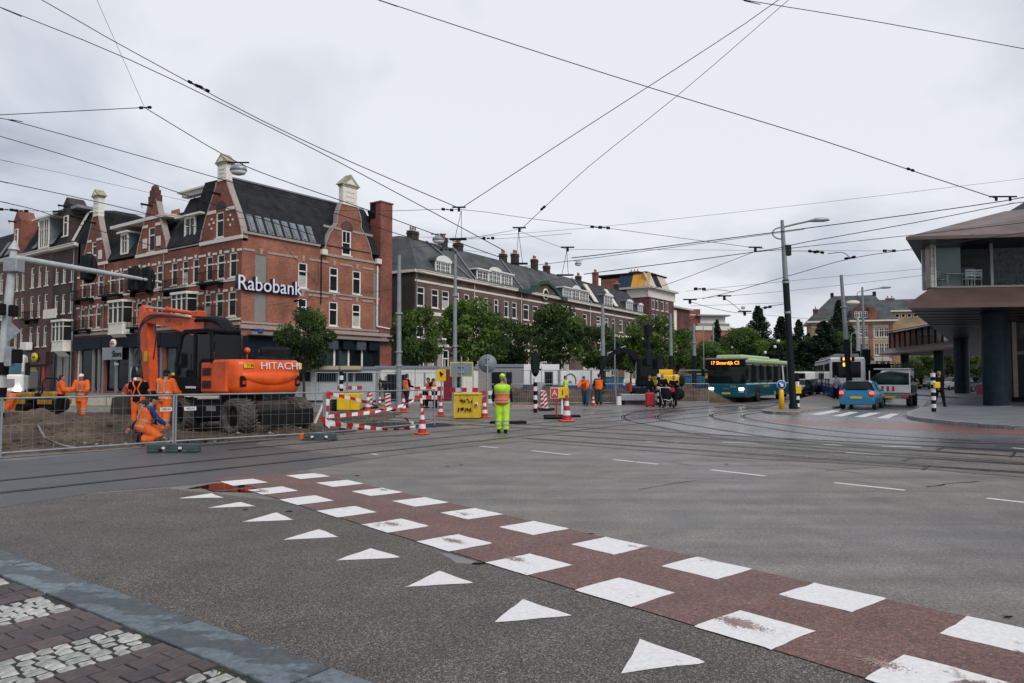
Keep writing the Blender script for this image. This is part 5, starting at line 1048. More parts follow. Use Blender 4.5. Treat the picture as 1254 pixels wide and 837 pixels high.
span('interior_wall', Fg.s(1146), Fg.s(1192), 1.3, 1.4, h0, h1, mat('pale_blind', (.58, .66, .65), .8, var=.08, scale=1)); span('floor', 1.2, FW - 2, .15, 2.2, h0 - .1, h0, mat('indoor_floor', (.2, .18, .16), .6)); span('back_wall', 3.4, FW - 2, 6, 6.2, h0, h1, M_soff)
span('blind', Fg.s(1240), Fg.s(1290), 2.0, 2.1, h0, h1, mat('striped_blind', (.12, .13, .13), .6, var=.7, scale=5)); span('shelf', Fg.s(1193), Fg.s(1217), 2.2, 2.3, h0 + .6, h0 + 1.2, mat('teal_panel', (.1, .16, .17), .5))
MB().add([q(v) for v in (at(W0, zs0, .05, 0, .3), at(W0, zs0, .05, 30, .3), at(W0, zs1, .05, 30, .3), at(W0, zs1, .05, 0, .3))], [(0, 1, 2, 3)]).build('side_glass', M_pane, HM)
# far glass side
dBC = (WC_ - WB_); nseg = 12
for i in range(nseg):
 a = WB_ + dBC * (i + .04) / nseg; b_ = WB_ + dBC * (i + .92) / nseg; MB().add([q(a), q(b_), q(b_ + Vector((0, 0, zs1 - zs0))), q(a + Vector((0, 0, zs1 - zs0)))], [(0, 1, 2, 3)]).build('pane', glassy('teal_glass', (.03, .06, .06), .05) if i % 3 else M_pane2, HM)
 c_ = WB_ + dBC * (i + .98) / nseg; MB().box((-.1, -.15, 0), (.1, .15, zs1 - zs0)).build('mullion', M_black, HM, q(c_))
MB().add([q(v) for v in (WC_, WC_ + Vector((12, 3, 0)), WC_ + Vector((12, 3, zs1 - zs0)), WC_ + Vector((0, 0, zs1 - zs0)))], [(0, 1, 2, 3)]).build('pane', glassy('teal_glass', (.03, .06, .06), .05), HM)
def column(px, Y, r_, z1=zl0):
 c_ = P(px, 461, Y); mb = MB(); zs_ = [0.13 + (z1 - .13) * i / 6 for i in range(7)]
 for z0_, z1_ in zip(zs_[:-1], zs_[1:]): mb.tube((0, 0, z0_ + .01), (0, 0, z1_ - .01), r_, n=28); mb.tube((0, 0, z0_ - .01), (0, 0, z0_ + .01), r_ - .012, n=28, cap=False)
 mb.tube((0, 0, .11), (0, 0, .15), r_ + .1, n=28, mi=1); mb.build('column', [M_col, M_lead], HM, q(Vector((c_.x, c_.y, 0))))
column(1219, 37.4, .58); column(1178, 64, .60); column(1108.5, 113, .6); column(1320, 36, .58); column(1150, 95, .6)
# recessed glazed ground floor at the right edge
gw = P(1236, 461, 44); rzf = math.atan2(uf.y, uf.x)
def gnd(name, f0, f1, n0, n1, z0, z1, m_): return MB().box((f0, n0, z0), (f1, n1, z1)).build(name, m_, HM, q(Vector((gw.x, gw.y, 0))), rzf)
gnd('entrance_glass', .35, 14, .0, .05, .3, zl0, M_pane); gnd('wall', -.3, 0.1, -.1, .3, .12, zl0, M_soff); gnd('door_frame', .15, .4, -.15, .1, .12, zl0, M_bronze); gnd('transom', .4, 14, -.1, .02, 2.95, 3.15, M_panel); gnd('head_panel', .1, 14, -.12, .0, zl0 - 1.0, zl0 - .02, M_soff); gnd('sign_panel', .6, 3, -.14, -.121, zl0 - .75, zl0 - .1, mat('dark_sign', (.05, .06, .07), .3)); gnd('plinth', .1, 14, -.2, .1, .12, .4, M_black); gnd('back', 2.4, 14, 4, 4.1, .12, zl0, M_soff)
gnd('wall_lamp', 1.3, 1.6, -.16, -.122, 2.35, 2.42, mat('lamp_glow', (.9, .8, .6), .5, var=0, emit=(1, .8, .5), es=3))
# chairs and table behind the glass
def cafe_chair(label, f, n, rz):
 c_ = at(W0, h0, f, 0, n); r_ = thing('cafe_chair', label, 'chair', c_, rz, 'white chairs behind the upper glass'); mw = M_white
 MB().bbox((-.24, -.22, .42), (.24, .22, .47), .015).build('seat', mw, r_); m = MB()
 for i in range(3): m.box((-.24, .2, .56 + i * .13), (.24, .235, .65 + i * .13))
 m.box((-.24, .2, .47), (-.2, .24, .92)).box((.2, .2, .47), (.24, .24, .92)); m.build('backrest', mw, r_)
 for x in (-.21, .21):
  for y in (-.19, .19): MB().tube((x, y, 0), (x, y, .42), .018, n=5).build('leg', mw, r_)
cafe_chair('white slatted chair left of the table behind the upper glass', Fg.s(1163), .8, .5); cafe_chair('white slatted chair facing out beside the pale blind', Fg.s(1195), .6, 3.1); cafe_chair('white chair at the right end behind the upper glass', Fg.s(1207), .8, 2.7); cafe_chair('white chair at the glass corner by the bronze post', Fg.s(1155), 1.0, 1.4)
tb = thing('cafe_table', 'white table between the chairs behind the upper glass', 'table', at(W0, h0, Fg.s(1180), 0, .8)); MB().bbox((-.6, -.35, .70), (.6, .35, .74), .015).build('table_top', M_white, tb)
for x in (-.5, .5):
 for y in (-.28, .28): MB().tube((x, y, 0), (x, y, .7), .02, n=5).build('leg', M_white, tb)
# ================================================================ TREES
def leafmat(name, c0, c1, c2):
 m = bpy.data.materials.new(name); t, b = nodes(m); f = noise(t, 1.1, 3); g = noise(t, 9, 2)
 c = ramp(t, f, c0, c1, .38, .62); c = mixc(t, ramp(t, g, (0, 0, 0), (1, 1, 1), .5, .75), c, c2); t.links.new(c, b.inputs['Base Color']); b.inputs['Roughness'].default_value = .55; b.inputs['Specular IOR Level'].default_value = .3
 tr = t.nodes.new('ShaderNodeBsdfTranslucent'); t.links.new(c, tr.inputs[0]); mx = t.nodes.new('ShaderNodeMixShader'); mx.inputs[0].default_value = .38; o = t.nodes['Material Output']
 t.links.new(b.outputs[0], mx.inputs[1]); t.links.new(tr.outputs[0], mx.inputs[2]); t.links.new(mx.outputs[0], o.inputs[0]); return m
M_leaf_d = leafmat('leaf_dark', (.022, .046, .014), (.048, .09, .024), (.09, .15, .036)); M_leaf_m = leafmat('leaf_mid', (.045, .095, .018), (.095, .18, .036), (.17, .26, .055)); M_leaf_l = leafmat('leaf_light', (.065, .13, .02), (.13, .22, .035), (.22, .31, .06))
M_leaf_c = leafmat('needle', (.016, .036, .020), (.032, .062, .034), (.05, .085, .045)); M_bark = mat('bark', (.045, .035, .028), .95, var=.4, scale=8, bmp=.6)
def leaves(mb, c, rad, n, size, rng, flat=.0):
 vs = []; fs = []
 for i in range(n):
  while True:
   d = Vector((rng.gauss(0, 1), rng.gauss(0, 1), rng.gauss(0, 1)))
   if d.length > .1: break
  d.normalize(); r_ = .55 + .5 * rng.random() ** .6; p = Vector((c[0] + d.x * rad[0] * r_, c[1] + d.y * rad[1] * r_, c[2] + d.z * rad[2] * r_))
  nrm = (d * .7 + Vector((rng.uniform(-1, 1), rng.uniform(-1, 1), rng.uniform(-.4, 1)))).normalized(); a = nrm.orthogonal().normalized(); a.rotate(Matrix.Rotation(rng.uniform(0, 6.3), 3, nrm)); b = nrm.cross(a); s_ = size * rng.uniform(.6, 1.35); k = len(vs)
  vs += [p - a * s_, p - b * s_ * .55, p + a * s_, p + b * s_ * .55]; fs.append((k, k + 1, k + 2, k + 3))
 mb.add(vs, fs)
def broad_mesh(seed, h, cw, ch, trunk_h, n=6000, size=.17, blobs=20, mats=(M_leaf_d, M_leaf_m, M_leaf_l), wts=(5, 3, 1)):
 rng = random.Random(seed); tr = MB(); cz = h - ch / 2; lean = Vector((rng.uniform(-.2, .2), rng.uniform(-.2, .2), 0))
 tr.path([(0, 0, -.1), (0, 0, .3), lean * .4 + Vector((0, 0, trunk_h * .6)), lean + Vector((0, 0, trunk_h)), lean * 1.4 + Vector((0, 0, h * .8))], [.24, .17, .13, .11, .03], 8)
 crowns = []
 for i in range(blobs):
  a = rng.uniform(0, 6.283); el = rng.uniform(-.75, 1); rr = rng.uniform(.45, .8) * math.sqrt(max(.1, 1 - el * el * .75)); c = Vector((math.cos(a) * rr * cw, math.sin(a) * rr * cw, cz + el * ch * .38)) + lean; crowns.append(c)
  if i % 2 == 0: tr.path([lean + Vector((0, 0, trunk_h * rng.uniform(.85, 1.2))), (lean + Vector((0, 0, trunk_h)) + c) / 2 + Vector((0, 0, -.1)), c], [.07, .045, .015], 5)
 ob = {m.name: MB() for m in mats}; tot = 0
 for i, c in enumerate(crowns):
  r_ = rng.uniform(.17, .33) * cw; m_ = rng.choices(mats, wts)[0]
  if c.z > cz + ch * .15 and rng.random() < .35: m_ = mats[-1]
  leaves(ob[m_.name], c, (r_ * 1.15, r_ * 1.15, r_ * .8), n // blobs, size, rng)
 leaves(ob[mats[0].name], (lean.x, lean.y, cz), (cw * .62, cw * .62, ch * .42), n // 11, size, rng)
 cr = MB(); mi = 0
 for k_, m_ in enumerate(mats):
  s_ = ob[m_.name]; o_ = len(cr.v); cr.v += s_.v; cr.f += [[i + o_ for i in f] for f in s_.f]; cr.m += [k_] * len(s_.f); cr.sm += [False] * len(s_.f)
 return tr, cr, mats
def mesh_of(mb, name, mats):
 me = bpy.data.meshes.new(name); me.from_pydata(mb.v, [], mb.f); [me.materials.append(m) for m in (mats if isinstance(mats, (list, tuple)) else [mats])]
 me.polygons.foreach_set('material_index', mb.m); me.polygons.foreach_set('use_smooth', mb.sm); return me
TV = []
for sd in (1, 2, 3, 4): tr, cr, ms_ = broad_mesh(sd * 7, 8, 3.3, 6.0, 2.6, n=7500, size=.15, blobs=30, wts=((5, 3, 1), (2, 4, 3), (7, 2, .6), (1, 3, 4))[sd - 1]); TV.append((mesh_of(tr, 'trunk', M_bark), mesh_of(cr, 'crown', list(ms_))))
def conifer_mesh(seed, h, w_, n=7000):
 rng = random.Random(seed); tr = MB(); tr.path([(0, 0, -.1), (0, 0, h * .5), (0, 0, h * .97)], [.3, .16, .03], 7); cr = MB(); lv = int(h * 1.7)
 for i in range(lv):
  z = h * (.08 + .9 * i / lv); rr = w_ * (1 - (i / lv) ** 2.1) * rng.uniform(.55, 1.2) + .2; k = max(3, int(7 * rr / w_) + 2)
  for j in range(k):
   a = 6.283 * j / k + rng.random() * .9; q = rr * rng.uniform(.6, 1.0); leaves(cr, (math.cos(a) * q * .7, math.sin(a) * q * .7, z), (q * .5, q * .5, .55), n // (lv * k), .19, rng)
 return mesh_of(tr, 'trunk', M_bark), mesh_of(cr, 'crown', [M_leaf_c])
TC_ = [conifer_mesh(5, 16, 2.8, 9000), conifer_mesh(6, 16, 2.2, 7000)]
def put_tree(label, px, Y, ytop, wpx, kind, var, group=None, name='tree', cat='tree', rot=0):
 base = P(px, 461, Y); h = EYE + (461 - ytop) * Y / 887; wd = wpx * Y / 890 / 2; r_ = thing(name, label, cat, (base.x, base.y, 0), rot, group); tr, cr = (TV if kind == 'b' else TC_)[var]
 h0, w0 = (8.3, 2.95) if kind == 'b' else (16, (2.0, 1.6)[var]); s_ = (wd / w0, wd / w0, h / h0)
 a = place('trunk', tr, r_); b = place('crown', cr, r_); r_.scale = s_; return r_
gA, gB = 'street trees in front of the terrace', 'conifers in the park beyond the bus'
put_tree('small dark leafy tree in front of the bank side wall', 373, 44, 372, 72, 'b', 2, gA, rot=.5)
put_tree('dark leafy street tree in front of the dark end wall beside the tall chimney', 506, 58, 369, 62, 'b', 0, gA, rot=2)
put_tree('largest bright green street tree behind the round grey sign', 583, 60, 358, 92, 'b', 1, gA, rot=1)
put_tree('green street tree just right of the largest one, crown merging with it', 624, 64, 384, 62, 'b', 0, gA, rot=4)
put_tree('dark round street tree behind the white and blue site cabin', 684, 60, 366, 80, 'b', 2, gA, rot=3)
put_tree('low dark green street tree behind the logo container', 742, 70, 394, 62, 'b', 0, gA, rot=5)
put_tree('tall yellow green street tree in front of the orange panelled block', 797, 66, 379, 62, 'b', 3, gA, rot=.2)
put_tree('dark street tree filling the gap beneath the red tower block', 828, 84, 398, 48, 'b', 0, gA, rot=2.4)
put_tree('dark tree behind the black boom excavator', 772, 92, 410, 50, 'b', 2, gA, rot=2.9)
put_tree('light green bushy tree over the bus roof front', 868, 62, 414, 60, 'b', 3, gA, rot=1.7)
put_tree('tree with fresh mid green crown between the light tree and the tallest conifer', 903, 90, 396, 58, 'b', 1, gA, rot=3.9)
put_tree('slim dark conifer rising in front of the white penthouse', 879, 110, 390, 18, 'c', 1, gB)
for lb, px, Y, yt, wp, v in (('tallest dark conifer above the bus', 930, 105, 373, 36, 0), ('second conifer right behind the dark lamp post', 958, 110, 386, 34, 1), ('narrow conifer between the lamp post and the villa', 979, 108, 390, 24, 1), ('short conifer right of the narrow one', 991, 112, 407, 22, 0), ('conifer crown just left of the tallest one, low over the bus', 915, 112, 402, 24, 1), ('tall dark conifer covering the villa left of its gable', 1029, 100, 366, 30, 0), ('broad dark evergreen over the tram', 1010, 96, 392, 46, 1), ('dark evergreen at the foot of the villa gable', 1043, 104, 398, 28, 0), ('low dark evergreen above the parked cars', 984, 96, 418, 40, 1), ('low dark evergreen behind the bus rear roof', 950, 92, 420, 44, 0)):
 put_tree(lb, px, Y, yt, wp, 'c', v, gB, rot=px)
for lb, px, Y, yt, wp, v in (('bushy green tree seen beneath the far glass storey', 1130, 125, 432, 44, 1), ('dark bushy tree seen between the two nearer round columns', 1160, 135, 430, 40, 2), ('green tree seen right behind the middle round column', 1195, 130, 431, 40, 0)):
 put_tree(lb, px, Y, yt, wp, 'b', v, 'trees under the modern building', rot=px)
for lb, px, Y, yt, wp, v in (('mid green tree crown between the two tallest conifers', 944, 100, 412, 46, 1), ('round green tree behind the standing cars', 972, 99, 414, 46, 0), ('dark round tree behind the tram roof', 1002, 98, 408, 52, 2), ('broad dark tree against the villa, left of the leaning mast', 1024, 96, 402, 50, 2), ('green tree against the villa wall right of the leaning mast', 1048, 102, 418, 36, 0)):
 put_tree(lb, px, Y, yt, wp, 'b', v, 'round trees in the park', rot=px)
# dark undergrowth behind the vehicles
rg = random.Random(9); hd = MB(); 
for i in range(46):
 px = 905 + i * 4.6; Y = 92 + rg.uniform(-4, 4); p = P(px, 461, Y); leaves(hd, (p.x, p.y, rg.uniform(.6, 2.2)), (1.6, 1.2, 1.5), 260, .16, rg)
o = hd.build('hedge', M_leaf_d, kind='stuff')
hd = MB()
for i in range(30):
 px = 1105 + i * 5.2; Y = 140 + rg.uniform(-4, 4); p = P(px, 461, Y); leaves(hd, (p.x, p.y, rg.uniform(.6, 3.0)), (2.2, 1.5, 2.0), 200, .22, rg)
hd.build('hedge', M_leaf_d, kind='stuff')
# distant street closing the horizon
fb = thing('far_building', 'dark low buildings closing the street beneath the modern building', 'building', tuple(P(1090, 461, 175).xy) + (0,), -.1)
MB().box((0, 0, 0), (60, 10, 7)).build('wall', M_brick_d, fb)
for i in range(10): MB().box((2 + i * 5.5, -.1, 1), (4.5 + i * 5.5, -.01, 3)).build('window', M_pane2, fb)
fb2 = thing('far_building', 'low grey roofed buildings behind the works between terrace and park', 'building', tuple(P(700, 461, 200).xy) + (0,), 0.0)
MB().box((0, 0, 0), (75, 10, 8)).build('wall', M_brick_t, fb2); MB().prism([(-1, -1, 8), (-1, 5, 11), (-1, 11, 8)], (77, 0, 0)).build('roof', M_slate_g, fb2)
# ================================================================ POLES AND LAMPS
M_pgrey = mat('grey_pole_paint', (.24, .27, .28), .5, var=.15, scale=3); M_pdark = mat('dark_green_pole', (.012, .018, .020), .5, var=.2, spec=.15); M_pwhite = mat('pale_mast_paint', (.46, .50, .50), .5, var=.18, scale=3); M_lglass = mat('lamp_glass', (.55, .56, .55), .3, var=.1)
def pole(label, px, Y, ytop, r_, lean=0.0, ydark=None, m_=None, cat='pole', name='street_pole', group='grey steel poles around the works', rings=()):
 b_ = P(px, 461, Y); h = P(px, ytop, Y).z; o = thing(name, label, cat, (b_.x, b_.y, 0), 0, group); tp = Vector((lean, 0, h)); zd = P(px, ydark, Y).z if ydark else 0
 pt = lambda z: (lean * z / h, 0, z)
 if ydark: MB().path([pt(0), pt(zd)], [r_ * 1.25, r_ * 1.2], 12).tube(pt(0), pt(.35), r_ * 1.6, r_ * 1.6, 12).tube(pt(zd - .03), pt(zd), r_ * 1.3, r_ * 1.25, 12).build('lower_pole', M_pdark, o)
 MB().path([pt(zd + .001), pt(zd + (h - zd) * .5), pt(h)], [r_, r_ * .85, r_ * .62], 12).build('upper_pole', m_ or M_pgrey, o)
 mb = MB()
 for y in rings: z = P(px, y, Y).z; mb.tube(pt(z - .05), pt(z + .05), r_ * 1.35, n=12)
 if rings: mb.build('clamp', M_galv, o)
 return o, h
def lamp_arm(o, lean, h, dx, head=.9, loop=True):
 s_ = 1 if dx > 0 else -1; z = h - .35
 MB().path([(lean, 0, z), (lean + dx * .5, -.2, z + .12), (lean + dx, -.4, z + .22)], .045, 7).build('arm', M_pgrey, o)
 hm = MB(); hm.loft([((lean + dx - s_ * .05, -.4, z + .22), (0, .05, 0), (0, 0, .04)), ((lean + dx + s_ * head * .3, -.42, z + .27), (0, .15, 0), (0, 0, .10)), ((lean + dx + s_ * head * .75, -.44, z + .28), (0, .17, 0), (0, 0, .10)), ((lean + dx + s_ * head, -.45, z + .27), (0, .06, 0), (0, 0, .05))], 10); hm.build('lamp_head', M_galv, o)
 if loop: MB().path([(lean - s_ * math.sin(t) * .42 - s_ * .05, 0, z - .28 + .28 * math.cos(t)) for t in [i * math.pi / 8 for i in range(9)]], .035, 6).build('bracket', M_pgrey, o)
o, h = pole('tall street lamp with dark lower post standing on the traffic island', 971, 34.5, 270, .125, -.38, 343, rings=(346, 383), cat='street lamp', name='street_lamp', group=None); lamp_arm(o, -.38, h, 1.15)
MB().box((.0 - .3, -.1, h - 1.7), (-.02 + .02, .15, h - 1.2)).build('control_box', M_pdark, o)
o, h = pole('leaning mast with dark lower half beside the tram and blue car', 1041.5, 46, 337, .15, -.45, 416, rings=(376,), group=None)
o, h = pole('slim street lamp with long curved arm in front of the villa', 1058.5, 62, 352, .13, 0, 440, cat='street lamp', name='street_lamp', group=None); lamp_arm(o, 0, h, 1.3)
o, h = pole('thick pale pole left of the slim curved lamp, dark foot', 1052, 60, 388, .17, 0, 440, m_=M_pwhite)
o, h = pole('small curved street lamp over the tram', 1043, 78, 414, .09, 0, None, cat='street lamp', name='street_lamp', group=None); 
MB().path([(0, 0, h), (.1, 0, h + .4), (.5, 0, h + .6), (.9, 0, h + .5)], .05, 6).build('arm', M_pgrey, o); MB().ball((1.05, 0, h + .4), (.25, .15, .1)).build('lamp_head', M_lglass, o)
pole('grey pole with collar in front of the dark end wall', 488.5, 41, 313, .155, -.03, None, rings=(384, 431, 448)); pole('grey pole standing behind the yellow edged sign board', 557, 43, 312, .14, 0, None, rings=(424, 362)); pole('grey pole with black lower part near the logo container', 738.5, 50, 373, .15, 0, 436)
pole('grey pole with black lower part in front of the yellow green tree', 822, 56, 384, .14, 0, 436); pole('grey pole with black foot left of the bus', 850.5, 52, 397, .13, 0, 436, rings=(420,)); pole('thin pale pole left of the black boom excavator', 753, 48, 386, .05); pole('thin grey pole by the left side of the bus', 862, 60, 400, .05); pole('short grey pole over the bus front roof', 874, 80, 396, .12)
pole('very thin pole right of the slim curved lamp', 1081, 60, 432, .04, 0)
o, h = pole('black old street lamp mast in front of the tree behind the stroller', 794, 49, 412, .13, 0, 414, cat='street lamp', name='street_lamp', group=None, m_=M_pdark); MB().tube((0, 0, h), (0, 0, h + .75), .22, .30, 8).tube((0, 0, h + .75), (0, 0, h + .95), .3, .05, 8).build('lamp_head', M_pdark, o)
# small ball lamps hanging in the park
for lb, px, py in (('white globe lamp among the conifers right of the tallest', 953, 418), ('white globe lamp low among the conifers over the bus', 937, 432), ('white globe lamp near the light green tree', 896, 426), ('white globe lamp beside the dark lamp post', 949, 425)):
 p = P(px, py, 88); o = thing('globe_lamp', lb, 'lamp', (p.x, p.y, 0), 0, 'globe lamps in the park'); MB().ball((0, 0, p.z), .2, 10, 6).build('globe', M_white, o); MB().tube((0, 0, 0), (0, 0, p.z - .15), .04, n=6).build('post', M_pdark, o)
# ---- traffic mast at the left edge with its gantry arm
b_ = P(-3, 461, 21.8); g = thing('traffic_mast', 'pale grey traffic signal mast with long overhanging arm at the left edge', 'traffic mast', (b_.x, b_.y, 0)); top = P(17, 306, 21.8) - Vector((b_.x, b_.y, 0)); 
MB().path([(0, 0, 0), (0, 0, .02), tuple(top * .5), tuple(top)], [.17, .16, .135, .10], 14).build('post', M_pwhite, g); pk = top + Vector((0, 0, .0)); MB().path([tuple(top), tuple(top + Vector((.02, 0, .28)))], [.16, .03], 14).build('cap', M_pwhite, g)
a0 = P(17, 316, 21.8) - Vector((b_.x, b_.y, 0)); a1 = P(197, 346, 28) - Vector((b_.x, b_.y, 0)); MB().path([a0, a0.lerp(a1, .5), a1], [.10, .09, .055], 10).build('arm', M_pwhite, g); MB().bbox((a0.x - .2, a0.y - .2, a0.z - .45), (a0.x + .22, a0.y + .2, a0.z - .02), .03).build('bracket', M_galv, g)
for i in range(3):
 z = .2 + i * .75; MB().tube(top * (z / top.z), top * ((z + .37) / top.z), .182, n=14).build('black_band', M_black, g)
def head_back(parent, c, w_=.62, h=1.0):                 # oval back board with the signal housing behind it
 o = MB(); o.loft([((c[0], c[1] - .02, c[2]), (w_ / 2, 0, 0), (0, 0, h / 2)), ((c[0], c[1] + .02, c[2]), (w_ / 2, 0, 0), (0, 0, h / 2))], 20); bo = o.build('signal_board', M_black, parent); MB().bbox((c[0] - .16, c[1] - .28, c[2] - .42), (c[0] + .16, c[1] - .021, c[2] + .42), .03).build('signal_housing', M_pdark, bo)
 return bo
for px, py, t_ in ((109, 329, .52), (166, 343, .84), (182, 343, .92)):
 Y = 21.8 + (28 - 21.8) * t_; c_ = P(px, py, Y) - Vector((b_.x, b_.y, 0)); head_back(g, c_, .60 if px != 182 else .5, 1.05)
# plates and small lights on the mast
for nm, px, py, w_, h_, m_ in (('sign_back', 16, 406, .0, 0, M_galv),):
 c_ = P(px, py, 21.6) - Vector((b_.x, b_.y, 0)); MB().prism([(c_.x - .17, c_.y, c_.z - .35), (c_.x - .17, c_.y, c_.z + .35), (c_.x + .22, c_.y, c_.z)], (0, .03, 0)).build('sign_back', M_galv, g)
for px0, py0, px1, py1, m_ in ((7, 425, 16, 449, M_galv), (16.5, 428, 25.5, 445, M_black), (-4, 372, 5, 386, M_black), (12, 374, 20, 388, M_black)):
 p0, p1 = P(px0, py1, 21.5) - Vector((b_.x, b_.y, 0)), P(px1, py0, 21.5) - Vector((b_.x, b_.y, 0)); MB().bbox((p0.x, p0.y - .1, p0.z), (p1.x, p1.y + .12, p1.z), .02).build('box', m_, g)
# ---- traffic lights on striped poles
def striped(mb, z0, z1, r_, n, start=0, x=0, y=0):
 for i in range(n): a = z0 + (z1 - z0) * i / n; b = z0 + (z1 - z0) * (i + 1) / n; mb.tube((x, y, a), (x, y, b), r_, n=12, mi=(i + start) % 2)
def striped_post(label, px, Y, ytop, r_=.09, n=6, group=None, name='striped_post', start=0, base=True):
 b_ = P(px, 461, Y); h = P(px, ytop, Y).z; o = thing(name, label, 'post', (b_.x, b_.y, 0), 0, group); sn = h / n
 for i in range(n): MB().tube((0, 0, i * sn), (0, 0, (i + 1) * sn), r_, n=12).build('band', M_black if (i + start) % 2 == 0 else M_rw, o)
 return o, h
o, h = striped_post('traffic light on black and white striped pole left of the letter A sign', 655.5, 33, 463, .09, 8, name='traffic_light'); o['category'] = 'traffic light'
head_back(o, (0, 0, h + .62), .42, 1.15); MB().box((-.2, -.2, h + .35), (.28, -.05, h + .42)).box((-.2, -.2, h + .75), (.25, -.05, h + .82)).build('visor', M_black, o); MB().prism([(-.05, .05, h - .2), (.4, .05, h - .2), (.2, .05, h - .75)], (0, .02, 0)).build('sign_back', M_galv, o)
o, h = striped_post('black and white striped post behind the yellow cabinet at the kiosk', 418, 36, 455, .10, 9, name='striped_post')
o, h = striped_post('striped pole beside the person with the black pushchair', 806.5, 41.5, 458, .10, 10, name='traffic_light'); o['category'] = 'traffic light'; head_back(o, (-.5, .3, h + .9), .36, .95); head_back(o, (.1, .3, h + .7), .34, .8); MB().bbox((.11, -.15, h - .9), (.28, .05, h - .65), .01).build('push_button', M_yellow, o)
o, h = striped_post('black and white striped bollard post behind the dark lamp post', 976, 35, 463, .10, 9, name='striped_post'); MB().bbox((-.14, -.16, h - .75), (.14, -.1, h - .35), .02).build('push_button', M_yellow, o); MB().tube((0, 0, h), (0, 0, h + .25), .1, .04, 10).build('cap', M_black, o)
o, h = striped_post('black and white striped crossing post at the kerb beside the man in a suit', 1142.5, 31.5, 460.5, .095, 10, name='striped_post', start=0); MB().bbox((-.06, -.2, 1.02), (.2, -.09, 1.28), .02).build('push_button', M_yellow, o); o.location.z = .12
for lb, px, ytop, Y in (('dark traffic signal among the poles right of the tram', 1049, 430, 58), ('dark traffic signal next to the white plate right of the tram', 1061, 428, 57)):
 b_ = P(px, 461, Y); h = P(px, ytop, Y).z; o = thing('traffic_light', lb, 'traffic light', (b_.x, b_.y, 0), 0, 'dark traffic signals by the tram stop'); MB().tube((0, 0, 0), (0, 0, h - .8), .1, n=10).build('post', M_pdark, o); MB().bbox((-.28, -.2, h - 1.1), (.28, .15, h), .05).build('signal_housing', M_black, o); MB().bbox((.3, -.1, h - 1.7), (.75, -.05, h - .9), .02).build('plate', M_white if px > 1055 else M_pdark, o)
b_ = P(1069, 461, 56); o = thing('shelter_panel', 'dark stop shelter panel right of the tram', 'shelter', (b_.x, b_.y, 0)); MB().bbox((-.9, -.2, 0), (1.3, .2, 2.5), .04).build('panel', M_black, o); MB().box((-1, -.4, 2.5), (1.4, .8, 2.6)).build('roof', M_pdark, o)
# yellow bollard with blue arrow
b_ = P(956.5, 461, 34.3); o = thing('traffic_bollard', 'yellow bollard topped by round blue sign with white arrow', 'bollard', (b_.x, b_.y, .11)); M_yb = mat('bollard_yellow', (.85, .48, .01), .4, var=.08); M_bl = mat('sign_blue_round', (.015, .09, .38), .4, var=.05)
MB().loft([((0, 0, 0), (.13, 0, 0), (0, .10, 0)), ((0, 0, .86), (.11, 0, 0), (0, .09, 0)), ((0, 0, .92), (.07, 0, 0), (0, .05, 0))], 14).build('bollard_body', M_yb, o); z = 1.14; c_ = 14
MB().loft([((0, -.03, z), (.215, 0, 0), (0, 0, .215)), ((0, .0, z), (.215, 0, 0), (0, 0, .215))], 24).build('sign_rim', M_white, o); MB().loft([((0, -.036, z), (.195, 0, 0), (0, 0, .195)), ((0, -.0305, z), (.195, 0, 0), (0, 0, .195))], 24).build('sign_disc', M_bl, o)
am = MB(); ra = Matrix.Rotation(R(45), 4, 'Y'); ap = lambda x, zz: tuple(Vector((0, -.045, z)) + ra @ Vector((x, 0, zz))); am.prism([ap(-.13, -.03), ap(.0, -.03), ap(.0, .03), ap(-.13, .03)], (0, .008, 0)); am.prism([ap(.0, -.10), ap(.13, 0), ap(.0, .10)], (0, .008, 0)); am.build('arrow', M_white, o)
# ================================================================ OVERHEAD WIRES
M_wire = mat('wire', (.012, .013, .015), .6, var=0)
def W(px, py, z=7.5): return G(px, py, z)
GW = 'overhead tram wires'
def wire(label, pts, r_=.011, ins=(), z=7.5, group=GW):
 pp = [W(p[0], p[1], p[2] if len(p) > 2 else z) for p in pts]
 if pts[0][0] < 0 or pts[0][1] < 0: pp.insert(0, pp[0] + (pp[0] - pp[1]).normalized() * 9)
 if pts[-1][0] > 1254 or pts[-1][1] < 0: pp.append(pp[-1] + (pp[-1] - pp[-2]).normalized() * 9)
 pp = catmull(pp, 3) if len(pp) > 2 else pp
 base = pp[0]; o = thing('overhead_wire', label, 'wire', tuple(base), 0, group); mb = MB(); mb.path([p - base for p in pp], [r_ * max(.6, p.y / 18) if r_ < .012 else r_ * max(.6, p.y / 20) for p in pp], 5); mb.build('cable', M_wire, o)
 for q_ in ins:
  c_ = W(q_[0], q_[1], q_[2] if len(q_) > 2 else z) - base; k_ = max(1, (c_ + base).y / 16) * (.5 if len(q_) > 3 else .7); d = (pp[-1] - pp[0]).normalized(); m_ = MB()
  if len(q_) > 3 and q_[3] == 'bar': m_.box((c_.x - .3 * k_, c_.y - .02, c_.z + .04 * k_), (c_.x + .3 * k_, c_.y + .02, c_.z + .10 * k_)).tube(c_ + Vector((0, 0, -.12 * k_)), c_ + Vector((0, 0, .08 * k_)), .06 * k_, n=6)
  else:
   for s_ in (-1, 0, 1): m_.tube(c_ + d * (.14 * s_ * k_ - .05 * k_), c_ + d * (.14 * s_ * k_ + .05 * k_), (.045 if s_ else .02) * k_, n=7)
  m_.build('insulator', M_black, o)
 return o
wire('upper of the two long wires falling from top left towards the centre junction', [(30, -12), (160, 62), (320, 147.5), (440, 203), (562, 255)], .011, [(237, 103), (250, 109), (562, 256, 7.5, 'bar')])
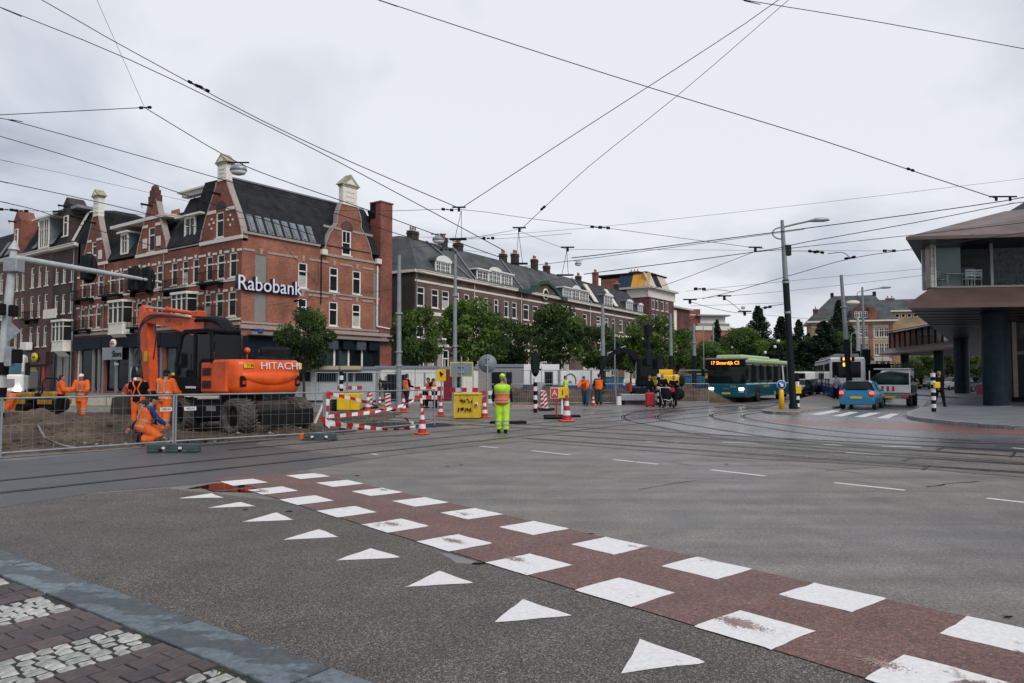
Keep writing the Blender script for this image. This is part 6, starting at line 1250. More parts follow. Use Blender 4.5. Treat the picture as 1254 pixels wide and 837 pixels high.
wire('lower of the two long wires falling from the top left corner', [(-30, -4), (0, 9), (160, 74), (320, 151), (440, 212), (617, 307)], .011)
wire('thin span wire coming down from the top edge to the left junction', [(112, -15), (177, 132)], .005)
wire('short level wire from the left edge to the left junction', [(-30, 142.5), (0, 141), (177, 132)], .010, [(178, 132)])
wire('wire from the left junction carrying the large hanging lamp past the bank roof', [(177, 132), (283, 195), (340, 219), (415, 245), (480, 268), (535, 288), (620, 318)], .012, z=8)
wire('wire from the left edge pole dropping across the bank roof', [(-20, 142), (10, 147), (120, 177), (265, 218), (400, 258), (475, 283), (560, 309)], .010)
wire('wire crossing above the gabled houses, ending at the bank corner', [(-20, 161), (0, 167), (120, 203), (255, 248), (390, 290)], .010)
wire('faint thin wire over the gabled houses', [(-20, 192), (0, 196), (120, 222), (240, 249)], .0045)
wire('wire sloping to the white finial at the left', [(-20, 217), (0, 222), (85, 240), (168, 259), (250, 281)], .010)
wire('lowest wire at the left edge above the dark house roof', [(-20, 243), (0, 247), (50, 259), (95, 275), (200, 305)], .010, [(93, 266, 7.5)])
wire('short level wire at the left edge with twin clamps', [(-20, 255), (0, 256.5), (40, 258.5), (70, 259.5), (150, 262), (300, 268)], .005, [(8, 257), (26, 258.5), (73, 261, 7.5, 'bar')])
wire('long wire falling from the top centre to the right junction', [(440, -8), (463, 0), (640, 58), (810, 112), (1000, 170), (1110, 207), (1219, 243)], .0115, [(1115, 208), (1220, 243, 7.5, 'bar')])
wire('left of the two wires rising from the centre junction to the top edge', [(565, 255), (680, 180), (793, 107), (905, 34), (965, -8)], .010)
wire('right of the two wires rising to the top edge', [(637, 282), (668, 253), (720, 205), (830, 117), (960, 5), (975, -8)], .0075, [(665, 255), (636, 281, 7.5, 'bar')])
wire('wire cutting the top right corner', [(890, -5), (910, 0), (1080, 28), (1270, 63)], .010)
wire('thin span wire over the mansard roofs with clamp', [(400, 258), (480, 258.5), (565, 257), (650, 268), (735, 278.5), (850, 294), (935, 305)], .006, [(548, 257), (730, 278.5), (740, 279)])
wire('thin wire rising to the right behind the first span wire', [(540, 299), (635, 281)], .005); wire('faint thin wire from above the roofs to the right edge', [(560, 292), (740, 277.5), (1000, 249), (1270, 217)], .004)
wire('short wire between two roof top junctions', [(636, 283), (665, 295), (695, 306)], .005, [(695, 305, 7.5, 'bar')])
wire('faint level wire from roofs to the lamp post', [(695, 306), (800, 306), (925, 307), (1000, 309)], .004); wire('faint thin wire between chimneys and centre', [(505, 290), (600, 293), (700, 286)], .0045, [(598, 292)])
wire('upper thick contact wire over the island lamp', [(700, 316), (740, 311.6), (955, 284), (1100, 265), (1219, 248), (1270, 239)], .0115)
wire('contact wire just beneath the upper thick one', [(640, 327), (740, 314.5), (950, 286), (985, 281)], .007)
wire('contact wire passing the twin clamp left of the island lamp', [(715, 336), (740, 332.7), (923, 309), (985, 297), (1120, 273), (1237, 250), (1270, 246)], .010, [(1237, 243, 7.5, 'bar'), (925, 305, 7.5, 'bar')])
wire('contact wire touching the copper roof corner', [(925, 309), (980, 303), (1109, 289), (1254, 273), (1280, 270)], .008)
wire('wire rising from the orange mansard to the twin clamp', [(790, 357), (822, 346.7), (870, 329), (923, 309)], .007)
wire('wire bending past the hooked clamp to the glass storey', [(860, 366), (899, 357), (980, 334), (1041, 317), (1118, 305), (1254, 285), (1280, 282)], .008, [(1041, 316)])
wire('hooked wire tail with two clamps left of the modern roof', [(1041, 316), (1032, 309.5), (1014, 311)], .009, [(995, 308.5), (1004, 309)]); wire('faint wire with small clamp near the modern roof', [(960, 307), (1060, 307.5), (1120, 307)], .004, [(1089, 307.5)])
wire('faint upper wire above the villa', [(840, 357), (980, 343), (1135, 329)], .004); wire('faint lower wire above the villa', [(840, 367), (980, 355), (1135, 337)], .004); wire('faint wire from the white penthouse to the island lamp', [(845, 375), (960, 371)], .004)
wire('wire between the two clamps over the park', [(843, 369), (870, 377), (900, 383), (925, 384)], .006, [(845, 369, 7.5, 'bar'), (912, 383.5, 7.5, 'bar')]); wire('short wire dropping to the clamp over the park', [(887, 365), (900, 375), (910, 383)], .007, [(887, 364.5, 7.5, 'bar')]); wire('wire with knob left of the island lamp', [(930, 378), (945, 375), (963, 372)], .008, [(940, 376.5)])
wire('hook shaped wire under the clamp bar left of the island lamp', [(898, 358), (888, 356), (872, 355), (860, 357)], .007, [(857, 354)]); wire('faint wire through the crowns over the bus', [(925, 385), (960, 388), (1000, 391), (1040, 387)], .004)
wire('wire low across the bank side wall with small clamps', [(312, 377), (360, 370), (420, 362), (490, 354), (560, 346)], .004, [(365, 368.5)]); wire('slanting wire down the bank side wall', [(333, 283), (352, 306), (389, 350)], .006); wire('wire along the bank corner below the lettering', [(285, 376), (330, 379), (375, 368), (389, 348), (389, 320)], .004)
wire('wire across the white dormers', [(480, 322), (560, 345), (620, 350), (690, 341)], .004); wire('wire in front of the grey mansard from the bank chimney', [(478, 308), (530, 302), (600, 311)], .004, [(546, 306)])
def hang(label, px, py, px1, py1, zz=7.5):
 a = W(px, py, zz); o = thing('wire_hanger', label, 'wire', tuple(a), 0, 'hangers under the span wires'); Y = a.y; b0, b1 = P(px1 - 4, py1, Y), P(px1 + 4, py1, Y); MB().tube((0, 0, 0), b0 - a, .01 * Y / 22, n=4).tube((0, 0, 0), b1 - a, .01 * Y / 22, n=4).build('hanger_rod', M_wire, o); c_ = (b0 + b1) / 2 - a; MB().box((c_.x - .35 * Y / 30, c_.y - .06, c_.z - .04), (c_.x + .35 * Y / 30, c_.y + .06, c_.z + .03)).build('section_insulator', M_black, o)
hang('V shaped hanger under the middle roof top junction', 635, 284, 636, 323); hang('V shaped hanger under the right roof top junction', 694, 308, 692, 337); hang('narrow hanger under the centre junction', 565, 258, 561, 293)
def hlamp(label, px, py, Y, s_, frm=None):
 c_ = P(px, py, Y); o = thing('hanging_lamp', label, 'lamp', tuple(c_), 0, 'lamps hung from the wires'); MB().loft([((0, 0, .02 * s_), (.42 * s_, 0, 0), (0, .3 * s_, 0)), ((0, 0, .2 * s_), (.38 * s_, 0, 0), (0, .26 * s_, 0)), ((0, 0, .3 * s_), (.2 * s_, 0, 0), (0, .16 * s_, 0))], 14).build('lamp_housing', M_galv, o)
 MB().loft([((0, 0, 0), (.40 * s_, 0, 0), (0, .28 * s_, 0)), ((0, 0, -.15 * s_), (.3 * s_, 0, 0), (0, .2 * s_, 0)), ((0, 0, -.2 * s_), (.1 * s_, 0, 0), (0, .08 * s_, 0))], 14).build('lamp_glass', M_lglass, o); MB().tube((-.2 * s_, 0, .28 * s_), (-.2 * s_, 0, .42 * s_), .02 * s_, n=5).tube((.2 * s_, 0, .28 * s_), (.2 * s_, 0, .42 * s_), .02 * s_, n=5).box((-.5 * s_, -.03, .40 * s_), (.5 * s_, .03, .45 * s_)).build('bracket', M_black, o)
hlamp('large hanging lamp beside the finial of the bank gable', 292, 210, 21.5, .62); hlamp('hanging lamp in front of the left mansard chimneys', 537, 295, 40, .85); hlamp('small hanging lamp over the right end of the terrace', 708, 324, 44, .5); hlamp('tiny hanging lamp above the park trees', 910, 378, 60, .42)
# ================================================================ VEHICLES
def yaw(az): return R(90 - az)                         # azimuth (clockwise from +Y) of the local +x axis
M_tyre = mat('tyre', (.018, .018, .018), .85, var=.3, scale=10); M_rim = mat('rim', (.25, .26, .27), .35, .6, var=.2); M_wind = glassy('vehicle_glass', (.010, .015, .017), .05, .3)
M_hl = mat('headlight_lit', (.9, .88, .8), .2, var=0, emit=(1, .95, .8), es=3.5); M_tl = mat('tail_light', (.55, .03, .02), .25, var=.1); M_tlon = mat('tail_light_lit', (.6, .05, .03), .25, var=0, emit=(1, .12, .05), es=1.2); M_plate = mat('yellow_plate', (.75, .5, .03), .4, var=.05); M_chr = mat('silver_trim', (.5, .5, .5), .3, .6, var=.1)
def wheel(parent, x, y, r_, w_=.2, side=1, tread=0):
 mb = MB(); s_ = 1 if side > 0 else -1; secs = []
 for yy, rr in ((-w_ / 2, r_ * .8), (-w_ / 2, r_ * .93), (-w_ * .35, r_), (w_ * .35, r_), (w_ / 2, r_ * .93), (w_ / 2, r_ * .62), (w_ * .3, r_ * .58)): secs.append(((0, s_ * yy, 0), (rr, 0, 0), (0, 0, rr)))
 mb.loft(secs, 24); o = mb.build('wheel', M_tyre, parent, (x, y, r_)); m2 = MB(); m2.loft([((0, s_ * w_ * .3, 0), (r_ * .6, 0, 0), (0, 0, r_ * .6)), ((0, s_ * w_ * .42, 0), (r_ * .2, 0, 0), (0, 0, r_ * .2))], 16)
 for i in range(5): a = 6.283 * i / 5; m2.box((-.03, s_ * w_ * .36, 0), (.03, s_ * w_ * .44, r_ * .56), M=Matrix.Rotation(a, 4, 'Y'))
 m2.build('rim', M_rim, o); return o
def car(label, px, py, az, st, col, rr=.31, W_=1.68, wb=(-1.2, 1.25), group=None, on=False, cat='car', zoff=0, name='parked_car', plate=True):
 """st: stations (x, zbelt, zroof, wbelt, wroof, glass?)"""
 g = G(px, py); o = thing(name, label, cat, (g.x, g.y, zoff), yaw(az), group); body = MB(); gl = MB(); rings = []
 for x, zb, zr, wb_, wr_, _ in st:
  z0 = .24; h = [(wb_ * .86, z0), (wb_ * .97, z0 + .12), (wb_, (z0 + zb) / 2), (wb_ * .95, zb), (wr_, zr - .07 if zr - zb > .2 else zr - .02), (wr_ * .82, zr)]; rings.append([(x, -a, z) for a, z in h] + [(x, a, z) for a, z in reversed(h)])
 n = 12
 for i in range(len(st) - 1):
  A_, B_ = rings[i], rings[i + 1]
  for k in range(n):
   j = (k + 1) % n; f = (A_[k], B_[k], B_[j], A_[j]); isg = st[i][5] and k in (3, 7) or st[i][5] == 2 and k == 5
   isg = (st[i][5] in (1, 2) and k in (3, 7)) or (st[i][5] == 2 and k in (4, 5, 6)); (gl if isg else body).add(f, [(0, 1, 2, 3)], 0, not isg)
 body.add(rings[0], [tuple(range(n))]); body.add(rings[-1], [tuple(range(n))]); bo = body.build('body', col, o)
 gl.build('window', M_wind, o)
 pm = MB()
 for i, s_ in enumerate(st):
  if s_[5] or (i and st[i - 1][5]):
   for sg in (-1, 1): pm.tube((s_[0], sg * s_[3] * .955, s_[1]), (s_[0], sg * s_[4] * 1.01, s_[2] - .06), .03, n=5)
 pm.build('pillar', col, o)
 x0, x1 = st[0][0], st[-1][0]; zb0, zb1 = st[1][1], st[-2][1]; hw = W_ / 2
 for x in wb:
  for sg in (-1, 1): wheel(o, x, sg * (hw - .11), rr, .19, sg)
 MB().box((x0 - .03, -hw * .9, .28), (x0 + .12, hw * .9, .52)).box((x1 - .12, -hw * .9, .26), (x1 + .03, hw * .9, .5)).build('bumper', col, o)
 for sg in (-1, 1):
  MB().bbox((x0 - .01, sg * hw * .8 - .11, zb0 - .22), (x0 + .25, sg * hw * .8 + .11, zb0 - .06), .03).build('tail_light', M_tl, o); MB().bbox((x1 - .22, sg * hw * .72 - .17, .58), (x1 + .02, sg * hw * .72 + .15, .74), .03).build('headlight', M_hl if on else M_lglass, o)
  MB().bbox((x1 * .28, sg * (hw + .02) - .09, .88), (x1 * .28 + .12, sg * (hw + .02) + .09, 1.02), .03).build('mirror', col, o)
 if plate: MB().box((x0 - .045, -.26, .55), (x0 - .031, .26, .66)).build('number_plate', M_plate, o); MB().box((x1 + .031, -.26, .38), (x1 + .045, .26, .49)).build('number_plate', M_plate, o)
 return o
HATCH = [(-1.87, .55, .60, .72, .55, 0), (-1.83, .85, .92, .80, .66, 0), (-1.72, .93, .99, .82, .70, 2), (-1.38, .95, 1.40, .83, .60, 1), (-.9, .94, 1.43, .84, .60, 1), (.1, .93, 1.42, .84, .60, 1), (.35, .92, 1.38, .84, .60, 2), (.95, .90, .97, .83, .72, 0), (1.6, .78, .82, .79, .62, 0), (1.86, .55, .60, .68, .5, 0)]
SEDAN = [(-2.1, .55, .62, .76, .6, 0), (-2.05, .88, .95, .82, .7, 0), (-1.5, .93, .98, .85, .72, 2), (-.95, .94, 1.38, .86, .6, 1), (-.3, .94, 1.43, .86, .6, 1), (.25, .93, 1.4, .86, .6, 2), (.95, .9, .96, .85, .74, 0), (1.8, .76, .82, .8, .64, 0), (2.1, .52, .58, .7, .5, 0)]
M_cb = mat('car_blue', (.008, .20, .36), .25, var=.06, coat=.8)
c = car('bright blue hatchback seen from behind on the zebra crossing', 1056, 500.5, 33.5, HATCH, M_cb, name='car')
for sg in (-1, 1): MB().bbox((-1.875, sg * .68 - .10, .74), (-1.70, sg * .68 + .10, .90), .03).build('lit_tail_light', M_tlon, c)
MB().box((-1.84, -.28, .68), (-1.80, .28, .80)).build('number_plate', M_plate, c); MB().bbox((-1.80, -.5, 1.0), (-1.5, .5, 1.03), .01).build('wiper', M_black, c); MB().tube((-1.9, .35, .2), (-1.75, .35, .2), .03).build('exhaust', M_chr, c)
gP = 'cars standing behind the traffic island'
car('silver hatchback facing us behind the striped post', 986.5, 484.5, 215, HATCH, mat('car_silver', (.30, .33, .35), .3, .3, var=.06, coat=.6), group=gP); car('black hatchback at the left of the standing cars, partly behind the lamp post', 977, 486, 213, HATCH, mat('car_black', (.012, .014, .016), .25, var=.05, coat=.7), group=gP)
car('dark saloon behind the silver hatchback', 996, 482.5, 213, SEDAN, mat('car_grey', (.05, .06, .065), .3, var=.05, coat=.6), group=gP); car('pale car at the back of the standing cars', 1000, 479.5, 214, SEDAN, mat('car_pale', (.35, .36, .35), .3, var=.05, coat=.6), group=gP)
car('white car parked left of the middle round column', 1166, 479, 250, SEDAN, M_white, zoff=.12, group='cars beneath the modern building'); car('dark teal car parked between the two nearer round columns', 1196, 481.5, 255, SEDAN, mat('car_teal', (.02, .05, .055), .3, var=.05, coat=.6), zoff=.12, group='cars beneath the modern building'); car('dark car parked near the far round column', 1142, 478, 250, HATCH, mat('car_black', (.012, .014, .016)), zoff=.12, group='cars beneath the modern building')
def van(label, px, Y, az, w_, l, h, m_):
 b_ = P(px, 461, Y); o = thing('van', label, 'van', (b_.x, b_.y, 0), yaw(az)); MB().bbox((-l * .5, -w_ / 2, .35), (l * .32, w_ / 2, h), .12).build('cargo_box', m_, o); MB().bbox((l * .3, -w_ / 2, .35), (l * .5, w_ / 2, h * .55), .15).build('bonnet', m_, o); MB().bbox((l * .31, -w_ / 2 + .1, h * .55), (l * .40, w_ / 2 - .1, h * .92), .1).build('windscreen', M_wind, o)
 for x in (-l * .32, l * .32):
  for sg in (-1, 1): wheel(o, x, sg * (w_ / 2 - .12), .34, .22, sg)
 return o
van('white box van behind the black hatchback and the lamp post', 979, 72, 214, 2.1, 5.2, 2.1, M_white)
# ---- flatbed pickup truck with tarpaulin, seen from the rear right
g = G(1096, 496.5); o = thing('tipper_truck', 'small flatbed truck with dark green tarpaulin and red white striped tailgate', 'truck', (g.x, g.y, 0), yaw(33)); M_tarp = mat('green_tarpaulin', (.012, .035, .03), .5, var=.4, scale=4, bmp=.4); hw = 1.0
MB().bbox((-2.5, -hw, .62), (1.2, hw, .74), .02).build('bed', M_pgrey, o); MB().bbox((-2.56, -hw, .76), (-2.5, hw, 1.14), .015).build('tailgate', M_rw, o)
for sg in (-1, 1): MB().bbox((-2.5, sg * hw - .03, .76), (1.2, sg * hw + .03, 1.14), .015).build('side_board', M_pdark if sg < 0 else M_panel, o)
MB().loft([((-2.45, 0, 1.45), (0, hw * .98, 0), (0, 0, .42)), ((-1.5, 0, 1.5), (0, hw * .95, 0), (0, 0, .45)), ((1.1, 0, 1.5), (0, hw * .95, 0), (0, 0, .45))], 8).build('tarpaulin', M_tarp, o)
tf = MB(); tf.box((-2.58, -hw, 1.14), (-2.52, -hw + .06, 1.95)).box((-2.58, hw - .06, 1.14), (-2.52, hw, 1.95)); tf.box((-2.58, -hw, 1.12), (-2.5, hw, 1.18)); tf.build('tail_frame', M_white, o); MB().tube((-1.2, -.9, 2.05), (-1.2, .9, 2.05), .04).tube((1.2, -.9, 2.05), (1.2, .9, 2.05), .04).tube((-1.2, -.9, 2.05), (1.2, -.9, 2.05), .03).tube((-1.2, .9, 2.05), (1.2, .9, 2.05), .03).build('roof_rack', M_white, o)
for i in range(7): MB().box((-2.585, .55 - i * .13, .84), (-2.565, .66 - i * .13, 1.10)).build('stripe', M_red if i % 2 == 0 else M_rw, o)
MB().bbox((1.25, -.95, .55), (2.9, .95, 1.3), .12).build('cab', M_white, o); MB().bbox((1.3, -.88, 1.3), (2.5, .88, 2.0), .15).build('cab_roof', M_white, o); MB().box((1.5, -.9, 1.35), (2.4, -.86, 1.85)).box((1.5, .86, 1.35), (2.4, .9, 1.85)).build('window', M_wind, o)
MB().box((-2.5, -.85, .45), (-2.4, .85, .62)).build('bumper', M_panel, o); MB().box((-2.53, -.26, .47), (-2.51, .26, .58)).build('number_plate', M_plate, o)
for sg in (-1, 1): MB().bbox((-2.54, sg * .72 - .16, .46), (-2.5, sg * .72 + .16, .6), .02).build('tail_light', M_tl, o)
for x in (-1.5, 2.0):
 for sg in (-1, 1): wheel(o, x, sg * .84, .34, .26, sg)
MB().tube((1.9, -1.02, 1.35), (1.9, -1.2, 1.4), .02).bbox((1.85, -1.3, 1.2), (1.95, -1.12, 1.55), .02).build('mirror', M_black, o)
# ---- the bus
fc = Vector((.839, -.545, 0)); M_teal = mat('bus_teal', (.004, .105, .14), .28, var=.15, scale=.6, coat=.6); M_lime = mat('bus_pale_green', (.42, .56, .30), .4, var=.08)
A_ = P(914, 461, 45.2); o = thing('city_bus', 'teal city bus with pale green roof and lit amber destination display', 'bus', (A_.x, A_.y, 0), yaw(213)); o.location = o.matrix_basis @ Vector((-6.0, -1.27, 0)); LX = 6.0
hw = 1.27; MB().bbox((-LX, -hw, .32), (LX, hw, 1.22), .09).build('lower_body', M_teal, o); MB().bbox((-LX + .02, -hw + .03, 1.22), (LX - .12, hw - .03, 2.45), .08).build('window_band', M_wind, o)
MB().bbox((-LX, -hw, 2.45), (LX - .1, hw, 2.78), .10).build('roof', M_lime, o); MB().bbox((-LX + 4.2, -.85, 2.72), (LX - .7, .85, 3.02), .10).bbox((-LX + .6, -.7, 2.78), (-LX + 2.6, .7, 2.93), .08).build('roof_pod', M_lime, o)
for x in (4.2, 2.3, .4, -1.5, -3.4, -5.0):
 for sg in (-1, 1): MB().box((x - .04, sg * hw - .035, 1.22), (x + .04, sg * hw - .002, 2.45)).build('window_post', M_black, o)
MB().box((-3.0, hw - .02, 1.25), (-2.2, hw + .001, 2.4)).build('pale_window', M_pane2, o); MB().prism([(-4.2, hw + .004, 1.22), (-3.8, hw + .004, 2.45), (-3.4, hw + .004, 2.45), (-3.75, hw + .004, 1.22)], (0, .01, 0)).build('rear_post', M_white, o)
MB().bbox((LX - .11, -hw + .08, 1.20), (LX + .0, hw - .08, 2.25), .03).build('windscreen', M_wind, o); MB().bbox((LX - .11, -hw + .06, 2.26), (LX + .01, hw - .06, 2.74), .03).build('display_box', M_black, o); MB().bbox((LX - .5, -hw - .02, 2.70), (LX + .06, hw + .02, 2.80), .03).build('front_peak', M_panel, o)
M_led = mat('amber_led', (.9, .35, .03), .5, var=0, emit=(1, .33, .04), es=2.2); text('17 Sloterdijk CS', .30, o, (LX + .03, -.05, 2.48), (R(90), 0, R(90)), M_led, .005, 'display_text', .92)
text('CONNEXXION', .26, o, (1.2, hw + .012, .98), (R(90), 0, R(180)), M_lime, .003, 'lettering', .95); text('>>', .34, o, (LX + .012, .45, .98), (R(90), 0, R(90)), M_lime, .003, 'lettering'); text('MAN', .12, o, (LX + .012, 0, .86), (R(90), 0, R(90)), M_chr, .003, 'badge', 1.4)
MB().box((LX + .002, -.26, .52), (LX + .02, .26, .63)).build('number_plate', M_plate, o)
for sg in (-1, 1): MB().bbox((LX - .04, sg * .95 - .17, .78), (LX + .015, sg * .95 + .17, .94), .02).build('headlight', M_hl, o); MB().bbox((LX - .04, sg * .95 - .17, .62), (LX + .012, sg * .95 + .17, .74), .02).build('fog_light', M_lglass, o)
MB().path([(LX - .1, hw, 2.35), (LX + .25, hw + .1, 2.3), (LX + .28, hw + .12, 2.1)], .02).bbox((LX + .2, hw + .02, 1.65), (LX + .3, hw + .22, 2.1), .02).build('mirror', M_black, o); MB().path([(LX - .1, -hw, 2.35), (LX + .25, -hw - .1, 2.3), (LX + .28, -hw - .12, 2.1)], .02).bbox((LX + .2, -hw - .22, 1.65), (LX + .3, -hw - .02, 2.1), .02).build('mirror', M_black, o)
for x in (3.3, -2.9):
 for sg in (-1, 1): wheel(o, x, sg * (hw - .13), .48, .28, sg); MB().loft([((x, sg * (hw + .002), .48), (.58, 0, 0), (0, 0, .58)), ((x, sg * (hw + .006), .48), (.58, 0, 0), (0, 0, .58))], 20).build('wheel_arch', M_black, o)
for x in (3.3, -2.9):
 for sg in (-1, 1): w2 = wheel(o, x, sg * (hw - .10), .47, .26, sg)
MB().box((-1.4, hw + .003, .36), (-1.1, hw + .012, .62)).build('hatch', M_lime, o)
MB().loft([((LX - .7, .45, 1.2), (.22, 0, 0), (0, .25, 0)), ((LX - .7, .45, 1.62), (.2, 0, 0), (0, .24, 0)), ((LX - .7, .45, 1.72), (.1, 0, 0), (0, .1, 0)), ((LX - .7, .45, 1.95), (.09, 0, 0), (0, .09, 0))], 10).build('driver_silhouette', M_black, o)
# ---- the tram
M_tw = mat('tram_white', (.92, .93, .92), .35, var=.06, coat=.3); M_tb = mat('tram_blue', (.02, .055, .22), .35, var=.08)
A_ = P(1016.5, 461, 52); o = thing('tram', 'white and blue articulated tram with lit amber sign', 'tram', (A_.x, A_.y, 0), yaw(200.5)); o.location = o.matrix_basis @ Vector((-4.0, 1.15, 0))
def tramcar(parent, x0, x1, front=False, fn='body'):
 hw = 1.15; MB().bbox((x0, -hw, 1.0), (x1, hw, 3.0), .12).build(fn, M_tw, parent); MB().bbox((x0 + .01, -hw + .004, .25), (x1 - .01, hw - .004, .99), .10).build('skirt', M_tb, parent); MB().box((x0 + .1, -hw - .004, 2.82), (x1 - .1, hw + .004, 2.92)).build('blue_line', M_tb, parent); MB().bbox((x0 + .5, -.8, 3.0), (x1 - .5, .8, 3.25), .05).build('roof_gear', M_panel, parent)
 n = int((x1 - x0) / 1.25)
 for i in range(n):
  a = x0 + .2 + (x1 - x0 - .3) * i / n; b = a + (x1 - x0) / n - .25
  for sg in (-1, 1): MB().box((a, sg * hw - .01, 1.35 if i % 3 != 1 else .5), (b, sg * hw + .012, 2.6)).build('window' if i % 3 != 1 else 'door', M_wind, parent)
tramcar(o, -4, 4)
MB().bbox((3.93, -1.0, 1.55), (4.04, .85, 2.68), .03).build('windscreen', M_wind, o); MB().bbox((4.0, -.45, 2.72), (4.06, .45, 3.02), .02).build('display_box', M_black, o); MB().box((4.061, -.3, 2.78), (4.07, .25, 2.98)).build('lit_route_number', M_led, o); MB().box((4.045, -.3, 2.35), (4.055, .0, 2.6)).build('lit_sign', M_led, o); MB().bbox((4.0, -1.0, .35), (4.1, 1.0, .55), .04).build('bumper', M_black, o)
for sg in (-1, 1): MB().bbox((4.0, sg * .85 - .12, 1.08), (4.03, sg * .85 + .12, 1.24), .02).build('headlight', M_lglass, o)
MB().box((-.3, -.25, 1.25), (.3, .25, 1.5), M=Matrix.Translation((4.06, .1, -.02)) @ Matrix.Diagonal((.05, 1, 1, 1))).build('poster', M_rw, o)
MB().path([(-2, -.5, 3.2), (-1.0, 0, 4.3), (-2, .5, 3.2)], .03).tube((-1.0, -.7, 4.3), (-1.0, .7, 4.3), .03).build('pantograph', M_black, o)
oo = place('rear_section', None, o, (-4.3, 0, 0), R(3)); tramcar(oo, -8, 0)
for x in (2.4, -2.4):
 for sg in (-1, 1): wheel(o, x, sg * .8, .33, .12, sg)
# ---- white truck at the left edge
b_ = P(2, 461, 40); o = thing('truck', 'white truck front with blue windscreen behind the traffic mast', 'truck', (b_.x, b_.y, 0), yaw(152)); 
MB().bbox((-1.2, -1.1, .75), (.9, 1.1, 1.75), .1).bbox((-1.2, -1.08, 1.75), (.75, 1.08, 2.85), .15).build('cab', M_white, o); MB().bbox((.66, -.98, 1.78), (.80, .98, 2.55), .03).build('windscreen', glassy('blue_glass', (.05, .14, .19), .06), o); MB().bbox((.8, -1.1, .4), (1.0, 1.1, .8), .05).build('bumper', M_black, o); MB().box((.9, -.7, 1.05), (.93, .7, 1.5)).build('grille', M_panel, o)
for sg in (-1, 1): MB().bbox((.92, sg * .85 - .16, .85), (.98, sg * .85 + .16, 1.02), .03).build('headlight', M_hl, o); MB().bbox((.6, sg * 1.25 - .12, 1.7), (.72, sg * 1.25 + .12, 2.4), .03).build('mirror', M_black, o)
MB().bbox((-6, -1.15, .9), (-1.25, 1.15, 2.0), .06).build('load_bed', M_panel, o)
for x in (0, -4.5):
 for sg in (-1, 1): wheel(o, x, sg * .98, .48, .28, sg)
# ---- orange wheeled excavator
M_exd = mat('excavator_dark', (.012, .014, .016), .6, var=.35, scale=4, spec=.12); M_grime = mat('dirty_steel', (.038, .031, .026), .8, var=.5, scale=5); M_hose = mat('hose', (.012, .012, .012), .45, var=.1); M_txt = mat('decal_white', (.75, .75, .76), .5, var=.05); M_vent = mat('vent_dark', (.10, .035, .02), .7, var=.3)
o = thing('wheeled_excavator', 'large orange wheeled excavator with raised boom behind the fence', 'excavator', (-8.05, 21.7, .0), yaw(360 - 56.2)); EXC = o
# local: x forward, y left. undercarriage
MB().bbox((-1.55, -.55, .55), (1.75, .55, .95), .08).build('chassis', M_grime, o); MB().tube((0, 0, .95), (0, 0, 1.18), .62, n=20).build('slew_ring', M_grime, o)
for x in (-1.25, 1.30): MB().tube((x, -1.0, .55), (x, 1.0, .55), .16, n=10).bbox((x - .25, -.35, .35), (x + .25, .35, .8), .06).build('axle', M_grime, o)
MB().bbox((-.75, .58, .42), (.8, 1.05, .88), .05).build('step_box', M_exd, o); MB().bbox((-.3, 1.051, .66), (.15, 1.06, .80), .002).build('plate', M_panel, o); MB().bbox((1.95, -1.1, .22), (2.1, 1.1, .7), .03).build('dozer_blade', M_grime, o); MB().bbox((-2.15, -.9, .3), (-2.05, .9, .72), .03).build('stabiliser', M_exd, o)
M_tt = mat('muddy_tyre', (.075, .068, .058), .9, var=.5, scale=6, bmp=.4)
def big_wheel(x, y, r_, sd):
 mb = MB(); w_ = .52; mb.loft([((0, sd * yy, 0), (rr, 0, 0), (0, 0, rr)) for yy, rr in ((-w_ / 2, r_ * .66), (-w_ / 2, r_ * .86), (-w_ * .38, r_ * .94), (w_ * .38, r_ * .94), (w_ / 2, r_ * .86), (w_ / 2, r_ * .62), (w_ * .3, r_ * .56))], 28)
 for i in range(22):
  for s_ in (-1, 1):
   a = 6.283 * (i + (.5 if s_ > 0 else 0)) / 22; M_ = Matrix.Rotation(a, 4, 'Y'); q0, q1 = (0, s_ * w_ * .02), (0, s_ * w_ * .5)
   mb.add([M_ @ Vector(v) for v in ((-.03, q0[1], r_ * .93), (.035, q0[1], r_ * .93), (.035, q0[1], r_), (-.03, q0[1], r_), (.09, q1[1], r_ * .84), (.16, q1[1], r_ * .84), (.15, q1[1], r_ * .95), (.09, q1[1], r_ * .95))], [(0, 1, 2, 3), (4, 7, 6, 5), (0, 4, 5, 1), (1, 5, 6, 2), (2, 6, 7, 3), (3, 7, 4, 0)])
 w1 = mb.build('wheel', M_tt, o, (x, y, r_)); MB().loft([((0, sd * w_ * .3, 0), (r_ * .57, 0, 0), (0, 0, r_ * .57)), ((0, sd * w_ * .12, 0), (r_ * .4, 0, 0), (0, 0, r_ * .4)), ((0, sd * w_ * .3, 0), (r_ * .18, 0, 0), (0, 0, r_ * .18))], 20).build('rim', M_grime, w1)
for x in (-1.25, 1.30):
 for sd in (-1, 1): big_wheel(x, sd * .98, .52, sd)
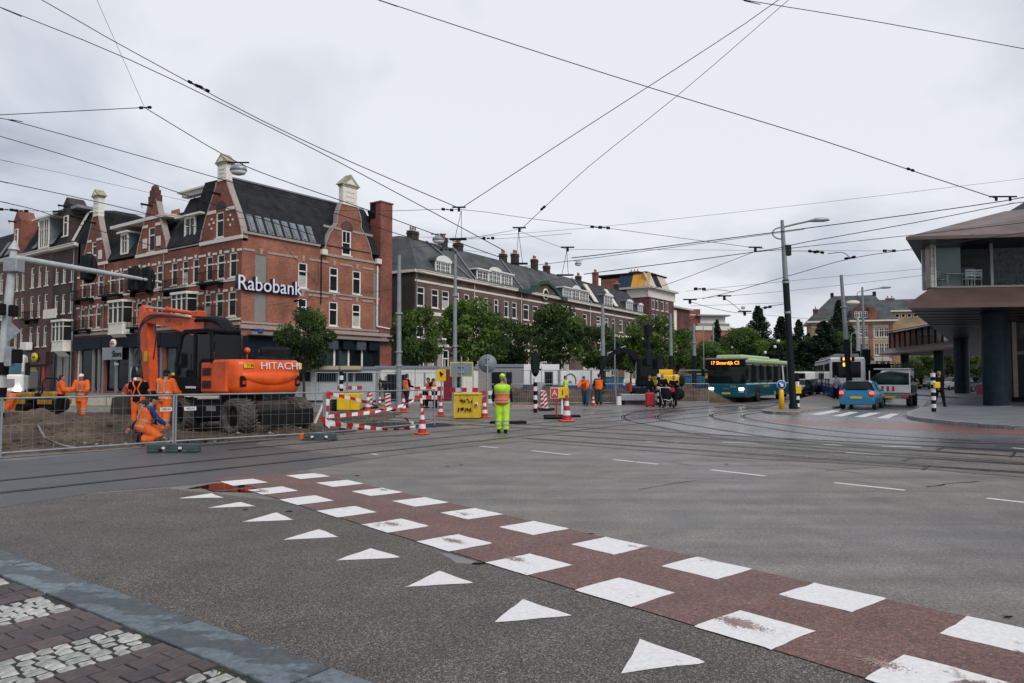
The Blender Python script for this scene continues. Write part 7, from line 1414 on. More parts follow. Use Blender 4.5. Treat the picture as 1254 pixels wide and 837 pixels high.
# upper structure: counterweight swept round at the rear
cw = []
for z, k_ in ((1.18, .93), (1.26, .985), (1.38, 1.0), (1.95, 1.0), (2.05, .985), (2.12, .93)):
 ring = []
 for i in range(13): a = math.pi / 2 + math.pi * i / 12; ring.append((-1.02 + .92 * k_ * math.copysign(abs(math.cos(a)) ** .42, math.cos(a)), 1.24 * k_ * math.copysign(abs(math.sin(a)) ** .30, math.sin(a)) if abs(math.sin(a)) > 1e-6 else 0, z))
 ring += [(-.35, -1.24 * k_, z), (-.35, 1.24 * k_, z)]; cw.append(ring)
mb = MB(); n = len(cw[0]); vs = [v for r_ in cw for v in r_]; fs = []
for i in range(len(cw) - 1):
 for k in range(n): j = (k + 1) % n; fs.append((i * n + k, i * n + j, i * n + n + j, i * n + n + k))
mb.add(vs, fs, 0, True); mb.add(cw[0], [tuple(range(n))]); mb.add(cw[-1], [tuple(range(n))]); mb.build('counterweight', M_orange, o)
# scooped relief on the rear
M_ordk = M_orange
rl = MB(); pts = []
for i in range(13): y = 1.02 - 2.04 * i / 12; pts.append((y, 1.66 - .16 * math.cos(math.pi * (i / 12 - .5)) ** 1.0, 1.62 + .0 * i))
for (ya, za, _), (yb, zb, _) in zip(pts[:-1], pts[1:]):
 xa = -1.95 + .10 * abs(ya / 1.02) ** 3; xb = -1.95 + .10 * abs(yb / 1.02) ** 3
 rl.add([(xa + .02, ya, 1.78), (xb + .02, yb, 1.78), (xb - .07, yb, 1.72), (xa - .07, ya, 1.72), (xa - .05, ya, za - .05), (xb - .05, yb, zb - .05), (xa + .03, ya, za - .12), (xb + .03, yb, zb - .12)], [(0, 1, 2, 3), (3, 2, 5, 4), (4, 5, 7, 6)], 0, True)
rl.build('bumper_relief', M_orange, o)
MB().bbox((-1.0, .30, 1.18), (-.30, 1.22, 2.10), .05).bbox((-.34, .30, 1.18), (.25, 1.20, 2.06), .05).build('side_cover', M_orange, o); MB().bbox((-1.0, -1.22, 1.18), (1.35, -.28, 2.0), .06).build('engine_cover', M_orange, o)
for z in (1.42, 1.78): 
 v_ = MB().box((-.28, 1.2205, z - .11), (.12, 1.228, z + .11)).build('vent', M_vent, o)
 for k in range(5): MB().box((-.27, 1.228, z - .09 + k * .04), (.11, 1.236, z - .08 + k * .04)).build('slat', M_exd, v_)
for sg, yy in ((1, .93), (-1, -.93)): MB().bbox((-1.93, yy - .10, 1.36), (-1.87, yy + .10, 1.66), .02).build('tail_light', M_exd, o); MB().bbox((-1.955, yy - .05, 1.42), (-1.92, yy + .05, 1.52), .01).build('reflector', M_tl, o)
text('HITACHI', .29, o, (-1.958, -.30, 1.94), (R(90), 0, R(-90)), M_txt, .012, 'lettering', 1.25); 
MB().box((-1.957, .62, 1.88), (-1.945, .95, 2.0)).build('yellow_sticker', M_yellow, o); text('7190', .12, o, (-1.965, .78, 1.94), (R(90), 0, R(-90)), M_exd, .002, 'sticker_text'); MB().box((-1.90, -1.10, 1.86), (-1.86, -.95, 2.04)).build('yellow_sticker', M_yellow, o)
MB().bbox((-.9, -1.0, 2.0), (-.2, -.3, 2.25), .08).build('engine_hood', M_exd, o); MB().bbox((-1.0, -.9, 2.12), (.9, .25, 2.16), .01).build('deck', M_exd, o); MB().tube((-.5, -.2, 2.1), (-.5, -.2, 2.32), .02).ball((-.5, -.2, 2.42), .10).build('beacon', M_orange, o)
MB().tube((-1.45, -.75, 2.1), (-1.45, -.75, 2.2), .22, .16, n=14).build('tank_cap', M_exd, o)
# cab
cb = MB(); y0, y1 = .22, 1.20; prof = [(-.30, 2.06), (-.26, 2.88), (-.05, 3.0), (1.05, 3.0), (1.28, 2.86), (1.55, 2.0), (1.50, 1.15), (.28, 1.15), (.24, 2.06)]
fr = MB()
for yy in (y0, y1 - .06):
 for (xa, za), (xb, zb) in zip(prof, prof[1:] + prof[:1]):
  d = Vector((xb - xa, 0, zb - za)).normalized(); nn_ = Vector((-d.z, 0, d.x)) * .09; fr.prism([(xa, yy, za), (xb, yy, zb), (xb - nn_.x, yy, zb - nn_.z), (xa - nn_.x, yy, za - nn_.z)], (0, .06, 0))
fr.bbox((-.28, y0, 2.90), (1.2, y1, 3.02), .04); fr.box((.52, y1 - .055, 1.2), (.60, y1 + .004, 2.92)); fr.box((.3, y1 - .055, 1.15), (1.5, y1 - .003, 1.62)); fr.box((-.31, y0, 2.0), (-.25, y1, 2.12)); fr.box((1.43, y0, 1.15), (1.5, y1, 1.35)); fr.build('cab_frame', M_exd, o)
MB().prism([(-.25, y1 - .05, 2.1), (-.2, y1 - .05, 2.85), (1.22, y1 - .05, 2.85), (1.47, y1 - .05, 2.0), (1.44, y1 - .05, 1.62), (.3, y1 - .05, 1.62), (.3, y1 - .05, 2.1)], (0, .015, 0)).build('side_glass', M_wind, o); MB().box((-.305, y0 + .08, 2.14), (-.285, y1 - .08, 2.84)).build('rear_glass', M_wind, o); MB().prism([(1.24, y0 + .06, 2.85), (1.50, y0 + .06, 1.4), (1.50, y1 - .08, 1.4), (1.24, y1 - .08, 2.85)], (.01, 0, 0)).build('windscreen', M_wind, o)
MB().box((.45, y1, 1.30), (.95, y1 + .012, 1.36)).build('decal', M_txt, o); MB().bbox((.35, .4, 1.25), (.85, .95, 1.9), .08).build('seat', M_dark, o); MB().tube((.66, y1 + .03, 1.7), (.66, y1 + .03, 2.3), .015).build('grab_rail', M_exd, o)
# boom: first section up, knee, long second section, hanging arm
def beam(name, pts, hs, w_, m_=M_orange, yc=-.12):
 mb = MB(); vs = []; n = len(pts)
 for i, ((x, z), h) in enumerate(zip(pts, hs)):
  a = Vector(pts[max(0, i - 1)]); b = Vector(pts[min(n - 1, i + 1)]); d = (b - a).normalized(); nx_, nz_ = -d.y, d.x
  vs += [(x + nx_ * h / 2, yc - w_ / 2, z + nz_ * h / 2), (x + nx_ * h / 2, yc + w_ / 2, z + nz_ * h / 2), (x - nx_ * h / 2, yc + w_ / 2, z - nz_ * h / 2), (x - nx_ * h / 2, yc - w_ / 2, z - nz_ * h / 2)]
 fs = [(0, 1, 2, 3), tuple(range(4 * n - 4, 4 * n))]
 for i in range(n - 1):
  for k in range(4): j = (k + 1) % 4; fs.append((4 * i + k, 4 * i + j, 4 * i + 4 + j, 4 * i + 4 + k))
 mb.add(vs, fs); return mb.build(name, m_, o)
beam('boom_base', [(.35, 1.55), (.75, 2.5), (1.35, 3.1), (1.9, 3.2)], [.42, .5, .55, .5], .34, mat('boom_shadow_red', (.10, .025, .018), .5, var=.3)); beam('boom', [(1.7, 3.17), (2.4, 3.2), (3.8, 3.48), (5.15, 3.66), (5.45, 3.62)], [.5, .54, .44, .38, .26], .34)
text('HITACHI', .2, o, (3.55, .06, 3.42), (R(90), R(-11) * -1, R(180)), mat('faded_text', (.55, .16, .05), .5, var=0), .004, 'lettering', 1.2)
MB().loft([((.75, -.12, 2.95), (0, .24, 0), (.05, 0, .16)), ((1.05, -.12, 3.28), (0, .27, 0), (.05, 0, .16)), ((1.5, -.12, 3.42), (0, .27, 0), (0, 0, .12)), ((2.2, -.12, 3.44), (0, .27, 0), (0, 0, .10)), ((2.35, -.12, 3.40), (0, .22, 0), (0, 0, .08))], 12).build('knee_cover', M_exd, o)
beam('arm', [(5.55, 4.05), (5.45, 3.6), (5.35, 3.0), (5.15, 1.9), (5.05, 1.1)], [.25, .55, .52, .42, .3], .30)
MB().tube((2.3, .02, 3.62), (4.0, -.02, 3.84), .07, n=10).tube((3.95, -.02, 3.84), (4.05, -.02, 3.85), .10, n=10).build('arm_cylinder', M_orange, o); MB().tube((4.0, -.02, 3.845), (5.5, -.05, 4.02), .045, n=8).build('piston_rod', M_steel, o); MB().bbox((2.1, -.2, 3.5), (2.5, .12, 3.72), .04).build('bracket', M_orange, o)
for sg in (-.36, .16): MB().tube((.9, sg, 1.5), (2.6, sg, 2.8), .075, n=8).build('boom_cylinder', M_orange, o)
hs_ = MB(); rg = random.Random(4)
for k in range(4):
 y = .05 + .03 * k; hs_.path([tuple(v) for v in catmull([(2.6, y, 3.5), (4.4, y, 3.7 - .03 * k), (5.2, y + .05, 3.6 - .1 * k), (5.45 - .1 * k, y + .12, 3.0 - .1 * k), (5.2 + .08 * k, y + .1, 2.3), (5.45 - .12 * k, y + .08, 1.9), (5.15, y, 1.4)], 4)], .015, 5)
hs_.path([tuple(v) for v in catmull([(4.6, .06, 3.4), (4.3, .2, 2.9), (4.5, .15, 2.2)], 5)], .02, 5); hs_.build('hose', M_hose, o)
MB().box((5.05, .045, 2.15), (5.25, .056, 2.5)).build('yellow_sticker', M_yellow, o); MB().tube((5.0, -.3, 1.1), (5.0, .1, 1.1), .12, n=10).tube((5.15, -.1, 1.6), (5.6, -.1, .9), .05, n=6).build('linkage', M_exd, o)
bk = MB()
for i in range(7):
 a0, a1 = R(100 + 24 * i), R(124 + 24 * i); c_ = (5.35, .62); r_ = .48; bk.add([(c_[0] + r_ * math.cos(a0), -.55, c_[1] + r_ * math.sin(a0)), (c_[0] + r_ * math.cos(a1), -.55, c_[1] + r_ * math.sin(a1)), (c_[0] + r_ * math.cos(a1), .35, c_[1] + r_ * math.sin(a1)), (c_[0] + r_ * math.cos(a0), .35, c_[1] + r_ * math.sin(a0))], [(0, 1, 2, 3)])
for y in (-.55, .33): bk.prism([(5.35 + .48 * math.cos(R(100 + 24 * i)), y, .62 + .48 * math.sin(R(100 + 24 * i))) for i in range(8)], (0, .03, 0))
for i in range(5): bk.prism([(5.75, -.5 + i * .2, .3), (5.85, -.5 + i * .2, .36), (5.7, -.5 + i * .2, .42)], (0, .07, 0))
bk.build('bucket', M_grime, o)
for k, z in ((0, .3), (1, .5)): MB().path([(-1.7 - .05 * k, -1.3, .25), (-1.9, -1.5, .9), (-1.95, -1.5, 1.1)], .03).build('ladder_rail', M_white, o)
for ch in EXC.children:
 if ch.name.split('.')[0] in ('counterweight', 'bumper_relief', 'tail_light', 'reflector', 'engine_hood', 'tank_cap', 'beacon', 'sticker_text') or (ch.name.split('.')[0] in ('lettering', 'yellow_sticker') and min(v.co.x for v in ch.data.vertices) + ch.location.x < 0): ch.location.x += .55; ch.location.y *= .96; ch.scale.y *= .96 if ch.name.split('.')[0] in ('counterweight', 'bumper_relief') else 1
# ---- small black machine behind the orange one
c_ = P(336, 461, 30); o = thing('compact_machine', 'black topped small machine with red lettering behind the orange excavator', 'machine', (c_.x, c_.y, 0), yaw(250)); MB().bbox((-.6, -.55, 1.35), (.6, .55, 2.85), .12).build('hood', M_exd, o); MB().bbox((-.8, -.6, .5), (.8, .6, 1.35), .08).build('body', M_exd, o); text('Abshil', .28, o, (.62, 0, 2.62), (R(90), 0, R(90)), M_red, .01, 'lettering')
for x in (-.5, .5):
 for sg in (-1, 1): wheel(o, x, sg * .5, .42, .3, sg)
# ---- second excavator with black boom
c_ = P(800, 461, 43.5); o = thing('excavator', 'black and yellow excavator with arched black boom in the far works', 'excavator', (c_.x, c_.y, .25), yaw(272))
for sg in (-1, 1):
 MB().loft([((-1.3, sg * .85, .36), (.32, 0, 0), (0, 0, .34)), ((-1.3, sg * .85 + .3, .36), (.32, 0, 0), (0, 0, .34))], 12).bbox((-1.3, sg * .85 - .0, .04), (1.3, sg * .85 + .4, .68), .1).build('track', M_dark, o)
MB().bbox((-1.4, -1.0, .78), (.4, 1.0, 1.5), .12).build('body', M_yellow, o); MB().bbox((-1.7, -.95, .8), (-1.2, .95, 1.45), .15).build('counterweight', M_exd, o); MB().bbox((-.2, .1, .8), (1.1, 1.0, 2.55), .1).build('cab', M_exd, o); MB().box((.0, 1.0, 1.4), (.9, 1.012, 2.4)).box((1.1, .2, 1.2), (1.11, .9, 2.4)).build('window', M_wind, o); MB().bbox((-1.2, -.95, 1.5), (.2, -.1, 1.8), .06).build('hood', M_yellow, o)
beam('boom', [(.3, 1.2), (.8, 2.1), (1.2, 2.75), (1.7, 3.0), (2.2, 2.95)], [.24, .3, .32, .28, .2], .28, M_exd, -.2); beam('arm', [(1.9, 3.1), (2.3, 2.85), (2.9, 2.2), (3.15, 1.5)], [.2, .24, .22, .16], .22, M_exd, -.2); MB().tube((1.6, -.2, 3.2), (2.7, -.2, 2.75), .05, n=6).build('piston_rod', M_steel, o); MB().bbox((2.9, -.6, .35), (3.5, .2, 1.2), .12).build('bucket', M_grime, o); MB().tube((.7, -.2, 1.1), (1.3, -.2, 2.6), .07).build('boom_cylinder', M_exd, o)
MB().prism([(1.4, -1.0, .5), (1.5, -1.0, .5), (1.55, -1.0, 1.0), (1.4, -1.0, .9)], (0, 2, 0)).build('dozer_blade', M_red, o)
# ---- yellow roller
c_ = P(52, 461, 33); o = thing('road_roller', 'yellow road roller with black hoop guard and dark drums', 'road roller', (c_.x, c_.y, .05), yaw(285)); o.scale = (.7,) * 3; M_yellow_old = M_yellow; M_yellow = mat('ochre_machine', (.30, .16, .012), .6, var=.3, scale=3)
for x in (-1.05, 1.05): MB().tube((x, -.7, .5), (x, .7, .5), .5, n=22).build('drum', M_dark, o); MB().bbox((x - .55, -.8, .5), (x + .55, -.72, .8), .02).bbox((x - .55, .72, .5), (x + .55, .8, .8), .02).build('yoke', M_yellow, o)
MB().bbox((.3, -.6, .75), (1.6, .6, 1.25), .1).bbox((-1.6, -.6, .75), (-.5, .6, 1.30), .1).build('body', M_yellow, o); MB().bbox((-.4, -.4, .7), (.2, .4, 1.2), .05).build('seat', M_dark, o); MB().path([(-.7, -.62, 1.2), (-.72, -.62, 1.95), (-.72, -.4, 2.15), (-.72, .4, 2.15), (-.72, .62, 1.95), (-.7, .62, 1.2)], .05, 8).build('roll_bar', M_black, o); MB().tube((.3, 0, 1.2), (.1, 0, 1.55), .03).loft([((.1, 0, 1.52), (.2, 0, .05), (0, .2, 0)), ((.09, 0, 1.55), (.2, 0, .05), (0, .2, 0))], 14).build('steering_wheel', M_black, o)
M_yellow = M_yellow_old
# ================================================================ WORKS: fences, barriers, cones, signs, cabins
M_fence = mat('fence_steel', (.30, .34, .36), .4, .4, var=.15); M_foot = mat('fence_foot_plastic', (.05, .075, .08), .7, var=.3, scale=5)
def fence(label, p0, p1, h, group, nv=18, nh=4, r_=.02, posts=(1, 1), wr_=.0025, plate=None, name='mesh_fence'):
 p0, p1 = Vector((p0[0], p0[1], 0)), Vector((p1[0], p1[1], 0)); L_ = (p1 - p0).length; o = thing(name, label, 'fence', tuple(p0 + Vector((0, 0, .0))), math.atan2(p1.y - p0.y, p1.x - p0.x), group)
 for z in (.10, h): MB().tube((0, 0, z), (L_, 0, z), r_, n=8).build('rail', M_fence, o)
 for q, x in zip(posts, (0.03, L_ - .03)):
  if q: MB().tube((x, 0, .02), (x, 0, h + .02), r_ * 1.35, n=8).build('post', M_fence, o)
 m = MB()
 for i in range(1, nv): x = L_ * i / nv; m.tube((x, .008, .1), (x, .008, h), wr_, n=4, cap=False)
 for i in range(1, nh): z = .1 + (h - .1) * i / nh; m.tube((0, -.008, z), (L_, -.008, z), wr_, n=4, cap=False)
 m.build('wire_mesh', M_fence, o, kind='stuff'); 
 for x in plate or (): MB().box((x - .14, -.03, .82), (x + .14, -.02, .91)).build('plate', M_rw, o); text('HERAS', .075, o, (x, -.035, .865), (R(90), 0, 0), M_shop, .001, 'lettering')
 return o
F0, F1, F2 = G(-2, 561.5), G(213, 545.5), G(397, 534.5); dF = (F1 - F0).normalized(); gF = 'low mesh fence panels along the dug up soil'
fence('low mesh fence panel at the left edge of the picture', F0 - dF * 3.4, F0, 1.2, gF); fence('low mesh fence panel in front of the kneeling workers', F0, F1, 1.2, gF, plate=(3.35,)); fence('low mesh fence panel in front of the orange excavator', F1, F2, 1.2, gF, plate=(.35,))
fence('low mesh fence panel behind the tape', F2, F2 + Vector((2.6, 4.2, 0)), 1.2, gF)
def foot(label, px, py, l=1.0, az=90, orange=False):
 g = G(px, py); o = thing('ballast_block', label, 'fence foot', (g.x, g.y, .015), yaw(az), 'grey plastic fence feet'); m = MB(); m.bbox((-l / 2, -.11, .05), (l / 2, .11, .17), .02)
 for x in (-l * .38, 0, l * .38): m.bbox((x - .13, -.11, 0), (x + .13, .11, .055), .01)
 m.build('block', M_foot, o)
 for x in (-.18, .18): MB().box((x - .035, -.115, .06), (x + .035, -.1105, .11)).build('reflector', M_rw, o)
 if orange: MB().bbox((-l / 2 - .11, -.1, .0), (-l / 2 - .001, .1, .17), .02).build('orange_end', mat('orange_plastic', (.65, .13, .02), .5), o)
foot('wide grey plastic foot under the fence post beside the kneeling workers', 213, 554, 1.1); foot('grey plastic fence foot with orange end near the red and white tape', 392, 539.5, .8, 88, True)
# kerb-like light strip under the fence
sheet('kerb_strip', [F0 - dF * 4 + Vector((-.0, -.2, 0)), F0 + Vector((.05, -.2, 0)), F1 + Vector((.1, -.18, 0)), F2 + Vector((.1, -.2, 0)), F2 + Vector((0, -.06, 0)), F1 + Vector((0, -.02, 0)), F0, F0 - dF * 4], .022, M_plaza)
gb = 'tall mesh fences across the far works'
runs = [(386, 40, 425, 40.5), (425, 40.5, 462, 41), (462, 41, 520, 42), (520, 42, 580, 43)]
for i, (a, ya, b, yb) in enumerate(runs): fence(('tall mesh fence panel in front of the kiosk windows', 'tall mesh fence panel right of the kiosk striped post', 'mesh fence panel behind the workers with orange vests', 'mesh fence panel behind the grey sign board')[i], P(a, 461, ya), P(b, 461, yb), 1.85, gb, 14, 3, .022, wr_=.006)
rb = ['left of the striped traffic light pole', 'right of the striped traffic light pole', 'behind the letter A sign', 'behind the bending worker', 'behind the standing orange vest worker', 'left of the far excavator', 'behind the people with luggage', 'left of the bus']
xs = [626, 660, 692, 722, 754, 786, 826, 868]; xs2 = [600] + xs
for i, (a, b) in enumerate(zip(xs2[:-1], xs2[1:])): fence('low mesh fence panel ' + rb[i], P(a, 461, 41.5 + i * .3), P(b, 461, 41.8 + i * .3), 1.2, 'low mesh fences before the far soil mounds', 12, 3, .02, wr_=.005)
for i, (a, b) in enumerate(((618, 650), (650, 684), (684, 724), (724, 757), (832, 868))): fence('blue tinted mesh panel ' + ('before the white site cabin', 'before the cabin end and tree', 'before the logo container', 'between container and excavator', 'before the blue bins')[i], P(a, 461, 49), P(b, 461, 49), 2.05, 'mesh panels before the site cabins', 12, 3, .025, wr_=.006)
# cones
M_cone = mat('cone_red', (.42, .015, .03), .5, var=.1); M_cbase = mat('cone_base', (.75, .12, .03), .5, var=.1)
def cone(label, px, py, h=.72, k=None):
 g = G(px, py); k = h / .72; o = thing('traffic_cone', label, 'traffic cone', (g.x, g.y, .02), random.uniform(0, 1), 'red and white traffic cones'); o.scale = (k,) * 3
 MB().bbox((-.20, -.20, 0), (.20, .20, .035), .03).build('base', M_cbase, o); zs = [.035, .16, .29, .42, .55, .72]; rr = lambda z: .135 - .105 * (z / .72)
 for i in range(5): MB().tube((0, 0, zs[i]), (0, 0, zs[i + 1]), rr(zs[i]), rr(zs[i + 1]), 16).build('red_band' if i % 2 == 0 else 'white_band', M_cone if i % 2 == 0 else M_rw, o)
 return o
for a in (('nearest traffic cone holding the end of the red and white tape', 517, 532.5, .70), ('traffic cone left of the graffiti covered yellow bin', 539.5, 510, .72), ('traffic cone touching the right side of the graffiti covered yellow bin', 593.5, 512, .75), ('tall traffic cone beside the letter A sign', 694, 516.5, .95), ('traffic cone between the two far workers in orange', 726.5, 497, .62), ('traffic cone behind the tape near the standing vest worker', 494, 505.5, .80), ('traffic cone beside the leaning striped delineator', 450.5, 504, .85), ('traffic cone half hidden by the yellow sign', 700, 494.5, .6), ('traffic cone behind the tape crossing', 465, 497, .6)): cone(*a)
cone_ = cone('small cone set over the foot of the striped traffic light pole', 656.5, 503, .8)
# striped delineator boards
def board(label, px, py, w_=.28, h=.85, tilt=0.0, az=0, group='red and white striped delineator boards', z0=.12):
 g = G(px, py); o = thing('delineator', label, 'delineator', (g.x, g.y, .01), R(az), group); o.rotation_euler = (0, tilt, R(az)); MB().box((-w_ / 2, -.02, z0), (w_ / 2, .02, z0 + h)).build('board', M_rw, o); n = 4
 for i in range(n):
  z = z0 + h * (i + .1) / n; m = MB(); m.prism([(-w_ / 2, -.026, z), (w_ / 2, -.026, min(z + h * .13, z0 + h)), (w_ / 2, -.026, min(z + h * .25, z0 + h)), (-w_ / 2, -.026, z + h * .125)], (0, .005, 0)); m.build('stripe', M_red, o)
 MB().bbox((-.38, -.16, 0), (.38, .16, .1), .03).build('foot', M_dark, o)
board('striped delineator board in front of the fence, centre of the taped area', 475, 503.5, .26, .72); board('striped delineator board behind, left of the centre one', 454, 501, .24, .8, -.06); board('striped delineator beside the yellow cabinet', 438.5, 503.5, .16, .6); board('striped delineator with black foot left of the traffic light pole', 664, 503, .20, .85, .05); board('slim striped delineator between A sign and mound', 669.5, 503.5, .16, .8, -.1)
def barrier(label, px, py, w_, z, az=0, rows=1, gap=.3):
 g = G(px, py); o = thing('barrier_board', label, 'barrier', (g.x, g.y, 0), R(az), 'red and white barrier boards')
 for r_ in range(rows):
  n = max(3, int(w_ / .26))
  for i in range(n): MB().box((-w_ / 2 + w_ * i / n, -.02, z - r_ * gap - .1), (-w_ / 2 + w_ * (i + 1) / n, .02, z - r_ * gap + .1)).build('panel', M_red if i % 2 == 0 else M_rw, o)
 for x in (-w_ * .42, w_ * .42): MB().tube((x, .03, 0), (x, .03, z), .025, n=6).tube((x, -.25, .02), (x, .28, .02), .025, n=6).build('leg', M_galv, o)
barrier('double barrier board behind the cone left of the yellow bin', 525, 503, 1.35, 1.05, 5, 2, .42); barrier('striped board standing behind the graffiti covered bin', 568, 505, 1.3, 1.02, -5); barrier('double barrier board right of the graffiti covered bin', 601, 503, 1.0, .85, 4, 2, .4); barrier('striped board on top of the yellow cabinet at the kiosk', 428, 497, 1.35, 1.0, 3)
# leaning striped posts and tapes
def taped(pts, label, wd=.05):
 pts = catmull(pts, 5); ln = [0]
 for a, b in zip(pts[:-1], pts[1:]): ln.append(ln[-1] + (b - a).length)
 m = MB(); step = .16; tot = ln[-1]; n = int(tot / step); rg = random.Random(len(pts) + int(tot * 10))
 def at_(s_):
  for i in range(len(ln) - 1):
   if ln[i + 1] >= s_: return pts[i].lerp(pts[i + 1], (s_ - ln[i]) / max(1e-6, ln[i + 1] - ln[i]))
  return pts[-1]
 base = pts[0]; o = thing('barrier_tape', label, 'tape', tuple(base), 0, 'red and white barrier tapes'); tw = 0
 for i in range(n):
  a, b = at_(i * step) - base, at_((i + 1) * step) - base; t0, tw = tw, tw + rg.uniform(-.5, .6); u0 = Vector((0, math.sin(t0), math.cos(t0))) * wd; u1 = Vector((0, math.sin(tw), math.cos(tw))) * wd; m.add([a - u0, b - u1, b + u1, a + u0], [(0, 1, 2, 3)], i % 2)
 m.build('tape', [M_red, M_rw], o)
p_ = lambda x, y, Y: P(x, y, Y)
fp = F2 + Vector((.0, 0, 0)); cb_ = G(517, 532.5); 
taped([p_(401, 481.5, 20.2), p_(420, 486, 20.3), p_(442, 491, 20.5), p_(473, 502, 20.6), p_(510, 520, cb_.y)], 'tape falling from the leaning striped post to the nearest cone'); taped([p_(395, 511, 20.2), p_(430, 508, 20.3), p_(470, 503, 20.5), p_(500, 494, 20.6), p_(515, 485, cb_.y)], 'tape rising from the fence post to the striped post above the nearest cone')
taped([p_(396, 516, 20), p_(420, 521, 20.2), p_(450, 525, 20.4), p_(485, 526, 20.5), p_(512, 523, cb_.y)], 'doubled lower tape sagging near the ground', .07); taped([p_(396, 520, 20), p_(430, 520.5, 20.2), p_(470, 526, 20.3), p_(512, 524, cb_.y)], 'lowest tape strand from the fence foot to the cone'); taped([p_(393, 512, 19.9), p_(399, 517, 19.9), p_(404, 521, 20), p_(397, 518, 20)], 'knot of tape round the fence post', .1)
def spost(label, a, b, r_=.05, n=5):
 o = thing('striped_stake', label, 'post', tuple(a), 0, 'red and white striped stakes'); d = b - a
 for i in range(n): MB().tube(d * (i / n), d * ((i + 1) / n), r_, n=10).build('band', M_rw if i % 2 == 0 else M_red, o)
spost('leaning striped stake by the fence post', p_(398, 512, 20.2), p_(402, 481, 20.2), .075, 4); spost('striped stake rising out of the nearest cone', G(517, 532.5) + Vector((0, 0, .6)), p_(515, 482, cb_.y), .04, 4)
MB_ = MB()
# signs
def plate_sign(label, px, py0, Y, zbase_, parts, cat='sign', name='road_sign', z=0, px2=None):
 b_ = P(px, 461, Y); o = thing(name, label, cat, (b_.x, b_.y, z)); parts(o, b_); return o
def sgn1(o, b_):
 z0, z1 = P(565, 461.5, b_.y).z, P(565, 443.5, b_.y).z; x0, x1 = P(551, 461, b_.y).x - b_.x, P(579.5, 461, b_.y).x - b_.x; MB().bbox((x0, -.02, z0), (x1, .02, z1), .015).build('rim', mat('sign_rim_yellow', (.5, .5, .12), .5, var=.05), o); MB().box((x0 + .06, -.035, z0 + .06), (x1 - .06, -.0205, z1 - .06)).build('sign_back', M_panelg, o); MB().tube((.0, -.06, 0), (.0, -.06, z1 + .25), .035, n=8).build('post', M_galv, o)
 for z in (z0 + .2, z1 - .2): MB().box((-.12, -.1, z - .03), (.12, -.036, z + .03)).build('clamp', M_galv, o)
M_panelg = mat('sign_back_grey', (.20, .24, .27), .5, var=.08); plate_sign('yellow rimmed rectangular sign seen from behind, grey', 565, 0, 33, 0, sgn1)
def sgn2(o, b_):
 z = P(597, 445.5, b_.y).z; r_ = 11.3 * b_.y / 890; MB().loft([((0, .0, z), (r_, 0, 0), (0, 0, r_)), ((0, .02, z), (r_, 0, 0), (0, 0, r_))], 28).build('sign_back', M_panelg, o); MB().tube((0, -.05, 0), (0, -.05, z + r_), .04, n=8).build('post', M_galv, o); MB().box((-.1, -.09, z - .1), (.1, -.001, z - .05)).box((-.1, -.09, z + .2), (.1, -.001, z + .25)).build('clamp', M_galv, o)
plate_sign('round grey sign seen from behind next to the traffic controller', 597, 0, 31, 0, sgn2)
def sgn3(o, b_):
 g = lambda x, y: P(x, y, b_.y) - b_; a, b = g(534.5, 467), g(546, 452.5); z0, z1 = a.z + EYE, b.z + EYE; MB().bbox((a.x, -.02, z0), (b.x, .02, z1), .02).build('plate', M_yellow, o); MB().tube((0, .03, 0), (0, .03, z1 + .6), .03, n=6).build('post', M_galv, o); MB().prism([(-.02, -.03, z0 + .18), (.12, -.03, z0 + .38), (.02, -.03, z0 + .38), (-.02, -.03, z1 - .1), (-.1, -.03, z1 - .15), (-.06, -.03, z0 + .3)], (0, .008, 0)).build('arrow', M_black, o)
plate_sign('tilted yellow detour sign with black mark above the barrier boards', 540.5, 0, 35, 0, sgn3)
b_ = P(548, 461, 37); o = thing('notice_board', 'dark red narrow board behind the yellow detour sign', 'board', (b_.x, b_.y, 0)); MB().bbox((-.2, -.05, .4), (.2, .05, 2.0), .02).build('board', mat('maroon_board', (.18, .015, .025), .5), o)
g = G(681.5, 513.5); o = thing('letter_sign', 'red sign with white letter A on a red post and black foot', 'sign', (g.x, g.y, .01)); Y = g.y; z0, z1 = P(681, 489, Y).z, P(681, 475.3, Y).z; MB().bbox((-.24, -.02, z0), (.10, .02, z1), .01).build('plate', M_rw, o); MB().box((-.215, -.03, z0 + .025), (.075, -.021, z1 - .025)).build('red_field', mat('sign_orange_red', (.55, .05, .02), .5, var=.05), o); text('A', .30, o, (-.07, -.036, (z0 + z1) / 2), (R(90), 0, 0), M_rw, .002, 'letter'); MB().tube((0, .03, .08), (0, .03, z1), .03, n=8).build('post', M_red, o); MB().bbox((-.50, -.28, 0), (.46, .28, .09), .05).build('foot', M_dark, o)
b_ = P(688, 461, 29.5); o = thing('number_sign', 'yellow sign box with black number 1 beside the letter A sign', 'sign', (b_.x, b_.y, 0)); z0, z1 = P(688, 488, 29.5).z, P(688, 474.5, 29.5).z; MB().bbox((-.16, -.12, z0), (.26, .1, z1), .02).build('box', M_yellow, o); text('1', .3, o, (.02, -.135, (z0 + z1) / 2), (R(90), 0, 0), M_black, .002, 'number'); MB().box((-.03, -.02, .1), (.05, .03, z0)).build('striped_post', M_rw, o); MB().box((.09, -.02, .1), (.14, .03, z0)).build('leg', M_red, o); MB().bbox((-.75, -.3, 0), (.75, .3, .09), .05).build('foot', M_dark, o)
g = G(626, 519); o = thing('base_plate', 'black rubber base plate behind the legs of the traffic controller with red post', 'base', (g.x, g.y, .01)); MB().bbox((-.75, -.2, 0), (.55, .2, .08), .05).build('foot', M_dark, o); MB().tube((-.18, 0, .08), (-.18, 0, .95), .03, n=8).build('post', M_red, o)
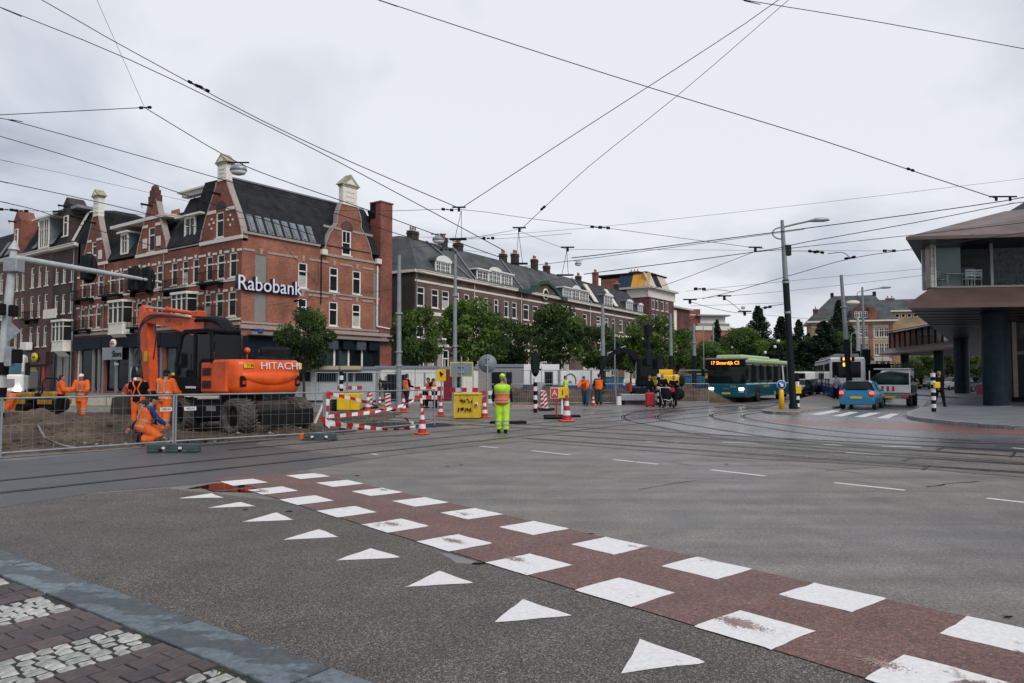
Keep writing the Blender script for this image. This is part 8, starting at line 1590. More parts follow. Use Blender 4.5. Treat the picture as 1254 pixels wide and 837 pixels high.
# yellow bins
M_graf = worn_paint('grimy_yellow', (.74, .52, .03), (.26, .21, .08), .42, 3.0, (.66, .85))
g = G(573, 512.5); o = thing('yellow_bin', 'yellow grit bin covered in graffiti, lid at waist height', 'bin', (g.x, g.y, 0), R(-4)); m = MB(); h = P(573, 482, g.y).z; w_ = 15.5 * g.y / 890
m.prism([(-w_, -.4, .04), (w_, -.4, .04), (w_ * 1.0, -.46, h - .04), (-w_, -.46, h - .04)], (0, .9, 0)); m.build('body', M_graf, o); MB().bbox((-w_ - .02, -.5, h - .06), (w_ + .02, .5, h + .02), .03).build('lid', mat('lid_yellow', (.62, .45, .05), .5, var=.2), o); MB().box((w_ * .5, -.485, .1), (w_ * .53, -.47, h - .1)).build('rib', M_graf, o)
rg = random.Random(5); gr = MB()
for c0, n_, s_ in (((-.22, -.485, h - .28), 6, .08), ((-.28, -.46, .35), 6, .09)):
 for k in range(n_): gr.path([tuple(v) for v in catmull([(c0[0] + k * .085 + rg.uniform(-.04, .04), c0[1], c0[2] + rg.uniform(-s_, s_)) for _ in range(5)], 3)], .015, 4)
gr.build('graffiti', M_black, o, kind='stuff'); MB().loft([((w_ * .78, -.49, h - .42), (.07, 0, 0), (0, 0, .09)), ((w_ * .78, -.48, h - .42), (.07, 0, 0), (0, 0, .09))], 14).build('round_sticker', M_rw, o); MB().loft([((w_ * .78, -.495, h - .42), (.04, 0, 0), (0, 0, .055)), ((w_ * .78, -.491, h - .42), (.04, 0, 0), (0, 0, .055))], 14).build('sticker_ring', M_red, o)
g = G(428, 503.5); o = thing('yellow_cabinet', 'clean yellow cabinet with open yellow frame beside the kiosk fence', 'cabinet', (g.x, g.y, 0), R(3)); k_ = g.y / 890; MB().bbox((-14 * k_, -.35, .05), (14 * k_, .35, 21 * k_ + .02), .03).build('body', M_yellow, o); MB().box((2 * k_, -.36, .1), (2.4 * k_, -.352, 20 * k_)).build('door_gap', M_black, o); MB().tube((-14 * k_, -.35, 20 * k_), (-27 * k_, -.35, 15 * k_), .03).tube((-14 * k_, .3, 24 * k_), (-27 * k_, .3, 15 * k_), .03).tube((-14 * k_, -.35, 20 * k_), (-14 * k_, .3, 24 * k_), .03).build('frame', M_yellow, o); MB().bbox((-22 * k_, -.3, .0), (-15 * k_, .3, 14 * k_), .03).build('engine', M_exd, o)
# site cabins and kiosk (far)
def cabin(label, p0, p1, Y, ytop, m_, ybase=None, d=2.4, name='site_cabin', az=0, wins=(), doors=(), blue=None, roof=True, cat='cabin'):
 a, b = P(p0, 461, Y), P(p1, 461, Y); L_ = b.x - a.x; h = P((p0 + p1) / 2, ytop, Y).z; o = thing(name, label, cat, (a.x, a.y, 0), 0); MB().bbox((0, 0, .12), (L_, d, h), .03).build('wall', m_, o); kx = lambda p: P(p, 461, Y).x - a.x; kz = lambda y: P(p0, y, Y).z
 if roof: MB().bbox((-.06, -.08, h - .14), (L_ + .06, d + .1, h + .06), .02).build('roof', M_panelg, o)
 for q in wins: MB().bbox((kx(q[0]), -.03, kz(q[3])), (kx(q[1]), .02, kz(q[2])), .01).build('window', M_pane, o); MB().box((kx(q[0]) - .05, -.02, kz(q[3]) - .05), (kx(q[1]) + .05, -.004, kz(q[2]) + .05)).build('window_frame', M_panelg, o)
 for q in doors: MB().bbox((kx(q[0]), -.04, .15), (kx(q[1]), .02, kz(q[2])), .01).build('door', M_shop, o)
 if blue: MB().box((.0, -.012, .13), (L_, -.004, kz(blue))).build('blue_band', M_tb, o)
 n = int(L_ / 1.1)
 for i in range(1, n): MB().box((L_ * i / n - .015, -.008, .4), (L_ * i / n + .015, -.002, h - .15)).build('panel_joint', M_panelg, o)
 for x in (.4, L_ - .4): MB().box((x - .1, .1, 0), (x + .1, .5, .12)).build('block', M_dark, o)
 return o
k1 = cabin('pale kiosk with dark window strip and cream sign board in front of the bank', 345, 459, 46, 450.5, mat('kiosk_grey', (.45, .49, .48), .6, var=.15), wins=[(388, 412, 456, 467.5), (420, 432, 456, 467.5), (435, 456, 457, 467), (350, 380, 456, 467)], name='kiosk', cat='kiosk')
M_ks = mat('kiosk_sign_cream', (.48, .42, .30), .6, var=.1); a_ = P(345, 461, 46)
for p0, p1 in ((372, 416.5), (419, 443.5)): MB().box((P(p0, 461, 46).x - a_.x, -.5, P(400, 453, 46).z), (P(p1, 461, 46).x - a_.x, -.1, P(400, 448.5, 46).z)).build('sign_board', M_ks, k1)
cabin('white site cabin with dark doors behind the tree trunk', 460, 533, 48, 449.5, mat('cabin_white', (.72, .72, .69), .6, var=.08), doors=[(474, 486, 458.5), (492, 500, 459)]); cabin('cream site cabin with navy door behind the grey sign board', 533, 585, 49, 450.5, mat('cabin_cream', (.74, .71, .63), .6, var=.08), doors=[(544, 554, 459.5), (557, 566, 460)]); cabin('grey open fronted shed behind the traffic controller', 584, 640.5, 50, 447.5, mat('shed_grey', (.26, .25, .25), .7, var=.12), wins=[(602, 627, 456, 476)])  # shed's open front: a dark pane stands in for its shaded inside
cabin('white site cabin with dark glazed door and blue base', 641, 685, 50, 446.5, mat('cabin_white2', (.82, .82, .83), .5, var=.05), wins=[(667.5, 676.5, 456, 474)], blue=471.5, roof=False)
k2 = cabin('white container with black logo ring and blue base', 686.5, 739, 52, 454, mat('container_white', (.78, .79, .80), .5, var=.06), blue=472, roof=False); k_ = 52 / 890
a_ = P(686.5, 461, 52); cx_, cz_ = P(698.5, 464, 52).x - a_.x, P(698.5, 467, 52).z; ring = MB(); ring.path([(cx_ + .40 * math.cos(R(t_)), -.03, cz_ + .52 * math.sin(R(t_))) for t_ in range(-20, 201, 20)], .03, 5); ring.build('logo_ring', M_black, k2); text('w', .4, k2, (cx_, -.04, cz_ - .05), (R(90), 0, 0), M_black, .003, 'logo_letters'); text('Wonen & Bouwen', .2, k2, (cx_ + 1.5, -.03, P(720, 467.5, 52).z), (R(90), 0, 0), mat('faded_red', (.4, .2, .2), .6, var=0), .002, 'lettering')
M_hoard = mat('blue_hoarding', (.018, .045, .17), .6, var=.2, scale=2); 
for lb, a, b in (('blue hoarding below the logo container', 726, 762), ('blue hoarding behind the far excavator and people', 762, 825), ('blue hoarding left of the bus', 825, 870)):
 a_, b__ = P(a, 461, 51), P(b, 461, 51); o = thing('hoarding', lb, 'hoarding', (a_.x, a_.y, 0), 0, 'blue hoardings'); n = max(2, int((b__.x - a_.x) / 1.2))
 for i in range(n): L_ = (b__.x - a_.x) / n; MB().bbox((i * L_ + .01, 0, .05), ((i + 1) * L_ - .01, .05, P(a, 472, 51).z), .008).build('panel', M_hoard, o)
for lb, px, Y, w_, yt in (('blue waste container left of the dark lamp foot', 828, 56, 2.0, 461.5), ('blue waste container just left of the bus', 849, 57, 1.6, 460), ('blue waste container behind the mound at the excavator', 745, 60, 2.4, 463)):
 b_ = P(px, 461, Y); h = P(px, yt, Y).z; o = thing('waste_container', lb, 'container', (b_.x, b_.y, 0), 0, 'blue waste containers'); mb_ = mat('bin_blue', (.015, .10, .17), .5, var=.2); m = MB(); m.prism([(-w_ / 2 + .15, -.6, .15), (w_ / 2 - .15, -.6, .15), (w_ / 2, -.6, h), (-w_ / 2, -.6, h)], (0, 1.2, 0)); m.build('body', mb_, o)
 for i in range(4): MB().box((-w_ / 2 + .2 + i * w_ * .24, -.64, .25), (-w_ / 2 + .28 + i * w_ * .24, -.601, h - .1)).build('rib', mb_, o)
 MB().bbox((-w_ / 2 - .05, -.66, h), (w_ / 2 + .05, .65, h + .1), .03).build('rim', mb_, o)
for lb, px, Y, w_, yt, m_ in (('yellow machine top behind the blue bins', 861, 61, 1.3, 457.5, M_yellow), ('orange canopy above the blue bins', 842, 62, .8, 457.5, mat('orange_canopy', (.6, .16, .03), .6))):
 b_ = P(px, 461, Y); h = P(px, yt, Y).z; o = thing('machine', lb, 'machine', (b_.x, b_.y, 0)); MB().bbox((-w_ / 2, -.5, h - .45), (w_ / 2, .5, h), .1).build('hood', m_, o); MB().bbox((-w_ / 2 + .1, -.4, 0), (w_ / 2 - .1, .4, h - .46), .05).build('body', M_exd, o)
b_ = P(694, 461, 47); 
o = thing('loading_platform', 'low grey metal platform in front of the far excavator', 'platform', tuple(P(784, 461, 42.4).xy) + (0,)); MB().bbox((-1.2, -.5, .25), (1.3, .5, .62), .03).build('deck', M_galv, o); MB().box((-1.1, -.4, 0), (-.95, .4, .25)).box((1.0, -.4, 0), (1.15, .4, .25)).build('foot', M_exd, o)
o = thing('white_drum', 'small white drum left of the grey metal platform', 'drum', tuple(P(757.5, 461, 41.8).xy) + (0,)); MB().tube((0, 0, 0), (0, 0, .5), .16, .14, 14).build('drum', M_white, o)
o = thing('low_wall', 'pale low concrete barrier beyond the soil at the left', 'barrier', tuple(P(26, 461, 40).xy) + (0,), .08)
for i in range(9): MB().bbox((i * 1.5 + .02, 0, 0), (i * 1.5 + 1.48, .35, .55), .03).build('concrete_block', mat('pale_concrete', (.42, .39, .30), .8, var=.15), o)
o = thing('pink_sign', 'pink sign panel standing between the round columns', 'sign', tuple(P(1201, 461, 60).xy) + (.12,)); MB().bbox((-.42, -.05, .05), (.42, .05, .85), .02).build('panel', mat('pink_panel', (.5, .09, .17), .5), o)
# steel plates, hose and tools on the soil
def ground_hose(label, px, r_=.025):
 pts = []
 for a, b in px:
  p = G(a, b); p.z = max(0.02, soil_h(p.x, p.y) + .03) if p.y > fence_y(p.x) else .03; q_ = G(a, b, p.z); pts.append(q_)
 pts = catmull(pts, 4); o = thing('hose', label, 'hose', tuple(pts[0])); MB().path([p - pts[0] for p in pts], r_, 6).build('tube', mat('pale_hose', (.24, .22, .19), .6), o)
ground_hose('pale hose lying in a curve across the soil', [(12, 517), (30, 518), (45, 521), (50, 528), (56, 537), (64, 541), (78, 546), (94, 549)])
o = thing('steel_plate', 'dark steel shovel bucket leaning beside the man with braces', 'bucket', tuple(P(147, 461, 23.6).xy) + (.2,), .2); m = MB(); m.prism([(-.2, 0, 0), (.22, 0, 0), (.26, 0, .85), (-.22, 0, .75), (-.27, 0, .3)], (.12, .35, 0)); m.build('plate', M_grime, o)
# ================================================================ PEOPLE
M_skin = mat('skin', (.42, .22, .15), .6, var=.08); M_hair = mat('dark_hair', (.025, .018, .014), .7, var=.3); M_blond = mat('grey_blond_hair', (.30, .24, .16), .7, var=.3)
M_hiO = mat('hi_vis_orange', (.92, .14, .014), .8, var=.28, scale=5, bmp=1.0); M_hiY = mat('hi_vis_lime', (.48, .80, .05), .8, var=.25, scale=5, bmp=1.0); M_refl = mat('reflective_tape', (.34, .34, .33), .4, var=.1); M_navy = mat('navy_cloth', (.010, .015, .030), .85, var=.3, spec=.1); M_blk = mat('black_cloth', (.009, .009, .010), .85, var=.3, spec=.1); M_blu = mat('royal_blue_cloth', (.01, .035, .16), .8, var=.25); M_red_c = mat('red_orange_cloth', (.65, .07, .03), .7, var=.15)
def remesh(mb, vox):
 me = bpy.data.meshes.new('tmp'); me.from_pydata(mb.v, [], mb.f); ob = bpy.data.objects.new('tmp', me); C.objects.link(ob); md = ob.modifiers.new('r', 'REMESH'); md.mode = 'VOXEL'; md.voxel_size = vox; md.use_smooth_shade = True; sm_ = ob.modifiers.new('s', 'SMOOTH'); sm_.iterations = 3; sm_.factor = .5
 bpy.context.view_layer.update(); r_ = bpy.data.meshes.new_from_object(ob.evaluated_get(bpy.context.evaluated_depsgraph_get())); bpy.data.objects.remove(ob); bpy.data.meshes.remove(me); r_.polygons.foreach_set('use_smooth', [True] * len(r_.polygons)); return r_
def person(label, px, py, az, h=1.76, top=None, legs=None, vest=None, hat=None, hair=None, lean=0, legp=((4, 4), (-6, 8)), arms=((8, 10, 15), (8, 10, 15)), z=0.0, stripes=True, Y=None, sleeves=None, boots=None, skirtcoat=False, head=(0, 0), vlow=None, helmet=None, legstripe=True, name='person', bib=None):
 g = G(px, py) if Y is None else P(px, 461, Y); k = h / 1.76; o = thing(name, label, 'person', (g.x, g.y, z), R(-az)); top = top or M_navy; legs = legs or M_navy; o.scale = (k,) * 3
 rx = lambda v, a: Vector((v.x, v.y * math.cos(a) + v.z * math.sin(a), -v.y * math.sin(a) + v.z * math.cos(a)))   # pitch forward (+y)
 down = Vector((0, 0, -1)); J = {}
 for i, sx in enumerate((-1, 1)):
  a, b = R(legp[i][0]), R(legp[i][1]); hip = Vector((sx * .095, 0, 0)); kn = hip + Vector((sx * .015, math.sin(a), -math.cos(a))) * .44; an = kn + Vector((0, math.sin(a - b), -math.cos(a - b))) * .42; J[sx] = (hip, kn, an)
 zp = -min(J[-1][2].z, J[1][2].z, (J[-1][1].z + .02) if legp[0][1] > 80 else 9) + .08; pel = Vector((0, 0, zp)); T = R(lean)
 up = lambda x, y, zz: pel + rx(Vector((x, y, zz)), T)
 J = {s_: tuple(v + pel for v in t_) for s_, t_ in J.items()}; A = {}
 for i, sx in enumerate((-1, 1)):
  f, ab, el = (R(v) for v in arms[i]); sh = up(sx * .185, 0, .47); d1_ = Vector((sx * math.sin(ab), math.sin(f) * math.cos(ab), -math.cos(f) * math.cos(ab))); e_ = sh + d1_ * .29; f2_ = f + el; d2_ = Vector((sx * math.sin(ab) * .3, math.sin(f2_), -math.cos(f2_))).normalized(); wr_ = e_ + d2_ * .25; A[sx] = (sh, e_, wr_, d2_)
 def torso(mb, g_, z0=-.06, z1=.54):
  secs = []
  for zz, wx, wy in ((-.10, .155, .105), (-.02, .165, .115), (.10, .150, .105), (.24, .160, .112), (.38, .178, .120), (.46, .175, .105), (.51, .125, .08), (.545, .065, .06)):
   if z0 <= zz <= z1: secs.append((up(0, 0, zz), (wx + g_, 0, 0), rx(Vector((0, wy + g_, 0)), T)))
  mb.loft(secs, 16)
 def leg(mb, s_, g_, cut=1.0):
  a, b, c = J[s_]; e = b.lerp(c, cut); mb.path([a + Vector((0, 0, .04)), a.lerp(b, .4), b, b.lerp(c, .35 * cut), e], [.088 + g_, .078 + g_, .058 + g_, .056 + g_, .044 + g_], 12)
 def arm(mb, s_, g_, t_=1.0):
  a, b, c, _ = A[s_]; mb.path([a, a.lerp(b, .5), b], [.056 + g_, .048 + g_, .042 + g_], 10); mb.path([b, b.lerp(c, .4 * t_), b.lerp(c, t_)], [.042 + g_, .04 + g_, .030 + g_], 10); mb.ball(a, .06 + g_, 10, 6); mb.ball(b, .043 + g_, 8, 5)
 # the body: one remeshed surface with head, neck, arms and legs, fingers grown from the palms
 bm_ = MB(); torso(bm_, -.012); hc = up(head[0] * .03, .015 + head[1] * .05, .545 + .135); fw = rx(Vector((0, 1, 0)), T + R(head[1] * 20)); uph = rx(Vector((0, 0, 1)), T + R(head[1] * 20)); rt = Vector((1, 0, 0))
 bm_.path([up(0, 0, .50), up(0, .005, .60)], [.058, .054], 10)
 H_ = lambda x, y, zz: hc + rt * x + fw * y + uph * zz
 bm_.loft([(H_(0, .015, -.115), rt * .03, fw * .03), (H_(0, .02, -.09), rt * .048, fw * .06), (H_(0, .01, -.045), rt * .064, fw * .085), (H_(0, 0, 0), rt * .073, fw * .095), (H_(0, -.004, .05), rt * .075, fw * .097), (H_(0, -.006, .09), rt * .06, fw * .078), (H_(0, -.006, .115), rt * .025, fw * .035)], 16)
 bm_.loft([(H_(0, .085, .02), rt * .010, uph * .012), (H_(0, .112, -.018), rt * .016, uph * .014), (H_(0, .085, -.03), rt * .014, uph * .01)], 8)
 for s_ in (-1, 1): bm_.ball(H_(s_ * .075, -.005, -.005), (.014, .022, .03), 8, 5); leg(bm_, s_, -.008); arm(bm_, s_, -.008)
 me = remesh(bm_, .02); me.name = 'body'; ex = MB()
 for s_ in (-1, 1):
  a, b, c, d = A[s_]; sd = Vector((s_, 0, 0)); sd = (sd - d * sd.dot(d)).normalized(); nn_ = d.cross(sd) * s_; pc = c + d * .05
  ex.loft([(c - d * .01, nn_ * .028, sd * .018), (c + d * .03, nn_ * .038, sd * .015), (c + d * .085, nn_ * .040, sd * .013)], 10)
  for q, (off, ln) in enumerate(((-.030, .072), (-.010, .082), (.011, .076), (.030, .06))):
   b0 = c + d * .078 + nn_ * off; k1_ = b0 + d * ln * .45 - sd * .006; k2_ = k1_ + (d * .8 - sd * .55).normalized() * ln * .33; k3_ = k2_ + (d * .4 - sd * .9).normalized() * ln * .28; ex.path([b0, k1_, k2_, k3_], [.009, .0085, .008, .006], 6)
  t0 = c + d * .02 - nn_ * .03; ex.path([t0, t0 - nn_ * .022 + d * .03, t0 - nn_ * .026 + d * .06 - sd * .012], [.012, .010, .007], 6)
  ex.ball(H_(s_ * .028, .083, .012), (.009, .006, .006), 6, 4, 1)
 ex.loft([(H_(0, .093, -.062), rt * .022, uph * .003), (H_(0, .086, -.062), rt * .024, uph * .004)], 8, 2)
 me2 = bpy.data.meshes.new('x'); me2.from_pydata(ex.v, [], ex.f); bb = bmesh.new(); bb.from_mesh(me); nb = len(bb.faces); bb.from_mesh(me2); bb.faces.ensure_lookup_table()
 for i, f_ in enumerate(bb.faces): f_.smooth = True; f_.material_index = 0 if i < nb else ex.m[i - nb]
 bb.to_mesh(me); bb.free(); bpy.data.meshes.remove(me2); me.materials.clear(); [me.materials.append(m_) for m_ in (M_skin, M_black, mat('lips', (.3, .1, .08), .5))]; place('body', me, o)
 bk_ = .034 if stripes or legstripe or top in (M_hiO, M_red_c) else .004; tr = MB(); torso(tr, .006 + bk_, -.12, .02)
 for s_ in (-1, 1): leg(tr, s_, .018 + bk_, .93)
 t_ = remesh(tr, .024); t_.materials.append(legs); place('trousers', t_, o)
 jk = MB(); torso(jk, .014 + bk_, -.12 if vlow is None else vlow, .52)
 if skirtcoat: jk.loft([(up(0, 0, -.02), (.19, 0, 0), (0, .14, 0)), (pel + Vector((0, 0, -.30)), (.22, 0, 0), (0, .16, 0))], 16)
 for s_ in (-1, 1): arm(jk, s_, .018 + bk_ if sleeves is None else -.02 if sleeves == 'short' else .018, .93)
 if sleeves == 'short':
  for s_ in (-1, 1): jk.path([A[s_][0], A[s_][0].lerp(A[s_][1], .7)], [.07, .06], 10)
 j_ = remesh(jk, .024); j_.materials.append(sleeves if sleeves not in (None, 'short') else top); place('jacket', j_, o)
 if vest or sleeves not in (None, 'short'):
  v = MB(); torso(v, .03 + bk_, -.12, .50); o2 = v.build('vest', vest or top, o)
 sg = .034
 def ring(zz, wx, wy, m_=M_refl, hh=.022, nm='reflective_band'): MB().loft([(up(0, 0, zz - hh), (wx + bk_, 0, 0), rx(Vector((0, wy + bk_, 0)), T)), (up(0, 0, zz + hh), (wx + bk_, 0, 0), rx(Vector((0, wy, 0)), T))], 18, cap=False).build(nm, m_, o)
 if stripes:
  for zz, wx, wy in ((.02, .196, .150), (.17, .190, .144)): ring(zz, wx, wy)
  for s_ in (-1, 1):
   for yy in (-1, 1): MB().prism([up(s_ * .075, yy * (.138 + bk_), .17), up(s_ * .110, yy * (.138 + bk_), .17), up(s_ * .115, yy * (.125 + bk_), .47), up(s_ * .08, yy * (.125 + bk_), .47)], rx(Vector((0, yy * .02, 0)), T)).build('reflective_band', M_refl, o)
 if legstripe:
  for s_ in (-1, 1):
   a, b, c = J[s_]
   for q in (.35, .62): p_ = b.lerp(c, q); d = (c - b).normalized(); MB().path([p_ - d * .022, p_ + d * .022], [.080 + bk_ - q * .012] * 2, 12, cap=False).build('reflective_band', M_refl, o)
 if bib:
  for s_ in (-1, 1): MB().path([up(s_ * .10, -.13, .10), up(s_ * .03, -.152, .28), up(s_ * .10, -.145, .44), up(s_ * .11, 0, .53), up(s_ * .09, .14, .40), up(s_ * .08, .15, .2)], .022, 6).build('brace', bib, o)
 bt = boots or M_blk
 for s_ in (-1, 1):
  c = J[s_][2]; fz = c.z - .08; fy = Vector((0, 1, 0)); MB().loft([(c + Vector((0, -.075, -.045)), (.035, 0, 0), (0, 0, .035)), (c + Vector((0, -.02, -.03)), (.044, 0, 0), (0, 0, .048)), (c + Vector((0, .06, -.042)), (.046, 0, 0), (0, 0, .038)), (c + Vector((0, .14, -.052)), (.042, 0, 0), (0, 0, .027)), (c + Vector((0, .175, -.056)), (.02, 0, 0), (0, 0, .015))], 10).path([c + Vector((0, -.005, -.03)), c + Vector((0, 0, .10))], [.05, .053], 10).build('boot', bt, o)
 hm = hair or M_hair
 if hat or helmet:
  m_ = hat or helmet; q = 1.0 if hat else 1.12; mb = MB(); mb.loft([(H_(0, -.004, .03), rt * .084 * q, fw * .106 * q), (H_(0, -.004, .07), rt * .082 * q, fw * .102 * q), (H_(0, -.004, .11), rt * .062 * q, fw * .08 * q), (H_(0, -.004, .135), rt * .025, fw * .03)], 16); mb.loft([(H_(0, .07, .035), rt * .07, fw * .07), (H_(0, .075, .045), rt * .07, fw * .07)], 14); mb.build('cap' if hat else 'helmet', m_, o)
  MB().loft([(H_(0, -.035, -.055), rt * .058, fw * .05), (H_(0, -.018, .0), rt * .078, fw * .088), (H_(0, -.012, .035), rt * .078, fw * .09)], 14).build('hair', hm, o)
 else: MB().loft([(H_(0, -.045, -.07), rt * .055, fw * .04), (H_(0, -.03, -.02), rt * .080, fw * .080), (H_(0, -.022, .04), rt * .084, fw * .092), (H_(0, -.015, .09), rt * .072, fw * .092), (H_(0, -.01, .125), rt * .035, fw * .05)], 16).build('hair', hm, o)
 return o
# az: direction the person faces, clockwise from +Y
tcn = person('traffic controller seen from behind in lime trousers, lime cap and orange vest', 615, 531, 2, 1.74, top=M_hiO, legs=M_hiY, sleeves=M_navy, hat=M_hiY, hair=M_blond, legp=((3, 2), (-2, 3)), arms=((6, 14, 22), (4, 12, 20)), stripes=False)
for nm, z0, z1, m_ in (('vest_lime', .22, .46, M_hiY),):
 v = MB(); v.loft([((0, 0, .95 + .22), (.232, 0, 0), (0, .185, 0)), ((0, 0, .95 + .38), (.252, 0, 0), (0, .192, 0)), ((0, 0, .95 + .455), (.246, 0, 0), (0, .178, 0)), ((0, 0, .95 + .505), (.15, 0, 0), (0, .10, 0))], 18); v.build(nm, m_, tcn)
for zz in (.92, 1.0, 1.165): MB().loft([((0, 0, zz - .018), (.240, 0, 0), (0, .192, 0)), ((0, 0, zz + .018), (.238, 0, 0), (0, .190, 0))], 18, cap=False).build('reflective_band', M_refl, tcn)
MB().loft([((.10, -.02, .95 + .50), (.035, 0, 0), (0, .03, 0)), ((.085, -.05, .95 + .62), (.045, 0, 0), (0, .045, 0)), ((.07, -.05, .95 + .70), (.03, 0, 0), (0, .035, 0))], 8).build('ponytail', M_blond, tcn)
person('road worker in full orange suit seen from behind, dark cap', 200, 531, 8, 1.86, top=M_hiO, legs=M_hiO, hat=M_navy, legp=((5, 3), (-5, 6)), arms=((25, 16, 45), (20, 16, 40)), lean=6)
person('road worker in orange bib trousers with braces over a black shirt, seen from behind', 168, 528, -8, 1.84, top=M_blk, legs=M_hiO, sleeves='short', stripes=False, legstripe=False, bib=M_hiO, arms=((15, 18, 50), (10, 20, 30)), head=(0, .4))
person('worker kneeling at the fence with blue sleeves and orange vest', 174, 545, 62, 1.78, top=M_hiO, legs=M_hiO, sleeves=M_blu, hat=M_navy, legp=((75, 148), (55, 140)), lean=18, arms=((30, 8, 20), (35, 8, 15)), z=.05, legstripe=False)
person('crouching worker in dark clothes with orange strap beside the kneeling worker', 187, 541.5, 215, 1.7, top=M_navy, legs=M_navy, legp=((80, 150), (85, 150)), lean=24, arms=((20, 8, 20), (20, 8, 30)), z=.05, stripes=False, legstripe=False, bib=M_hiO, hair=M_hair)
person('bent worker in red orange jacket and white helmet left of the man with braces', 153, 521.5, 100, 1.72, top=M_red_c, legs=M_navy, helmet=M_white, lean=32, arms=((45, 8, 40), (45, 8, 40)), legstripe=False)
person('worker in long orange coat and white helmet walking on the soil mound', 99.5, 512, 168, 1.78, top=M_hiO, legs=M_hiO, helmet=M_white, lean=9, legp=((12, 6), (-10, 10)), arms=((20, 14, 55), (15, 14, 60)), skirtcoat=True)
person('worker in orange top and dark trousers standing at the road roller', 74, 512.5, 60, 1.72, top=M_hiO, legs=M_blk, hair=M_hair, arms=((25, 10, 70), (20, 10, 60)), legstripe=False, stripes=False)
person('worker in orange coat stooping low at the left edge by the mast', 15, 519, 250, 1.72, top=M_hiO, legs=M_hiO, helmet=M_white, lean=78, legp=((22, 20), (10, 16)), arms=((60, 10, 10), (50, 10, 15)), stripes=True)
person('worker behind the man in the orange suit wearing dark clothes and yellow cap', 211, 518, -40, 1.78, top=M_blk, legs=M_blk, hat=M_yellow, arms=((30, 10, 60), (30, 10, 60)), stripes=False, legstripe=False)
person('worker in dark jacket half hidden behind the man with braces', 181, 518, 15, 1.72, top=M_blk, legs=M_blk, stripes=False, legstripe=False)
person('standing worker in orange vest and dark trousers near the grey pole', 498, 499.5, 60, 1.8, top=M_hiO, legs=M_navy, sleeves=M_blk, arms=((12, 8, 70), (12, 8, 60)), legstripe=False)
person('worker in orange vest bending behind the barrier boards, left one', 521, 500, 100, 1.7, top=M_hiO, legs=M_blk, sleeves=M_blk, lean=38, arms=((45, 8, 20), (45, 8, 20)), legstripe=False)
person('worker in orange vest bending behind the barrier boards, right one', 532, 500, 240, 1.7, top=M_hiO, legs=M_blk, sleeves=M_blk, lean=32, arms=((45, 8, 20), (45, 8, 20)), legstripe=False)
person('passer by in dark clothes standing in front of the white cabin, left of two', 463, 492, 120, 1.78, top=M_blk, legs=M_blk, stripes=False, legstripe=False, arms=((30, 20, 80), (20, 10, 70))); person('passer by in dark clothes in front of the white cabin, right of two', 472.5, 492, 200, 1.66, top=M_navy, legs=M_navy, stripes=False, legstripe=False)
person('far worker in orange jacket and blue jeans bending over the soil', 717, 497, 200, 1.76, top=M_hiO, legs=mat('jeans', (.03, .06, .12), .8, var=.2), hair=M_hair, lean=30, arms=((45, 10, 20), (45, 10, 20)), stripes=False, legstripe=False); person('far worker in orange vest and green trousers seen from behind', 733.5, 496, 5, 1.82, top=M_hiO, legs=mat('dark_green_cloth', (.012, .045, .04), .8), sleeves=M_blk, hair=M_hair, arms=((5, 22, 60), (5, 22, 60)), stripes=False, legstripe=False)
person('half hidden worker with green vest behind the yellow number sign', 692.5, 497.5, 100, 1.7, top=M_hiY, legs=M_blk, stripes=False, legstripe=False)
for a in range(2): pass
wl = person('woman in dark clothes standing behind the red suitcase', 795.5, 497.5, 150, 1.72, top=M_blk, legs=mat('jeans2', (.05, .06, .08), .8), hair=mat('red_brown_hair', (.12, .04, .02), .7), arms=((20, 8, 30), (10, 8, 20)), stripes=False, legstripe=False)
person('grey haired person in black with pale sleeve holding the pushchair', 811.5, 498, 170, 1.80, top=M_blk, legs=M_blk, hair=M_blond, arms=((28, 12, 60), (28, 12, 60)), stripes=False, legstripe=False); person('woman in long black coat with red hair and red bag', 825.5, 498, 200, 1.70, top=M_blk, legs=M_blk, hair=mat('red_brown_hair', (.12, .04, .02), .7), arms=((20, 8, 90), (15, 10, 60)), skirtcoat=True, stripes=False, legstripe=False)
person('man in dark suit walking towards us at the kerb right of the crossing post', 1151, 501, 178, 1.84, top=M_blk, legs=M_blk, hair=M_blond, z=.12, legp=((16, 4), (-14, 12)), arms=((-12, 6, 12), (16, 6, 20)), stripes=False, legstripe=False, boots=M_blk).location.z = .12
person('cyclist on foot in pale top between blue car and tram', 1024, 491, 190, 1.74, top=mat('pale_cloth', (.4, .4, .42), .8, var=.2), legs=M_navy, stripes=False, legstripe=False, arms=((35, 10, 50), (35, 10, 50)))
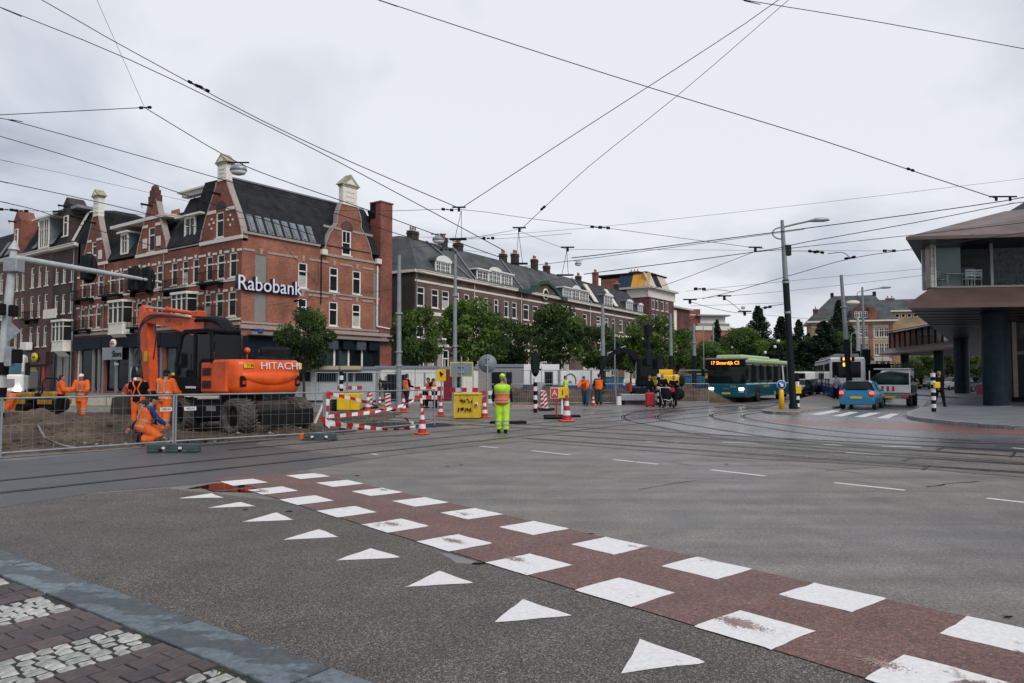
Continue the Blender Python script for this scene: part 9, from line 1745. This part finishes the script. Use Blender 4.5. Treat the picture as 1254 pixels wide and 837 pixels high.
# luggage
g = G(794.5, 498.5); o = thing('suitcase', 'upright red suitcase on wheels at the kerb', 'suitcase', (g.x - .0, g.y - .35, 0)); M_rc = mat('suitcase_red', (.42, .012, .03), .4, var=.08); MB().bbox((-.24, -.14, .06), (.24, .14, .78), .06).build('shell', M_rc, o); MB().path([(-.12, .1, .75), (-.12, .1, 1.0), (.12, .1, 1.0), (.12, .1, .75)], .012, 6).build('handle', M_black, o)
for x in (-.18, .18):
 for y in (-.1, .1): MB().tube((x, y - .015, .03), (x, y + .015, .03), .03, n=10).build('wheel', M_black, o)
for x in (-.15, -.05, .05, .15): MB().box((x - .012, -.148, .12), (x + .012, -.141, .72)).build('rib', M_rc, o)
g = G(814, 499); o = thing('pushchair', 'black pushchair with silver trim in front of the grey haired person', 'pushchair', (g.x, g.y - .5, 0), .1); MB().loft([((0, 0, .35), (.22, 0, 0), (0, .28, 0)), ((0, .02, .6), (.27, 0, 0), (0, .3, 0)), ((0, .1, .85), (.28, 0, 0), (0, .25, 0)), ((0, .15, 1.0), (.22, 0, 0), (0, .15, 0))], 12).build('seat', M_blk, o); MB().path([(-.27, .3, 1.05), (-.27, .1, .6), (-.25, -.3, .15)], .018, 6).path([(.27, .3, 1.05), (.27, .1, .6), (.25, -.3, .15)], .018, 6).path([(-.27, .3, 1.05), (.27, .3, 1.05)], .02, 6).path([(-.25, -.25, .45), (0, -.36, .38), (.25, -.25, .45)], .02, 6).build('frame', M_chr, o)
for x in (-.28, .28):
 for y, r_ in ((-.3, .1), (.3, .14)): MB().loft([((x - .02, y, r_), (0, r_, 0), (0, 0, r_)), ((x + .02, y, r_), (0, r_, 0), (0, 0, r_))], 14).build('wheel', M_black, o)
g = G(823, 498); o = thing('handbag', 'red handbag held by the woman in the black coat', 'bag', (g.x - .05, g.y - .22, .78)); MB().bbox((-.16, -.05, 0), (.16, .05, .24), .03).build('bag', M_rc, o); MB().path([(-.1, 0, .22), (-.06, 0, .36), (.06, 0, .36), (.1, 0, .22)], .012, 5).build('handle', M_rc, o)
b_ = G(1024, 492); o = thing('bicycle', 'bicycle with brown box standing between blue car and tram', 'bicycle', (b_.x + .25, b_.y - .3, 0), R(60))
for x in (-.52, .52):
 w_ = MB(); w_.path([(x + .34 * math.cos(R(t_)), 0, .34 + .34 * math.sin(R(t_))) for t_ in range(0, 361, 24)], .02, 5, cap=False); w_.build('wheel', M_black, o)
MB().path([(-.52, 0, .34), (-.1, 0, .32), (.35, 0, .82), (-.2, 0, .85), (-.1, 0, .32)], .018, 5).path([(-.52, 0, .34), (-.2, 0, .85)], .015, 5).path([(.52, 0, .34), (.33, 0, 1.0), (.25, -.25, 1.02)], .018, 5).path([(.33, 0, 1.0), (.25, .25, 1.02)], .018, 5).build('frame', M_pdark, o); MB().bbox((-.32, -.06, .9), (-.08, .06, .96), .02).build('saddle', M_black, o); MB().bbox((.42, -.18, .72), (.72, .18, .95), .02).build('box', mat('brown_box', (.25, .13, .07), .8), o)
